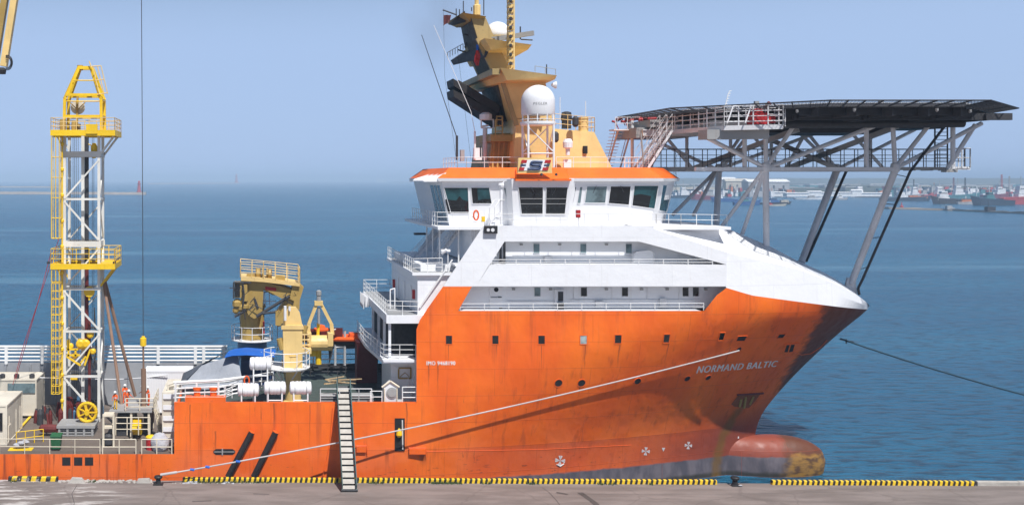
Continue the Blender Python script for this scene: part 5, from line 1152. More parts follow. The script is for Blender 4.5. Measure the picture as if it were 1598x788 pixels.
# foam monitor set on the gallery
t = HD; s = MB(); p = W(1176,194,87.4); s.box(p+Vector((-.1,0,0)), p+Vector((1.3,1.0,1.0))); s.lathe(p+Vector((.5,.4,1.0)), [(.5,0),(.5,.25),(.1,.35)], 12); s.box(p+Vector((1.3,.2,.1)), p+Vector((2.0,1,.9))); fm = s.build('foam_tank', 'red', HD)
s = MB(); s.tube(W(1195,180,87.6), W(1195,168,87.6), .1); s.tube(W(1194,167,87.4), W(1201,161,87.0), .14, 8, .2); s.build('foam_monitor', 'darkred', fm)
s = MB()
rnd = random.Random(4)
for k in range(9):
    s = MB(); p = W(955+k*7, 186-k*.9+rnd.uniform(-2, 2), 105-k*.8)+Vector((0, 0, -.3)); q = p+Vector((rnd.uniform(.3, .9), 0, rnd.uniform(-.35, .3)))
    s.tube(p, q, rnd.uniform(.10, .2), 8); s.tube(q, q+Vector((.35, 0, -.8)), .05, 5); s.build('red_hose_bundle', 'darkred' if k % 2 else 'red', HD)
s = MB(); s.path([W(1132,165,92), W(1136,148,92), W(1139,142,92)], .04)
for k in range(6): s.tube(W(1131.5+k*1.2, 163-k*4, 92), W(1135.5+k*1.2, 162-k*4, 92), .03)
s.build('windsock_ladder', 'rail', HD)
s = MB()
for x0 in (1135, 1163): s.path([W(x0, 192, 87), W(x0+9, 166, 87), W(x0+16, 166, 87.5)], .06)
s.build('ladder_rail', 'white_clean', HD)
# stairs from the bridge roof
s = MB(); stair(s, W(995,262,97), W(1034,206,96), 1.5, 18, rail_h=1.6, tw=.3); s.build('helideck_stair', 'khaki', HD) if False else s.build('helideck_stair', 'lgrey_steel', HD)
s = MB(); stair(s, W(1008,262,94.5), W(1045,204,94.5), 1.2, 16, rail_h=1.5, tw=.3); s.build('helideck_stair', 'lgrey_steel', HD)
s = MB(); Ys = 103
for k in range(13): z = lerp(29.2, 33.0, k/12); s.box((XW(949,Ys), Ys-k*.24+2, z), (XW(967,Ys), Ys-k*.24+2.3, z+.06))
for x in (948, 968): s.beam(W(x,262,Ys+2), (XW(x,Ys+2), Ys-1, 33.1), .1, .22); s.tube(W(x,250,Ys+2), (XW(x,Ys+2), Ys-1, 34.3), .04)
s.box((XW(946,Ys), Ys-2.2, 33.0), (XW(990,Ys), Ys-.8, 33.12)); s.rail([(XW(948,Ys), Ys-2.2, 33.1), (XW(985,Ys), Ys-2.2, 33.1)], h=1.2, bars=2, sp=1); s.tube((XW(975,Ys), Ys-2, 29.2), (XW(975,Ys), Ys-2, 34), .16)
s.build('aft_stair_tower', 'lgrey_steel', HD)
s = MB(); s.box((XW(975,102), 99, 32.2), (XW(1055,102), 104.5, 33.2)); s.box((XW(990,102), 98, 33.2), (XW(1040,102), 104, 33.9)); s.build('aft_box_girder', 'grey_steel', HD)
s = MB(); s.path([W(1000,208,95), W(1005,258,95)], .08); s.tube((XW(1012,96), 96, 29.2), (XW(1050,99), 99, 33), .2, 8); s.tube((XW(1010,101), 101, 29.2), (XW(1045,101), 101, 33), .2, 8); s.build('aft_struts', 'grey_steel', HD)
# ---------------------------------------------------------------- deck cranes (part of the ship)
def ring_rail(s, c, r, h, bars, n, rr=.03):
    for k in range(n):
        a, b = 2*PI*k/n, 2*PI*(k+1)/n; p, q = c+Vector((r*math.cos(a), r*math.sin(a), 0)), c+Vector((r*math.cos(b), r*math.sin(b), 0))
        s.tube(p, p+Vector((0, 0, h)), rr*1.1)
        for j in range(bars+1): s.tube(p+Vector((0, 0, h*j/bars)), q+Vector((0, 0, h*j/bars)), rr)
YB = 104.
c = W(393.5, 528, YB)
s = MB(); s.lathe((c.x, c.y, c.z), [(1.25,0),(1.25,3.1),(1.4,3.2),(1.4,3.5),(1.2,3.6),(1.15,6.5)], 20); CR = s.build('large_deck_crane', 'khaki', SHIP, smooth=True)
s = MB(); s.lathe((c.x, c.y, 8.0), [(1.5,0),(1.5,c.z-8.3),(1.3,c.z-8.02)], 20); s.build('pedestal', 'blue_paint', CR, smooth=True)
s = MB(); s.lathe((c.x, c.y, c.z-.1), [(2.15,0),(2.15,.1)], 24); ring_rail(s, Vector((c.x, c.y, c.z)), 2.1, 1.35, 2, 12); s.build('pedestal_gallery', 'rail', CR)
s = MB(); s.pp([(387,443),(393,436),(412,440),(409,490),(403,496),(396,497),(388,492),(384,484)], 102.0, 2.6); s.pp([(410,440),(442,446),(454,450),(443,463),(425,460),(407,450)], 102.2, 1.6); s.build('slewing_head', 'khaki', CR)
s = MB(); s.pp([(388,437),(375,440),(377,430),(412,436),(468,443),(468,448),(411,441.5),(387,443)], 101.6, 3.8) if False else s.pp([(376,432),(411,434),(468,443),(468,447),(411,440),(376,438)], 101.4, 4.0); s.build('machinery_platform', 'ochre', CR)
s = MB(); s.rail([W(375,433,101.4), W(411,434,101.4), W(468,442,101.4), (XW(468,101.4), 105.4, ZW(442,101.4)), (XW(375,101.4), 105.4, ZW(433,101.4)), W(375,433,101.4)], h=1.55, bars=3, sp=1.25, r=.035); s.build('platform_railing', 'ochre', CR)
s = MB()
for x, r, w in ((403,.75,.5), (410,.85,.18), (417,.85,.18), (421,.6,.4)): s.lathe(W(x, 427, 103), [(r,-w/2),(r*1.05,-w/2),(r*.7,-w*.3),(r*.7,w*.3),(r*1.05,w/2),(r,w/2)], 16, 'x')
s.box(W(385,435,103.5), W(400,428,102.5)); s.box(W(430,437,103.5), W(445,430,102.5)); s.build('winch', 'khaki', CR)
s = MB(); s.pp([(398,443),(409,438),(455,452),(455,458),(440,466)], 101.9, 1.6); s.pp([(457,444),(470,444),(466,470),(462,486),(456,481),(459,470),(452,466)], 101.7, 2.0); s.pp([(455,452),(462,480),(441,508),(433,510),(432,486),(440,474)], 102.0, 1.3); s.build('folded_jib', 'khaki', CR)
s = MB(); s.pp([(468,444),(474,448),(468,468),(467,484),(463,482)], 101.9, 1.4); s.pbox(430, 486, 442, 508, 101.85, 1.0); s.build('jib_tip', 'khaki', CR)
s = MB(); s.tube(W(400,494,101.7), W(452,462,101.7), .16, 8); s.tube(W(384,484,101.7), W(366,494,101.7), .13, 8); s.tube(W(410,489,101.6), W(430,487,101.6), .12); s.build('luffing_cylinder', 'dark_steel', CR)
s = MB(); s.pbox(366, 441, 377, 465, 101.6, 1.6); cb = s.build('operator_cab', 'khaki', CR); 
s = MB(); s.path([W(364.5,466,101.5), W(364.5,440,101.5), W(376,441,101.5), W(392,441,101.5)], .08); s.build('cab_frame', 'dark_steel', CR); s = MB(); s.pbox(366.5, 443, 374.5, 463, 101.5, .08); s.build('cab_window', 'glass_dark', CR)
s = MB(); s.pbox(380, 444, 386, 470, 101.5, .5)
for x, y, r in ((370,474,.5), (376,480,.4), (368,484,.35), (382,478,.4)): s.lathe(W(x, y, 102), [(r*.4,-r),(r,-r*.4),(r,r*.4),(r*.4,r)], 9)
s.build('hydraulic_gear', 'khaki', CR)
rnd = random.Random(31)
s = MB()
for k in range(16):
    x, y = rnd.uniform(366, 400), rnd.uniform(444, 492); a = W(x, y, 101.5); s.tube(a, a+Vector((rnd.uniform(-.8,.8), rnd.uniform(-.1,.3), rnd.uniform(-1.2,.5))), rnd.uniform(.02,.05), 6)
for k in range(10):
    x, y = rnd.uniform(436, 466), rnd.uniform(448, 480); a = W(x, y, 101.5); s.tube(a, a+Vector((rnd.uniform(-.6,.6), rnd.uniform(-.1,.3), rnd.uniform(-1.0,.4))), rnd.uniform(.02,.04), 6)
s._build('hose_cluster', 'dark_steel', CR)
s = MB(); s.pp([(396,466),(399,466),(404,480),(401,482)], 101.9, .2); s.path([W(379,443,101.5), W(381,460,101.5), W(379,478,101.5)], .09); s.path([W(433,487,101.9), W(433,548,101.9)], .04); s.build('crane_hoses', 'dark_steel', CR)
s = MB(); s.pp([(414,447),(431,449),(431,454),(414,452)], 101.85, .05); s.build('red_name_plate', 'red', CR); s = MB(); s.pbox(410,502,413,520,102.6,.4); s.build('extinguisher', 'red', CR)
s = MB()
for x in (415, 425, 418): s.path([W(x-5,455,103), W(x-4,476,103)], .05)
s.path([W(408,455,103), W(431,456,103)], .05); s.path([W(408,470,103), W(431,470,103)], .05); s.build('access_ladder', 'lgrey_steel', CR)
# small yellow crane near the bulwark
Yc = 92.; c = W(457.5, 640, Yc); cz = 8.0
s = MB(); s.lathe((c.x, Yc, cz), [(.95,0),(.95,.12),(.72,.2),(.68,4.2),(.75,4.25)], 18); KC = s.build('small_deck_crane', 'ochre', SHIP, smooth=True)
z1 = ZW(572, Yc); s = MB()
s.pp([(443,574),(472,574),(472,514),(441.5,514)], Yc-.6, 1.3); s.pp([(439,514),(474,514),(474,510),(471,508),(441,508),(439,510)], Yc-.7, 1.5); s.pp([(442,508),(472,508),(468,488),(462,480),(452,480),(444,490)], Yc-.4, .9); s.build('crane_column', 'ochre', KC)
s = MB(); s.pp([(443,497),(447,497),(447,478),(443,478)], Yc-.5, .4); s.build('white_ram', 'white_clean', KC); s = MB(); s.tube(W(445,500,Yc-.7), W(445,478,Yc-.7), .13, 8); s.tube(W(452,485,Yc-.6), W(452,470+8,Yc-.6), .1, 8); s.build('ram_rod', 'lgrey_steel', KC)
s = MB(); s.tube(W(441,545,Yc-.3), W(436,528,Yc-.3), .3, 10); s.tube(W(474,520,Yc-.3), W(478,508,Yc-.3), .2, 8); s.tube(W(445,589,Yc),W(440,562,Yc), .05); s.build('slew_gear', 'khaki', KC)
cc = Vector((XW(447,Yc), Yc+.2, ZW(572,Yc))); s = MB(); s.lathe(cc-Vector((0, 0, .12)), [(2.1,0),(2.15,.12)], 22); ring_rail(s, cc, 2.1, 1.45, 2, 11, .035)
for a in range(6): q = Vector((math.cos(a*PI/3), math.sin(a*PI/3), 0)); s.tube(cc+q*1.9-Vector((0, 0, .1)), cc+q*.7-Vector((0, 0, 1.3)), .06)
s.build('crane_gallery', 'rail', KC)
# A-frame davit with its cross beam
Ya = 101.; s = MB()
for pth in (((481,520),(482,505),(494,474)), ((519,522),(517,505),(501,474))):
    for a, b in zip(pth, pth[1:]): s.beam(W(*a, Ya), W(*b, Ya), .36, .32)
s.pbox(491, 470, 504, 477, Ya-.3, .6); AF = s.build('davit_frame', 'ochre', SHIP)
s = MB(); s.tube(W(482,535,Ya), W(518,535,Ya), .78, 16); s.pbox(480, 520, 486, 540, Ya-.8, 1.6); s.pbox(512, 520, 520, 540, Ya-.8, 1.6); s.build('davit_cross_beam', 'ochre', AF)
s = MB(); s.tube(W(497.5,474,Ya), W(497.5,462,Ya), .22, 8); s.lathe(W(497.5,462,Ya), [(.1,0),(.26,.1),(.26,.5),(.1,.6)], 8); s.tube(W(497.5,480,Ya), W(497.5,505,Ya), .14, 8); s.build('hoist_hook', 'grey_steel', AF)
s = MB(); s.tube(W(497,540,Ya+.3), W(497,568,Ya+.3), .3, 10); s.tube(W(497,504,Ya+.3), W(496,524,Ya+.3), .16, 8); s.pbox(484,546,494,556,Ya,.8); s.build('davit_post', 'yellow', AF)
s = MB(); s.pp([(512,540),(520,540),(519,552),(515,565)], Ya, .4); s.build('davit_foot', 'dark_steel', AF)
s = MB()
for x in (460, 475): s.path([W(x,545,100), W(x,520,100)], .06)
for y in (522, 530, 538): s.path([W(459,y,100), W(483,y,100)], .06)
s.pbox(457, 545, 486, 552, 99, 2.5); s.build('davit_gallery', 'ochre', AF)
# far deck-edge
s = MB(); s.box((-2.4, 107.6, 7.9), (14.5, 107.9, 8.6)); s.rail([(5, 107.4, 8), (13.5, 107.4, 8)], h=1.7, bars=3, sp=1.8, r=.05); s.rail([(6.2, 104.4, 8), (13.5, 104.4, 8)], h=1.2, bars=3, sp=1.8, r=.05); s.build('far_deck_edge', 'dark_steel', SHIP)
s = MB()
for x0 in (523, 538):
    for x in (x0, x0+0): s.tube(W(x,570,103.5), W(x,516,103.5), .13, 8)
for y in (540, 541.5): s.tube(W(523,y,103.5), W(538,y,103.5), .07)
s.tube(W(521,514,103.5), W(525,522,103.5), .2); s.build('boat_cradle_frame', 'white_clean', SHIP)

# ---- rescue boat
def boat_hull(s, c, L, B, Hh):
    rows = []
    for i in range(17):
        t = i/16; x = (t-.5)*L; w = B/2*(1-abs(2*t-1)**3.2)**.5*(1 if t < .6 else (1-((t-.6)/.4)**2)**.5 if t < 1 else .02); k = Hh*(.55*max(0, t-.55)**1.5)
        w = max(w, .03); rows.append([c+Vector((x, y*w, z*Hh+k)) for y, z in ((-1,1),(-.95,.55),(-.6,.12),(0,-.05),(.6,.12),(.95,.55),(1,1))])
    s.grid(rows)
    return rows
cb_ = W(548, 543, 104.2); RB = thing('rescue_boat', cb_, 'orange rescue boat with a dark underside stowed beside the davit', 'boat')
s = MB(); rows = boat_hull(s, cb_, 5.6, 2.0, 1.0); s.build('hull', 'dark_steel', RB)
s = MB()
for k in (0, 6): s.path([r[k]+Vector((0, 0, .05)) for r in rows], .24, 10)
s.grid([[r[0]+Vector((0,.1,-.1)), r[6]+Vector((0,-.1,-.1))] for r in rows]); s.build('tube_collar', 'coverall', RB)
s = MB(); s.box(cb_+Vector((-.2,-.6,.8)), cb_+Vector((2.2,.6,1.55))); s.build('console', 'coverall', RB); s = MB(); s.box(cb_+Vector((-1.5,-.9,.9)), cb_+Vector((-1.0,-.6,1.2))); s.build('fender_bag', 'green', RB)
c2 = W(492, 533, 103.6); RB2 = thing('stowed_work_boat', c2, 'red and orange workboat partly hidden behind the yellow davit frame', 'boat')
s = MB(); rows = boat_hull(s, c2, 5.6, 2.0, 1.2); s.build('hull', 'darkred', RB2); s = MB(); s.box(c2+Vector((-.1,-.6,1)), c2+Vector((1.3,.6,1.35))); s.lathe(c2+Vector((.6,0,1.35)), [(.45,0),(.38,.3),(.1,.4)], 10); s.build('canopy', 'coverall', RB2); s = MB(); s.lathe(c2+Vector((-2.0,0,1.2)), [(.7,0),(.75,.5),(.5,.9),(.1,1.0)], 12); s.build('engine_cover', 'darkred', RB2)

# ---- liferaft canisters
def raft(px, py, Y, label, first=None, w=35, stand=0.):
    c = W(px, py, Y); t = thing('liferaft_canister', c, label, 'life raft', 'white liferaft canisters on the deck edge'); L = w*Y/F; R_ = .56
    s = MB(); pr = []
    for k in range(25):
        u = -1+2*k/24; r = R_*(1 if abs(u) < .86 else math.sqrt(max(.05, 1-((abs(u)-.86)/.15)**2)))*(1.05 if abs(abs(u)-.3) < .05 or abs(abs(u)-.7) < .05 or abs(u) < .045 else 1)
        pr.append((r, u*L/2))
    s.lathe(c, pr, 22, 'x'); s.build('shell', 'white_clean', t, smooth=True)
    s = MB(); 
    for u in (-.52, .52): s.lathe(c+Vector((u*L/2, 0, 0)), [(R_*1.04,-.03),(R_*1.04,.03)], 22, 'x')
    s.build('strap', 'grey_steel', t)
    s = MB()
    for u in (-.62, .62):
        x = c.x+u*L/2; s.beam((x, Y-.45, c.z-.5), (x, Y-.45, c.z-1.15-stand), .12); s.beam((x, Y+.45, c.z-.5), (x, Y+.45, c.z-1.15-stand), .12); s.beam((x, Y-.5, c.z-.52), (x, Y+.5, c.z-.52), .12)
    s.tube((c.x-.62*L/2, Y-.45, c.z-1.0), (c.x+.62*L/2, Y-.45, c.z-1.0), .06); s.build('cradle', 'rail', t)
    return t
raft(387.5, 608, 88.9, 'white liferaft canister at the left end of the deck edge row, smaller than its neighbours', w=34); raft(429, 605, 88.9, 'white liferaft canister in the middle of the deck edge row'); raft(469, 605, 88.9, 'white liferaft canister at the right of the deck edge row nearest the gangway'); raft(406.5, 567, 90.3, 'white liferaft canister raised highest on a white ladder stand', stand=2.4)
lifebuoy(385, 594, 90, 'orange lifebuoy behind the left liferaft canister')
# ---- pipe guard rails at the aft end of the raised deck
s = MB()
top = [W(271,596.5,89.6), W(340,593.5,89.6), W(425,583,93)]
for dz in (0, -.55, -1.0, -1.35): s.path([v+Vector((0, 0, dz)) for v in top], .13 if dz > -.1 else .08, 8)
for x in (274, 307, 341): s.beam(W(x,597,89.55), W(x,628,89.55), .17)
s.path([v+Vector((0, 0, -.55)) for v in [W(271,590,93), W(352,586,94), W(425,572,97)]], .11); s.build('pipe_guard', 'rail', SHIP)
s = MB(); s.rail([W(289,627,88.3), W(350,627,88.3)], h=1.3, bars=3, sp=1.7, r=.03); s.rail([W(352,625,89.5), W(372,617,91)], h=1.3, bars=4, sp=.8, r=.035); s.build('deck_edge_railing', 'rail', SHIP)
for x in (307.5, 333): s = MB(); c = W(x, 628, 88.6); s.lathe(c, [(.30,0),(.28,1.1),(.36,1.15),(.36,1.3),(.2,1.35)], 14); s.build('bitt', 'orange', SHIP)
s = MB(); s.rail([W(578,628,88.25), W(596,628,88.25)], h=1.0, bars=2, sp=1.2, r=.035); s.rail([W(560,628,88.25), W(580,628,88.25)], h=1.2, bars=2, sp=1.2, r=.035); s.rail([W(628,628,88.25), W(650,628,88.25)], h=1.35, bars=3, sp=2, r=.045); s.rail([W(500,628,88.25), W(560,628,88.25)], h=1.2, bars=2, sp=1.6, r=.035); s.build('deck_edge_railing', 'rail', SHIP)
s = MB(); s.rail([W(0-40,708,88.3), W(156,709,88.3)], h=1.32, bars=2, sp=2.05, r=.035)
s.rail([W(160,709,88.25), W(212,709,88.25)], h=1.32, bars=2, sp=1.6, r=.05); s.rail([W(221,709,88.25), W(268,709,88.25)], h=1.32, bars=2, sp=1.5, r=.05); s.build('aft_deck_railing', 'cream_rail', SHIP)
s = MB()
for k in range(5): z = 8.3+k*.22; s.box((XW(500,89), 88.6+k*.1, z), (XW(583,89), 89.8+k*.05, z+.08))
tag(s.build('steel_grating_stack', 'grey_steel'), 'stack of long grey steel gratings lying along the deck edge behind the gangway head', 'gratings')
rnd = random.Random(9)
for k in range(11):
    s = MB(); x0 = rnd.uniform(505, 530); x1 = x0+rnd.uniform(18, 40); y0_ = rnd.uniform(592, 600); y1_ = y0_+rnd.uniform(-6, 6); Yq = 89.2+rnd.random()*.8
    s.beam(W(x0, y0_, Yq), W(x1, y1_, Yq+.3), .13, .06); tag(s.build('timber_plank', 'wood'), 'loose sawn plank in the small pile on top of the gangway head', 'plank', 'planks piled behind the gangway head')
# white machine with round window by the hull step
Ym = 88.7; t = thing('hawser_winch_housing', W(610,628,Ym), 'pale grey house shaped housing with a round opening beside the gangway railing', 'machine')
s = MB(); s.pp([(599,628),(599,605),(609,595),(620,603),(620,628)], Ym, .8); s.build('housing', 'lgrey_steel', t); s = MB(); s.lathe(W(611.5,613,Ym), [(.5,-.06),(.5,.06)], 20, 'y'); s.lathe(W(611.5,613,Ym-.08), [(.36,-.04),(.36,.02)], 20, 'y'); s.build('round_opening', 'grey_steel', t)
s = MB(); s.tube(W(596,604,Ym-.05), W(609,594.5,Ym-.05), .09); s.tube(W(609,594.5,Ym-.05), W(623,604,Ym-.05), .09); s.path([W(600,627,Ym-.05), W(600,606,Ym-.05)], .06); s.path([W(619.5,627,Ym-.05), W(619.5,606,Ym-.05)], .06); s.build('frame', 'cream_rail', t)
# ---- gangway
gt, gb = W(535.5, 600, 88.9), W(545.3, 765, 82.6); gb.z = ZQ+.15
t = thing('gangway', Vector((gb.x, gb.y, ZQ)), 'grey green aluminium gangway with flat treads leading from the quay up to the deck', 'gangway')
M['gang'] = paint('gangway_green_metal', (.10, .16, .15), .5, .3, (.2, .14, .1), .2, bump=0); M['tread'] = paint('worn_tread_plate', (.46, .42, .37), .6, .5, (.25, .2, .16), .1, bump=0)
d = (gb-gt); w = .58
for q in (-1, 1):
    s = MB(); ax = Vector((q*w, 0, 0)); s.beam(gt+ax, gb+ax, .09, .30); s.build('side_beam', 'gang', t)
    s = MB(); u = Vector((0, -.35, .62)); s.tube(gt+ax+u, gb+ax+u*.8, .035); s.tube(gt+ax+u*.5, gb+ax+u*.4, .025)
    for i in range(9): p = gt.lerp(gb, i/8)+ax; s.tube(p, p+u*lerp(1, .8, i/8), .03)
    s.build('hand_rail', 'gang', t)
for i in range(17):
    p = gt.lerp(gb, (i+.6)/17.3); s = MB(); e_ = d/17.3*.72; ax = Vector((w-.05, 0, 0)); s.prism([p-ax, p+ax, p+ax+e_, p-ax+e_], Vector((0, .03, -.03))); s.build('tread', 'tread', t)
s = MB(); n_ = Vector((0, .12, -.13)); s.prism([gt+Vector((-w+.06,0,0))+n_, gt+Vector((w-.06,0,0))+n_, gb+Vector((w-.06,0,0))+n_, gb+Vector((-w+.06,0,0))+n_], Vector((0, .02, -.02))); s.build('under_plate', 'dark_steel', t)
s = MB(); s.tube(gb+Vector((-w-.1, 0, -.02)), gb+Vector((w+.1, 0, -.02)), .11, 10); s.build('foot_roller', 'dark_steel', t)
s = MB(); s.path([W(527,578,88.7), W(527,604,88.7)], .035); s.build('top_post', 'dark_steel', t)
# ---- ropes
def rope(a, b, sag, r, mat, label, n=40, extra=()):
    pts = [a.lerp(b, i/n)-Vector((0, 0, sag*4*(i/n)*(1-i/n))) for i in range(n+1)]
    s = MB(); s.path(pts, r, 8)
    return tag(s.build('mooring_rope', mat), label, 'rope', 'ropes mooring the ship'), pts
fa = H(1152, 545, .15)
o, pts = rope(fa, W(252, 740.5, 84.6), .6, .062, 'rope', 'white mooring rope from the bow fairlead slanting down to the black bollard on the left')
s = MB()
for k, i in enumerate((35, 37, 38)): p = pts[i]; s.tube(p-Vector((.18,0,-.03)), p+Vector((.18,0,-.03)), .11, 8)
s.build('blue_lashing', 'blue_cover', o)
s = MB(); s.tube(pts[-2], pts[-1]+Vector((-.1,0,0)), .11, 10); s.build('rope_eye', 'rope', o)
rope(Vector((56.6, 97.3, 12.9)), Vector((112, 84.5, 3.0)), 2.5, .075, 'rope_teal', 'dark teal mooring rope running from the bow out over the water to the right')
s = MB(); p = Vector((57.0, 97.2, 12.75)); s.beam(p-Vector((.5,0,-.1)), p+Vector((.8,0,-.15)), .1, .1); s.beam(p+Vector((.1,0,-.3)), p+Vector((.1,0,.15)), .09); s.build('bow_shackle', 'dark_steel', SHIP)

# ---------------------------------------------------------------- things on the aft deck
ZA = 4.33
def container(x0, x1, y0, y1, z0, z1, mat, label, corr=True, door=None, cat='container', group=None):
    t = thing('container', ((x0+x1)/2, (y0+y1)/2, z0), label, cat, group); s = MB()
    s.box((x0+.06, y0+.06, z0+.1), (x1-.06, y1-.06, z1-.05)); s.build('body', mat, t)
    s = MB()
    for x in (x0, x1-.14):
        for y in (y0, y1-.14): s.box((x, y, z0), (x+.14, y+.14, z1))
    for z in (z0, z1-.14):
        s.box((x0+.14, y0+.005, z), (x1-.14, y0+.13, z+.14)); s.box((x0+.14, y1-.13, z), (x1-.14, y1-.005, z+.14)); s.box((x0+.005, y0+.14, z), (x0+.13, y1-.14, z+.14)); s.box((x1-.13, y0+.14, z), (x1-.005, y1-.14, z+.14))
    s.build('frame', mat, t)
    if corr:
        s = MB(); n = int((x1-x0)/.28)
        for i in range(n): x = lerp(x0+.2, x1-.2, i/n); s.box((x, y0+.015, z0+.16), (x+.13, y0+.06, z1-.16))
        n = int((y1-y0)/.28)
        for i in range(n): y = lerp(y0+.2, y1-.2, i/n); s.box((x1-.06, y, z0+.16), (x1-.015, y+.13, z1-.16))
        s.build('corrugation', mat, t)
    return t
def XA(px, Y): return XW(px, Y)
ta = container(XA(-40,91.0), XA(11,91.0)+.0, 91.0, 97.2, ZA, ZW(632,91.0), 'cream', 'cream office container at the left edge with a dark window in its end', corr=False)
s = MB(); z0 = ZW(672,91); s.box((XA(-4,91), 90.97, z0), (XA(4,91), 91.03, ZW(644,91))); s.build('window', 'glass_dark', ta)
s = MB(); x1 = XA(11,91.0)
for y in (91.9, 94.6, 96.2): s.box((x1-.05, y, ZA+.3), (x1+.01, y+.06, ZA+2.4))
s.box((x1-.05, 91.6, ZA+.15), (x1+.02, 92.5, ZA+1.6)); s.build('door_seam', 'cream', ta)
tb = container(XA(-30,101.5), XA(57,101.5), 101.5, 105.5, ZA+.2, ZW(592,101.5), 'cream', 'white control cabin with a long dark window strip behind the cream container', corr=False, cat='cabin')
s = MB(); s.box((XA(12,101.5), 101.46, ZW(613,101.5)), (XA(55,101.5), 101.52, ZW(598,101.5))); s.build('window_strip', 'glass_bluegrey', tb)
s = MB()
for px in (4, 26, 50): s.lathe(W(px, 588, 102.5), [(.2,-.3),(.28,0),(.28,.25),(.1,.35)], 10)
s.build('roof_lamp', 'dark_steel', tb); s = MB(); s.box(W(0,592,102), W(46,587,104)); s.build('roof_unit', 'white_clean', tb)
tc = container(XA(225,103), XA(300,103), 102.8, 105.5, ZA+.2, ZW(578,103), 'white_clean', 'white corrugated container with a pale roof behind the orange suited workers')
td = container(XA(253,90.5), XA(276,90.5), 90.5, 96.5, ZA, ZW(612,90.5), 'cream', 'cream louvred container squeezed against the orange bulwark', corr=False)
s = MB()
for k in range(5): z = lerp(ZA+.4, ZW(615,90.5)-.4, k/4); s.box((XA(254.5,90.45), 90.43, z), (XA(275,90.45), 90.5, z+.42))
s.build('louvre_panel', 'white_clean', td)
s = MB(); s.lathe(W(268,606,92), [(.35,-.2),(.42,0),(.35,.3)], 12, 'y'); s.path([W(262,612,91.5), W(262,600,91.5), W(272,597,91.5)], .1); tag(s.build('winch_frame', 'cream'), 'cream winch frame lying on top of the louvred container', 'winch')
# tent of tarpaulins
Yt = 98.; t = thing('tarpaulin_tent', W(340, 605, Yt), 'grey tarpaulin tent with a bright blue cover on its ridge', 'tent')
def sheet(rows, th=.04):
    s = MB(); s.grid(rows); s.grid([[v+Vector((0, th, -th)) for v in r] for r in rows], True); return s
rows = []
cr = [((284,606),(286,581)), ((300,606),(306,574)), ((318,606),(328,567)), ((338,605),(350,557)), ((356,603),(366,553)), ((380,600),(370,553))]
for i, (a, b) in enumerate(cr):
    rows.append([W(lerp(a[0], b[0], k/6), lerp(a[1], b[1], k/6), 95.5+k*.5)+Vector((0, .25*math.sin(i*2.1+k*.9), .12*math.sin(i*1.7-k*1.3))) for k in range(7)])
s = sheet(rows); s.build('grey_sheet', 'grey_cover', t, smooth=True)
s = sheet([[W(280,602,95.6), W(300,580,98), W(352,548,101)], [W(286,582,96), W(320,565,99), W(358,546,101)]]); s.build('rear_sheet', 'grey_cover', t, smooth=True)
rows = [[W(x, y+(0 if k == 0 else (8 if x < 360 else 3)*k), 97.5+1.2*k)+Vector((0, 0, .12*math.sin(x*.2+k))) for k in (1, 0, -1)] for x, y in ((346,558),(354,551),(366,546),(382,545),(398,545),(412,546),(424,549))]
rows = [[W(350,558,97), W(354,551,98.5), W(358,547,101)], [W(362,555,97), W(366,548,98.5), W(366,544,101)], [W(385,554,97), W(385,547,98.5), W(385,542,101)], [W(410,556,97), W(410,549,98.5), W(410,544,101)], [W(428,557,97), W(430,551,98.5), W(430,545,101)]]
s = sheet(rows); s.build('blue_sheet', 'blue_cover', t, smooth=True)
s = MB()
for x, y in ((368,606), (408,606), (426,606)): s.tube(W(x,y,98.4), (W(x,549,98.4)), .06)
s.build('tent_pole', 'lgrey_steel', t)
s = MB(); s.box((XW(376,98.6), 98.7, 8.0), (XW(428,98.6), 101.5, ZW(562,98.7))); tag(s.build('covered_crate', 'navy'), 'dark blue crate standing inside the open end of the tarpaulin tent', 'crate')
# ---------------------------------------------------------------- drilling derrick
YD, YE = 100., 102.6
DX0, DX1 = XW(101,YD), XW(154.5,YD)
D = thing('drilling_derrick', ((DX0+DX1)/2, 101.3, ZA), 'tall white lattice drilling derrick with yellow platforms and a yellow crown frame', 'derrick')
def dz(py): return ZW(py, YD)
zt_ = dz(212)
corners = [(DX0, YD), (DX1, YD), (DX1, YE), (DX0, YE)]
for x, y in corners: s = MB(); s.beam((x, y, ZA), (x, y, zt_), .27, .27); s.build('leg', 'lattice', D)
lev = [241, 311, 381, 451, 517, 587]
s = MB()
for i, (a, b) in enumerate(((250,310), (315,375), (388,448), (455,514), (522,584), (590,650))):
    l, r = (DX1, DX0) if i % 2 == 0 else (DX0, DX1)
    s = MB(); s.beam((l, YD-.1, dz(a)), (r, YD-.1, dz(b)), .16); s.build('diagonal_brace', 'lattice', D)
    if i in (1, 3, 4): s = MB(); s.beam((r, YE+.1, dz(a)), (l, YE+.1, dz(b)), .13); s.build('diagonal_brace', 'lattice', D)
    y0_, y1_ = (YD, YE) if i % 2 else (YE, YD); s = MB(); s.beam((DX1+.05, y0_, dz(a)), (DX1+.05, y1_, dz(b)), .13); s.build('diagonal_brace', 'lattice', D)
for py in lev:
    s = MB(); k = .55 if py in (241, 381) else .2; z = dz(py)
    for yy in (YD-.02, YE+.02): s.beam((DX0-.2, yy, z), (DX1+.2, yy, z), .24, k)
    for xx in (DX0, DX1): s.beam((xx, YD, z), (xx, YE, z), .2, k)
    s.build('horizontal_frame', 'lattice', D)
s = MB(); xm = XW(129.5, 101); s.beam((xm, 101, ZA), (xm, 101, zt_), .3, .3); s.build('guide_mast', 'lattice', D)
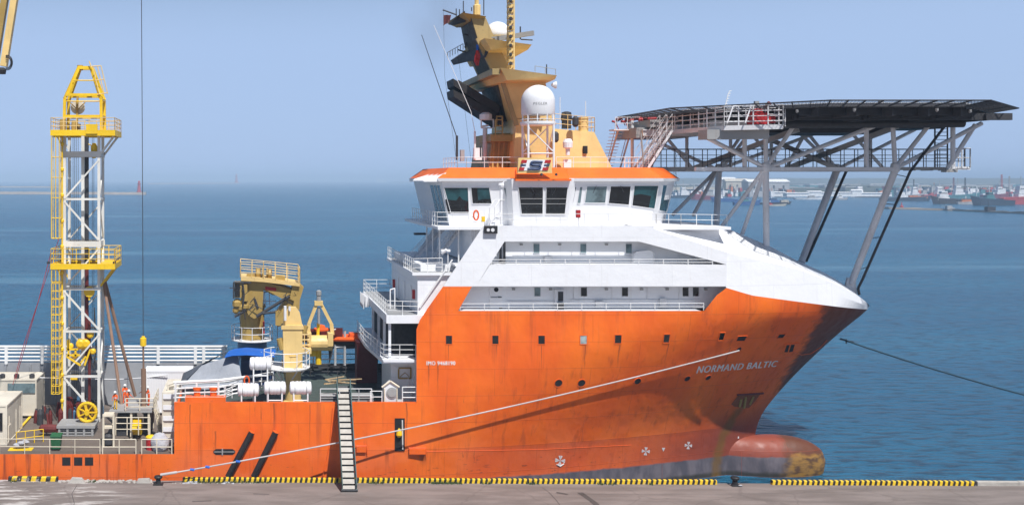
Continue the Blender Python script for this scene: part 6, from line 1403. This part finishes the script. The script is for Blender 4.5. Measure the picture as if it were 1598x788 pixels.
s = MB(); s.tube(W(135.5,214,101.2), W(135.5,420,101.2), .2, 10); s.build('drill_pipe', 'dark_steel', D); s = MB(); s.tube(W(135.5,420,101.2), W(135.5,560,101.2), .19, 10); s.tube(W(139.5,500,100.5), W(139.5,640,100.5), .15, 8); s.build('drill_stem', 'darkred', D)
s = MB()
for px in (114, 116.5, 119, 122, 144, 146.5): s.tube(W(px,214,100.9), W(px,620,100.9), .022, 4)
s.path([W(147,480,100.5), W(150,540,100.5), W(147,575,100.5), W(143,565,100.5), W(141,540,100.5)], .07); s.build('hoist_wires', 'dark_steel', D)
def platform(py0, py1, rail_top, mat, bx1, name):
    z0, z1 = dz(py1), dz(py0); xa, xb = XW(78.5,98.6), XW(179.5,98.6); ya, yb = 98.6, 103.6
    s = MB(); s.box((xa, ya, z0), (xb, ya+.12, z1)); s.box((xa, yb-.12, z0), (xb, yb, z1)); s.box((xa, ya+.12, z0), (xa+.12, yb-.12, z1)); s.box((xb-.12, ya+.12, z0), (xb, yb-.12, z1)); s.box((xa+.12, ya+.12, z1-.15), (DX0, yb-.12, z1-.08)); s.box((DX1, ya+.12, z1-.15), (xb-.12, yb-.12, z1-.08))
    s.box((DX0, ya+.12, z1-.15), (DX1, YD-.3, z1-.08)); s.box((DX0, YE+.3, z1-.15), (DX1, yb-.12, z1-.08)); P_ = s.build(name, mat, D)
    s = MB(); h = (py0-rail_top)*98.6/F; s.rail([(xa+.05, ya+.05, z1), (xb-.05, ya+.05, z1), (xb-.05, yb-.05, z1), (xa+.05, yb-.05, z1), (xa+.05, ya+.05, z1)], h=h, bars=3, sp=1.25, r=.035); s.build('platform_railing', 'yellow' if py0 > 300 else 'ochre', D)
    s = MB()
    for yy in (YD, YE): s.beam((xb-.3, yy, z0), (DX1+.15, yy, z0-1.75), .2); s.beam((xa+.4, yy, z0), (DX0-.1, yy, z0-1.2), .14)
    s.build('platform_bracket', bx1, D)
platform(204, 213, 185, 'yellow', 'lattice', 'upper_platform'); platform(410, 418.5, 386.5, 'yellow', 'yellow', 'lower_platform')
s = MB(); s.pbox(134, 194, 152, 209, 98.5, .2); s.build('wind_wall_panel', 'yellow', D)
# crown frame
s = MB()
for yy, kk in ((100.2, 0), (102.4, 0)):
    for (x0, x1, x2) in ((99.6, 101.5, 120.5), (158, 154, 140)):
        X_ = [XW(v, 100) for v in (x0, x1, x2)]
        yt = 100.9 if yy < 101 else 101.7
        s.beam((X_[0], yy, dz(205)), (X_[0]+(.05 if x0 < 120 else -.05), yy, dz(154)), .28); s.beam((X_[0]+(.05 if x0 < 120 else -.05), yy, dz(154)), (X_[2], yt, dz(104)), .28)
for py, a, b in ((148, 102, 153), (181.5, 99.6, 158)):
    for yy in (100.2, 102.4): s.beam((XW(a,100), yy, dz(py)), (XW(b,100), yy, dz(py)), .26)
for x in (99.6, 158):
    for py in (155, 181): s.beam((XW(x,100), 100.2, dz(py)), (XW(x,100), 102.4, dz(py)), .2)
s.beam((XW(119,100), 100.9, dz(104.5)), (XW(142,100), 100.9, dz(104.5)), .3); s.beam((XW(119,100), 101.7, dz(104.5)), (XW(142,100), 101.7, dz(104.5)), .3)
for py, a, b in ((125.5, 113, 148), (158, 100, 157)): s.tube((XW(a,100), 100.3, dz(py)), (XW(b,100), 100.3, dz(py)), .06)
s.build('crown_frame', 'yellow', D)
s = MB()
for x in (151.5, 159, 164.5): s.tube(W(x-7,103,100), W(x+3.5,147,100), .05)
for k in range(3): t_ = k/2; s.tube(W(144+8*t_,104+44*t_,100), W(157.5+10.5*t_,103+42*t_,100), .05)
s.path([W(139,96,100.5), W(143,106,100.5)], .06); s.build('crown_ladder_guard', 'ochre', D)
s = MB(); s.lathe(W(121.5,168,101.3), [(.66,-.12),(.70,-.12),(.62,0),(.70,.12),(.66,.12)], 22, 'y'); s.build('crown_sheave', 'cream', D)
s = MB(); s.beam(W(121,150,101), W(120,205,101), .2); s.beam(W(108,159,101), W(121,172,101), .1); s.beam(W(133,160,101), W(121,172,101), .1); s.box(W(112,202,101), W(126,194,101.8)); s.lathe(W(125,107,101.2), [(.3,-.2),(.3,.3)], 8); s.lathe(W(98,196,100), [(.3,-.6),(.35,0),(.3,.6)], 8); s.lathe(W(115,198,100), [(.2,-.6),(.25,0),(.2,.6)], 8); s.build('crown_gear', 'khaki', D)
def block(px, py, r, Y, name='travelling_block'):
    s = MB(); s.lathe(W(px, py, Y), [(r*.5,-.22),(r,-.2),(r,.2),(r*.5,.22)], 18, 'y'); s.tube(W(px,py,Y), W(px,py,Y)-Vector((0,0,r*1.6)), .12, 8); return s.build(name, 'yellow', D)
block(139.5, 455, .52, 100.4); 
s = MB(); s.lathe(W(147,233,100.5), [(.15,-.9),(.3,-.6),(.35,.2),(.15,.6)], 10); s.path([W(147,230,100.5), W(138,225,100.5)], .06); s.build('tong_hanger', 'yellow', D)
s = MB()   # top drive and carriage
for x, y, r in ((126,536,.45), (134,536,.45), (141,522,.35), (110,540,.3), (117,555,.3), (145,548,.3)): s.lathe(W(x, y, 100.3), [(r*.6,-.3),(r,-.2),(r,.2),(r*.6,.3)], 12, 'y')
for a, b in (((104,545),(122,545)), ((104,554),(125,554)), ((107,530),(107,556)), ((118,545),(118,556)), ((104,556),(126,570)), ((126,566),(134,556)), ((132,570),(141,545)), ((106,545),(106,530))): s.beam(W(*a, 99.9), W(*b, 99.9), .18)
s.box(W(121,545,100.5), W(140,528,101.2)); s.box(W(110,593,100.4), W(122,584,101)); s.build('top_drive', 'yellow', D)
s = MB()   # ladder with safety cage
xl, xr = XW(81,98.9), XW(93,98.9)
def ladder(py0, py1, cage):
    for x in (xl, XW(87.5,98.9), xr): s.tube((x, 98.7, ZW(py0,98.9)), (x, 98.7, ZW(py1,98.9)), .045)
    n = max(1, int((py1-py0)/(11.5 if cage else 30)))
    for i in range(n+1):
        z = ZW(lerp(py0, py1, i/n), 98.9); s.path([(xl, 98.7, z), (xr, 98.7, z), (xr+.1, 99.5, z), (xl, 99.5, z), (xl, 98.7, z)], .035)
    for x in (xl, xr): s.tube((x, 99.5, ZW(py0,98.9)), (x, 99.5, ZW(py1,98.9)), .035)
ladder(214, 372, False); ladder(420, 440, False); ladder(442, 614, True)
s.build('caged_ladder', 'yellow', D); s = MB(); s.tube(W(97,214,99.6), W(97,650,99.6), .085, 8)
for k in range(11): s.lathe(W(97, 225+k*40, 99.6), [(.1,-.2),(.18,-.1),(.18,.1),(.1,.2)], 8)
s.build('standpipe', 'yellow', D)
s = MB(); s.box(W(73,412,99), W(78,408,99.3)); s.box(W(176,412,99), W(181,408,99.3)); s.path([W(178,409,99), W(187,402,99)], .05); s.build('corner_lamp', 'dark_steel', D)
s = MB(); s.tube(W(162,440,101), W(194,660,95.5), .16, 8); s.build('leaning_stay', 'rustpipe', D); s = MB(); s.tube(W(164,440,102), W(211,618,102.5), .17, 8); s.build('leaning_stay', 'rustpipe', D)
s = MB(); s.path([W(80,392,100), W(60,470,100), W(22,600,102), W(-5,680,102)], .03); s.path([W(92,372,100), W(70,440,100), W(38,535,101), W(20,600,101)], .03); s.build('guy_hose', 'red', D)
# reel and skid
t = thing('hose_reel_skid', W(115, 675, 95), 'dark steel skid carrying a round yellow spoked reel at the derrick foot', 'reel')
s = MB(); c = W(136, 643, 95.5); R_ = 1.0
cc_ = [c+Vector((R_*.86*math.cos(a), 0, R_*.86*math.sin(a))) for a in [2*PI*i/24 for i in range(25)]]; s.path(cc_, .16, 8); s.lathe(c+Vector((0,.25,0)), [(R_*.25,-.5),(R_*.25,.5)], 14, 'y')
for k in range(7): a = PI/3.5*k; s.beam(c+Vector((.2*math.cos(a), -.06, .2*math.sin(a))), c+Vector((R_*.92*math.cos(a), -.06, R_*.92*math.sin(a))), .24, .1)
s.build('reel', 'yellow', t); s = MB(); s.lathe(c+Vector((0,.5,0)), [(R_*.7,-.2),(R_*.7,.2)], 20, 'y'); s.build('wound_hose', 'khaki', t)
xa_, xb_ = XW(88,94.2), XW(148,94.2); s = MB(); s.box((xa_, 94.2, 5.06), (xb_, 97, 5.30))
for z in (4.33, 4.58, 4.82): s.box((xa_+.12, 94.35, z), (xb_-.12, 96.8, z+.12))
for k in range(5): x = lerp(xa_+.15, xb_-.35, k/4); s.box((x, 94.26, 4.33), (x+.2, 94.36, 5.06))
s.build('skid', 'grey_steel', t); s = MB(); s.hexa([W(103,663,94.6), W(118,663,94.6), W(121,660,96), W(106,660,96)]+[v+Vector((0,0,.05)) for v in (W(103,663,94.6), W(118,663,94.6), W(121,660,96), W(106,660,96))]); s.build('paper_bundle', 'bag', t)
s = MB(); c = W(76,668,94.5); s.lathe(c, [(.12,-.9),(.35,-.7),(.4,0),(.35,.7),(.12,.9)], 10, 'x'); s.tube(c, W(73,645,94.8), .09); s.tube(c+Vector((.5,0,0)), W(92,676,94.5), .15); s.build('red_tool', 'darkred') ; tag(bpy.data.objects['red_tool'], 'dark red winch tool lying on deck left of the reel skid', 'tool')
def bin_(px, py, Y, label):
    c = W(px, py, Y); t = thing('wheelie_bin', c, label, 'bin'); s = MB(); s.ring([c+Vector((x*.36, y*.34, .08)) for x, y in ((-1,-1),(1,-1),(1,1),(-1,1))], [c+Vector((x*.46, y*.42, 1.15)) for x, y in ((-1,-1),(1,-1),(1,1),(-1,1))]); s.build('body', 'green', t)
    s = MB(); s.hexa([c+Vector((x*.5, y*.46, 1.15+(.0 if y < 0 else .12))) for x, y in ((-1,-1),(1,-1),(1,1),(-1,1))]+[c+Vector((x*.48, y*.44, 1.22+(.0 if y < 0 else .12))) for x, y in ((-1,-1),(1,-1),(1,1),(-1,1))]); s.build('lid', 'green', t)
    for x in (-.3, .3): s = MB(); s.lathe(c+Vector((x, .36, .12)), [(.12,-.04),(.12,.04)], 12, 'x'); s.build('wheel', 'black', t)
bin_(88, 700, 89.6, 'green wheelie bin behind the aft deck railing')
c = W(235.5, 702, 89.8); t = thing('lidded_drum', c, 'red drum with a yellow lid beside the white bulk bag', 'drum'); s = MB(); s.lathe(c, [(.40,0),(.42,.05),(.45,.9),(.43,1.1)], 18); s.build('body', 'red', t); s = MB(); s.lathe(c+Vector((0,0,1.1)), [(.47,0),(.47,.1),(.3,.22),(.05,.26)], 18); s.build('lid', 'yellow', t)
s = MB(); c = W(249.5, 705, 89.4); rows = []; rnd = random.Random(2)
for j in range(10):
    ph = j/9; r = .82*math.sin(PI*(.12+.80*ph))**.6; rows.append([c+Vector((r*math.cos(2*PI*i/20)*(1+rnd.uniform(-.09,.09)), r*.75*math.sin(2*PI*i/20)*(1+rnd.uniform(-.09,.09)), 1.65*ph+rnd.uniform(-.03,.03))) for i in range(20)])
for j in range(9): s.ring(rows[j], rows[j+1], False)
s.add(rows[-1], [tuple(range(20))]); tag(s.build('bulk_bag', 'bag', smooth=True), 'crumpled white bulk bag at the right end of the aft railing', 'bag')
s = MB(); c = W(30, 700, 89.8); rnd = random.Random(6)
for k in range(9): p = c+Vector((rnd.uniform(-.8,.8), rnd.uniform(-.3,.4), rnd.uniform(.1,.6))); rock(s, p, rnd.uniform(.2,.4), .6, rnd)
tag(s.build('rag_pile', 'bag'), 'pile of pale crumpled rags on a yellow pallet beside the cream container', 'rags')
s = MB(); s.box(c+Vector((-.9,-.5,-.12)), c+Vector((1.2,.5,0))); s.rail([c+Vector((-.6,1.5,-.1)), c+Vector((1.6,2.6,-.1))], h=1.2, bars=2, sp=.8, r=.04); tag(s.build('yellow_pallet', 'yellow'), 'low yellow pallet frame beside the cream container', 'pallet')
# drill floor frames
t = thing('drill_floor_platform', W(215, 690, 95), 'cream railed drill floor platform with a stair at its right', 'platform')
s = MB(); zf = 6.9; s.box((XW(174,95), 93.2, zf-.15), (XW(240,95), 97.8, zf)); s.build('floor', 'grey_steel', t)
s = MB(); s.rail([(XW(196,93.2), 93.2, zf), (XW(240,93.2), 93.2, zf), (XW(240,93.2), 97.6, zf)], h=1.15, bars=3, sp=1.3, r=.045); s.rail([(XW(181,92.6), 92.4, 4.9), (XW(234,92.4), 92.4, 4.9)], h=1.6, bars=3, sp=1.2, r=.045); s.build('railing', 'cream_rail', t)
s = MB()
for x in (181, 208, 235):
    for y in (93.4, 97.4): s.beam((XW(x,95), y, ZA), (XW(x,95), y, zf-.15), .2)
s.build('leg', 'cream_rail', t); s = MB(); stair(s, (XW(252,93)-.2, 94, ZA+.2), (XW(240,93), 94, zf), 1.0, 9, rail_h=1.2); s.build('stair', 'cream_rail', t)
s = MB(); s.box((XW(208,94), 93.6, ZA+.3), (XW(221,94), 95, 6.0)); s.lathe((XW(215,94), 93.2, ZA+1), [(.35,-.4),(.35,.4)], 12, 'x'); s.build('pump_unit', 'yellow', t)
s = MB(); s.box((XW(182,94), 94.4, ZA), (XW(205,94), 97, 6.3)); s.box((XW(222,94), 95, ZA), (XW(234,94), 97, 6.2)); s.build('dark_machinery', 'dark_steel', t)
s = MB(); zc = ZW(708,90.5); 
for x in (161.5, 177.5): s.beam(W(x,706,90.6), W(x,646,90.6), .16); s.beam(W(x,706,91.8), W(x,646,91.8), .16)
s.box(W(160,648,90.5), W(179,644.5,91.9)); s.box(W(161,665,90.6), W(178,663.5,91.8)); t2 = s.build('tool_frame', 'cream_rail'); tag(t2, 'tall open cream frame holding a dark valve beside the reel', 'frame'); s = MB(); s.lathe(W(169.5,686,91.2), [(.2,-.5),(.5,-.3),(.5,.4),(.3,.6)], 12); s.build('valve', 'dark_steel', t2)
s = MB(); rnd = random.Random(21)
for k in range(26):
    x = rnd.uniform(104, 160); y = rnd.uniform(99.5, 104.5); r = rnd.uniform(.2,.5); c = Vector((XW(x, y), y, ZA)); h = rnd.uniform(.5, 2.2)
    s.k = rnd.choice([0, 0, 1, 2])
    if rnd.random() < .5: s.lathe(c, [(r,0),(r,h*.7),(r*.6,h)], 9)
    else: s.box(c+Vector((-r,-r,0)), c+Vector((r,r,h)))
s.k = 0; tag(s.build('drill_floor_machinery', ['dark_steel', 'blue_paint', 'darkred']), 'dark clutter of pumps and machinery standing inside the derrick foot', 'machinery')
s = MB(); rnd = random.Random(22)
for k in range(16):
    x = rnd.uniform(36, 96); y = rnd.uniform(98, 106); r = rnd.uniform(.15,.35); c = Vector((XW(x, y), y, ZA)); s.k = rnd.choice([0, 1, 1]); s.lathe(c, [(r,0),(r,rnd.uniform(.3,1.1)),(r*.5,rnd.uniform(1.1,1.5))], 8)
s.k = 0; o = s.build('deck_clutter', ['dark_steel', 'darkred']); tag(o, 'scatter of dark and red fittings on deck between the white cabin and the derrick', 'fittings')
s = MB(); s.beam(W(30,669,96.4), W(52,645,103.1), .22, .12); tag(s.build('deck_coaming', 'yellow'), 'long yellow edged coaming running across the aft deck by the cream container', 'coaming')
# wire with yellow weight
t = thing('hanging_hook_block', W(223.5, 650, 95), 'yellow weight with a dark rod below on a long thin wire hanging beside the derrick', 'hook block')
s = MB(); s.tube(W(220.5,-60,95), W(222,200,95), .035, 5); s.tube(W(222,200,95), W(223.5,526,95), .035, 5); s.build('wire', 'dark_steel', t)
s = MB(); s.lathe(W(223.5,540,95), [(.22,0),(.30,.05),(.30,.75),(.16,.82),(.14,.95)], 12); s.build('weight', 'yellow', t); s = MB(); s.tube(W(223.5,540,95), W(224,575,95), .09, 8); s.tube(W(224,575,95), W(224.5,636,95), .24, 10); s.build('rod', 'rustpipe', t)
s = MB(); a, b = W(120,590,103.8), W(262,585,102.6); pts = [a.lerp(b, i/10)-Vector((0,0,.25*math.sin(PI*i/10))) for i in range(11)]; pts = [W(50,589,103)]+pts; s.path(pts, .06); tag(s.build('lashed_hose', 'lgrey_steel'), 'pale hose strung across the deck in front of the grey bulwark', 'hose')
# quay crane boom tip at upper left
t = thing('quay_crane_boom', W(8, 105, 80), 'weathered yellow crane boom tip with black hose loops in the upper left corner', 'crane boom')
s = MB(); s.beam(W(32,-60,80), W(6,104,80), .5, .6); s.build('jib', 'ochre', t); s = MB(); s.beam(W(17,-60,80.6), W(-9,104,80.6), .5, .6); s.build('jib', 'khaki', t)
s = MB()
for k in range(3):
    r = .42+.08*k; c = W(11, 98, 79.5); s.path([c+Vector((r*math.cos(a)*.7, .05*k, r*math.sin(a))) for a in [-PI/1.6+i*.35 for i in range(12)]], .035)
s.lathe(W(3,112,79.6), [(.3,-.2),(.35,.1),(.2,.3)], 10); s.build('hose_loop', 'black', t)
# ---------------------------------------------------------------- people
def person(px, py_head, Y, label, face, arms, low='coverall', hgt=1.78, bend=0.):
    """skin-modifier figure; face = heading in radians, arms = ((dx,dy,dz) hand offsets from shoulder) x2"""
    top = W(px, py_head, Y); base = Vector((top.x, Y, 6.9)); k = hgt/1.78
    fw = Vector((math.cos(face), math.sin(face), 0)); rt = Vector((fw.y, -fw.x, 0)); up = Vector((0, 0, 1))
    def P(r, f, z): return (rt*r+fw*f+up*z)*k
    V = []; E = []; R_ = []
    def v(p, r): V.append(p); R_.append(r*k); return len(V)-1
    def e(a, b): E.append((a, b)); return b
    pel = v(P(0, 0, .96), .15); wa = e(pel, v(P(0, .02+bend*.3, 1.12), .135)); ch = e(wa, v(P(0, .03+bend, 1.34), .165)); nk = e(ch, v(P(0, .03+bend*1.3, 1.50), .06)); hd = e(nk, v(P(0, .05+bend*1.5, 1.60), .095)); e(hd, v(P(0, .06+bend*1.5, 1.70), .085))
    for q, a in zip((-1, 1), arms):
        sh = e(ch, v(P(.19*q, .03+bend, 1.42), .075)); hand = P(.19*q+a[0], .03+bend+a[1], 1.42+a[2]); el = V[sh].lerp(hand, .5)+rt*(.05*q*k)-fw*.05-up*.03
        eb = e(sh, v(el, .055)); wr = e(eb, v(hand, .04)); hh = e(wr, v(hand+(hand-el).normalized()*.08, .045)); d = (hand-el).normalized()
        for f_ in range(4): e(hh, v(V[hh]+d*.08+rt*(.022*(f_-1.5)), .011))
        e(hh, v(V[hh]+d*.03-rt*(.06*q), .012))
        hp = e(pel, v(P(.10*q, 0, .90), .105)); kn = e(hp, v(P(.115*q, .03+.02*q, .50), .075)); an = e(kn, v(P(.12*q, 0, .09), .055)); e(an, v(P(.125*q, .16, .04), .05))
    me = bpy.data.meshes.new('person'); me.from_pydata([tuple(p) for p in V], E, [])
    ob = bpy.data.objects.new('tmp_body', me); COL.objects.link(ob)
    m = ob.modifiers.new('s', 'SKIN'); 
    for i, sv in enumerate(me.skin_vertices[0].data): sv.radius = (R_[i], R_[i])
    me.skin_vertices[0].data[0].use_root = True
    s2 = ob.modifiers.new('u', 'SUBSURF'); s2.levels = 1; s2.render_levels = 1
    bpy.context.view_layer.update(); bm_ = bpy.data.meshes.new_from_object(ob.evaluated_get(bpy.context.evaluated_depsgraph_get())); bpy.data.objects.remove(ob)
    for mm in ('coverall', 'skin', low, 'refl', 'black'): bm_.materials.append(M[mm])
    for p in bm_.polygons:
        z = p.center.z/k; c_ = p.center; p.use_smooth = True
        lat = (c_-P(0, 0, z)).length
        i = 0
        if z > 1.50: i = 1
        elif z < .08: i = 4
        elif z < .94 and lat < .3: i = 2
        elif abs(z-1.2) < .035 and lat < .25*k: i = 3
        hands = [P(.19*q+a[0], .03+bend+a[1], 1.42+a[2]) for q, a in zip((-1, 1), arms)]
        if any((c_-h).length < .1 and not i == 2 or (c_-h).length < .07 for h in hands) and z < 1.5: i = 1
        p.material_index = i
    o = bpy.data.objects.new('person', bm_); COL.objects.link(o); o.location = base; ORG[o.name] = base
    tag(o, label, 'person')
    hb_ = P(0, .06+bend*1.5, 1.68)+base; s = MB(); s.lathe(hb_, [(.155*k,0),(.15*k,.05),(.13*k,.11),(.08*k,.155),(.02,.165)], 14)
    b0 = len(s.v); s.prism([hb_+(fw*math.cos(t)*.19+rt*math.sin(t)*.12)*k for t in [-1.2+.3*i for i in range(9)]], (0, 0, .02)); s.build('safety_helmet', 'helmet', o, smooth=False)
    # face: nose, brow and eyes
    s = MB(); n0 = P(0, .06+bend*1.5+.095, 1.60)+base; s.prism([n0+up*.03*k, n0-up*.02*k+rt*.016*k, n0-up*.02*k-rt*.016*k], fw*.025*k); s.build('nose', 'skin', o)
    return o
person(180.6, 612.5, 93.9, 'worker in orange jacket and yellow trousers with a white helmet, farthest left of the group', -1.9, ((.0,.22,-.38), (.02,.2,-.36)), 'coverall_y', hgt=1.66, bend=.06)
person(194.4, 597, 96.5, 'worker in orange coveralls whose white helmet stands highest, behind the others', -1.2, ((-.02,.3,-.3), (.02,.28,-.32)), bend=.05)
person(197.5, 607, 94.5, 'worker in orange coveralls stooping in front of the tallest one', -.5, ((.0,.4,-.3), (.0,.36,-.34)), bend=.14, hgt=1.68)
person(232.4, 601.5, 95.5, 'worker in orange coveralls standing right of the hanging rod', 3.4, ((.0,.34,-.28), (.0,.32,-.30)), bend=.04)
person(226.5, 609, 96.6, 'partly hidden orange clad worker just left of the hanging rod, bending forward', 3.0, ((.0,.3,-.34), (.0,.3,-.36)), bend=.16, hgt=1.66)
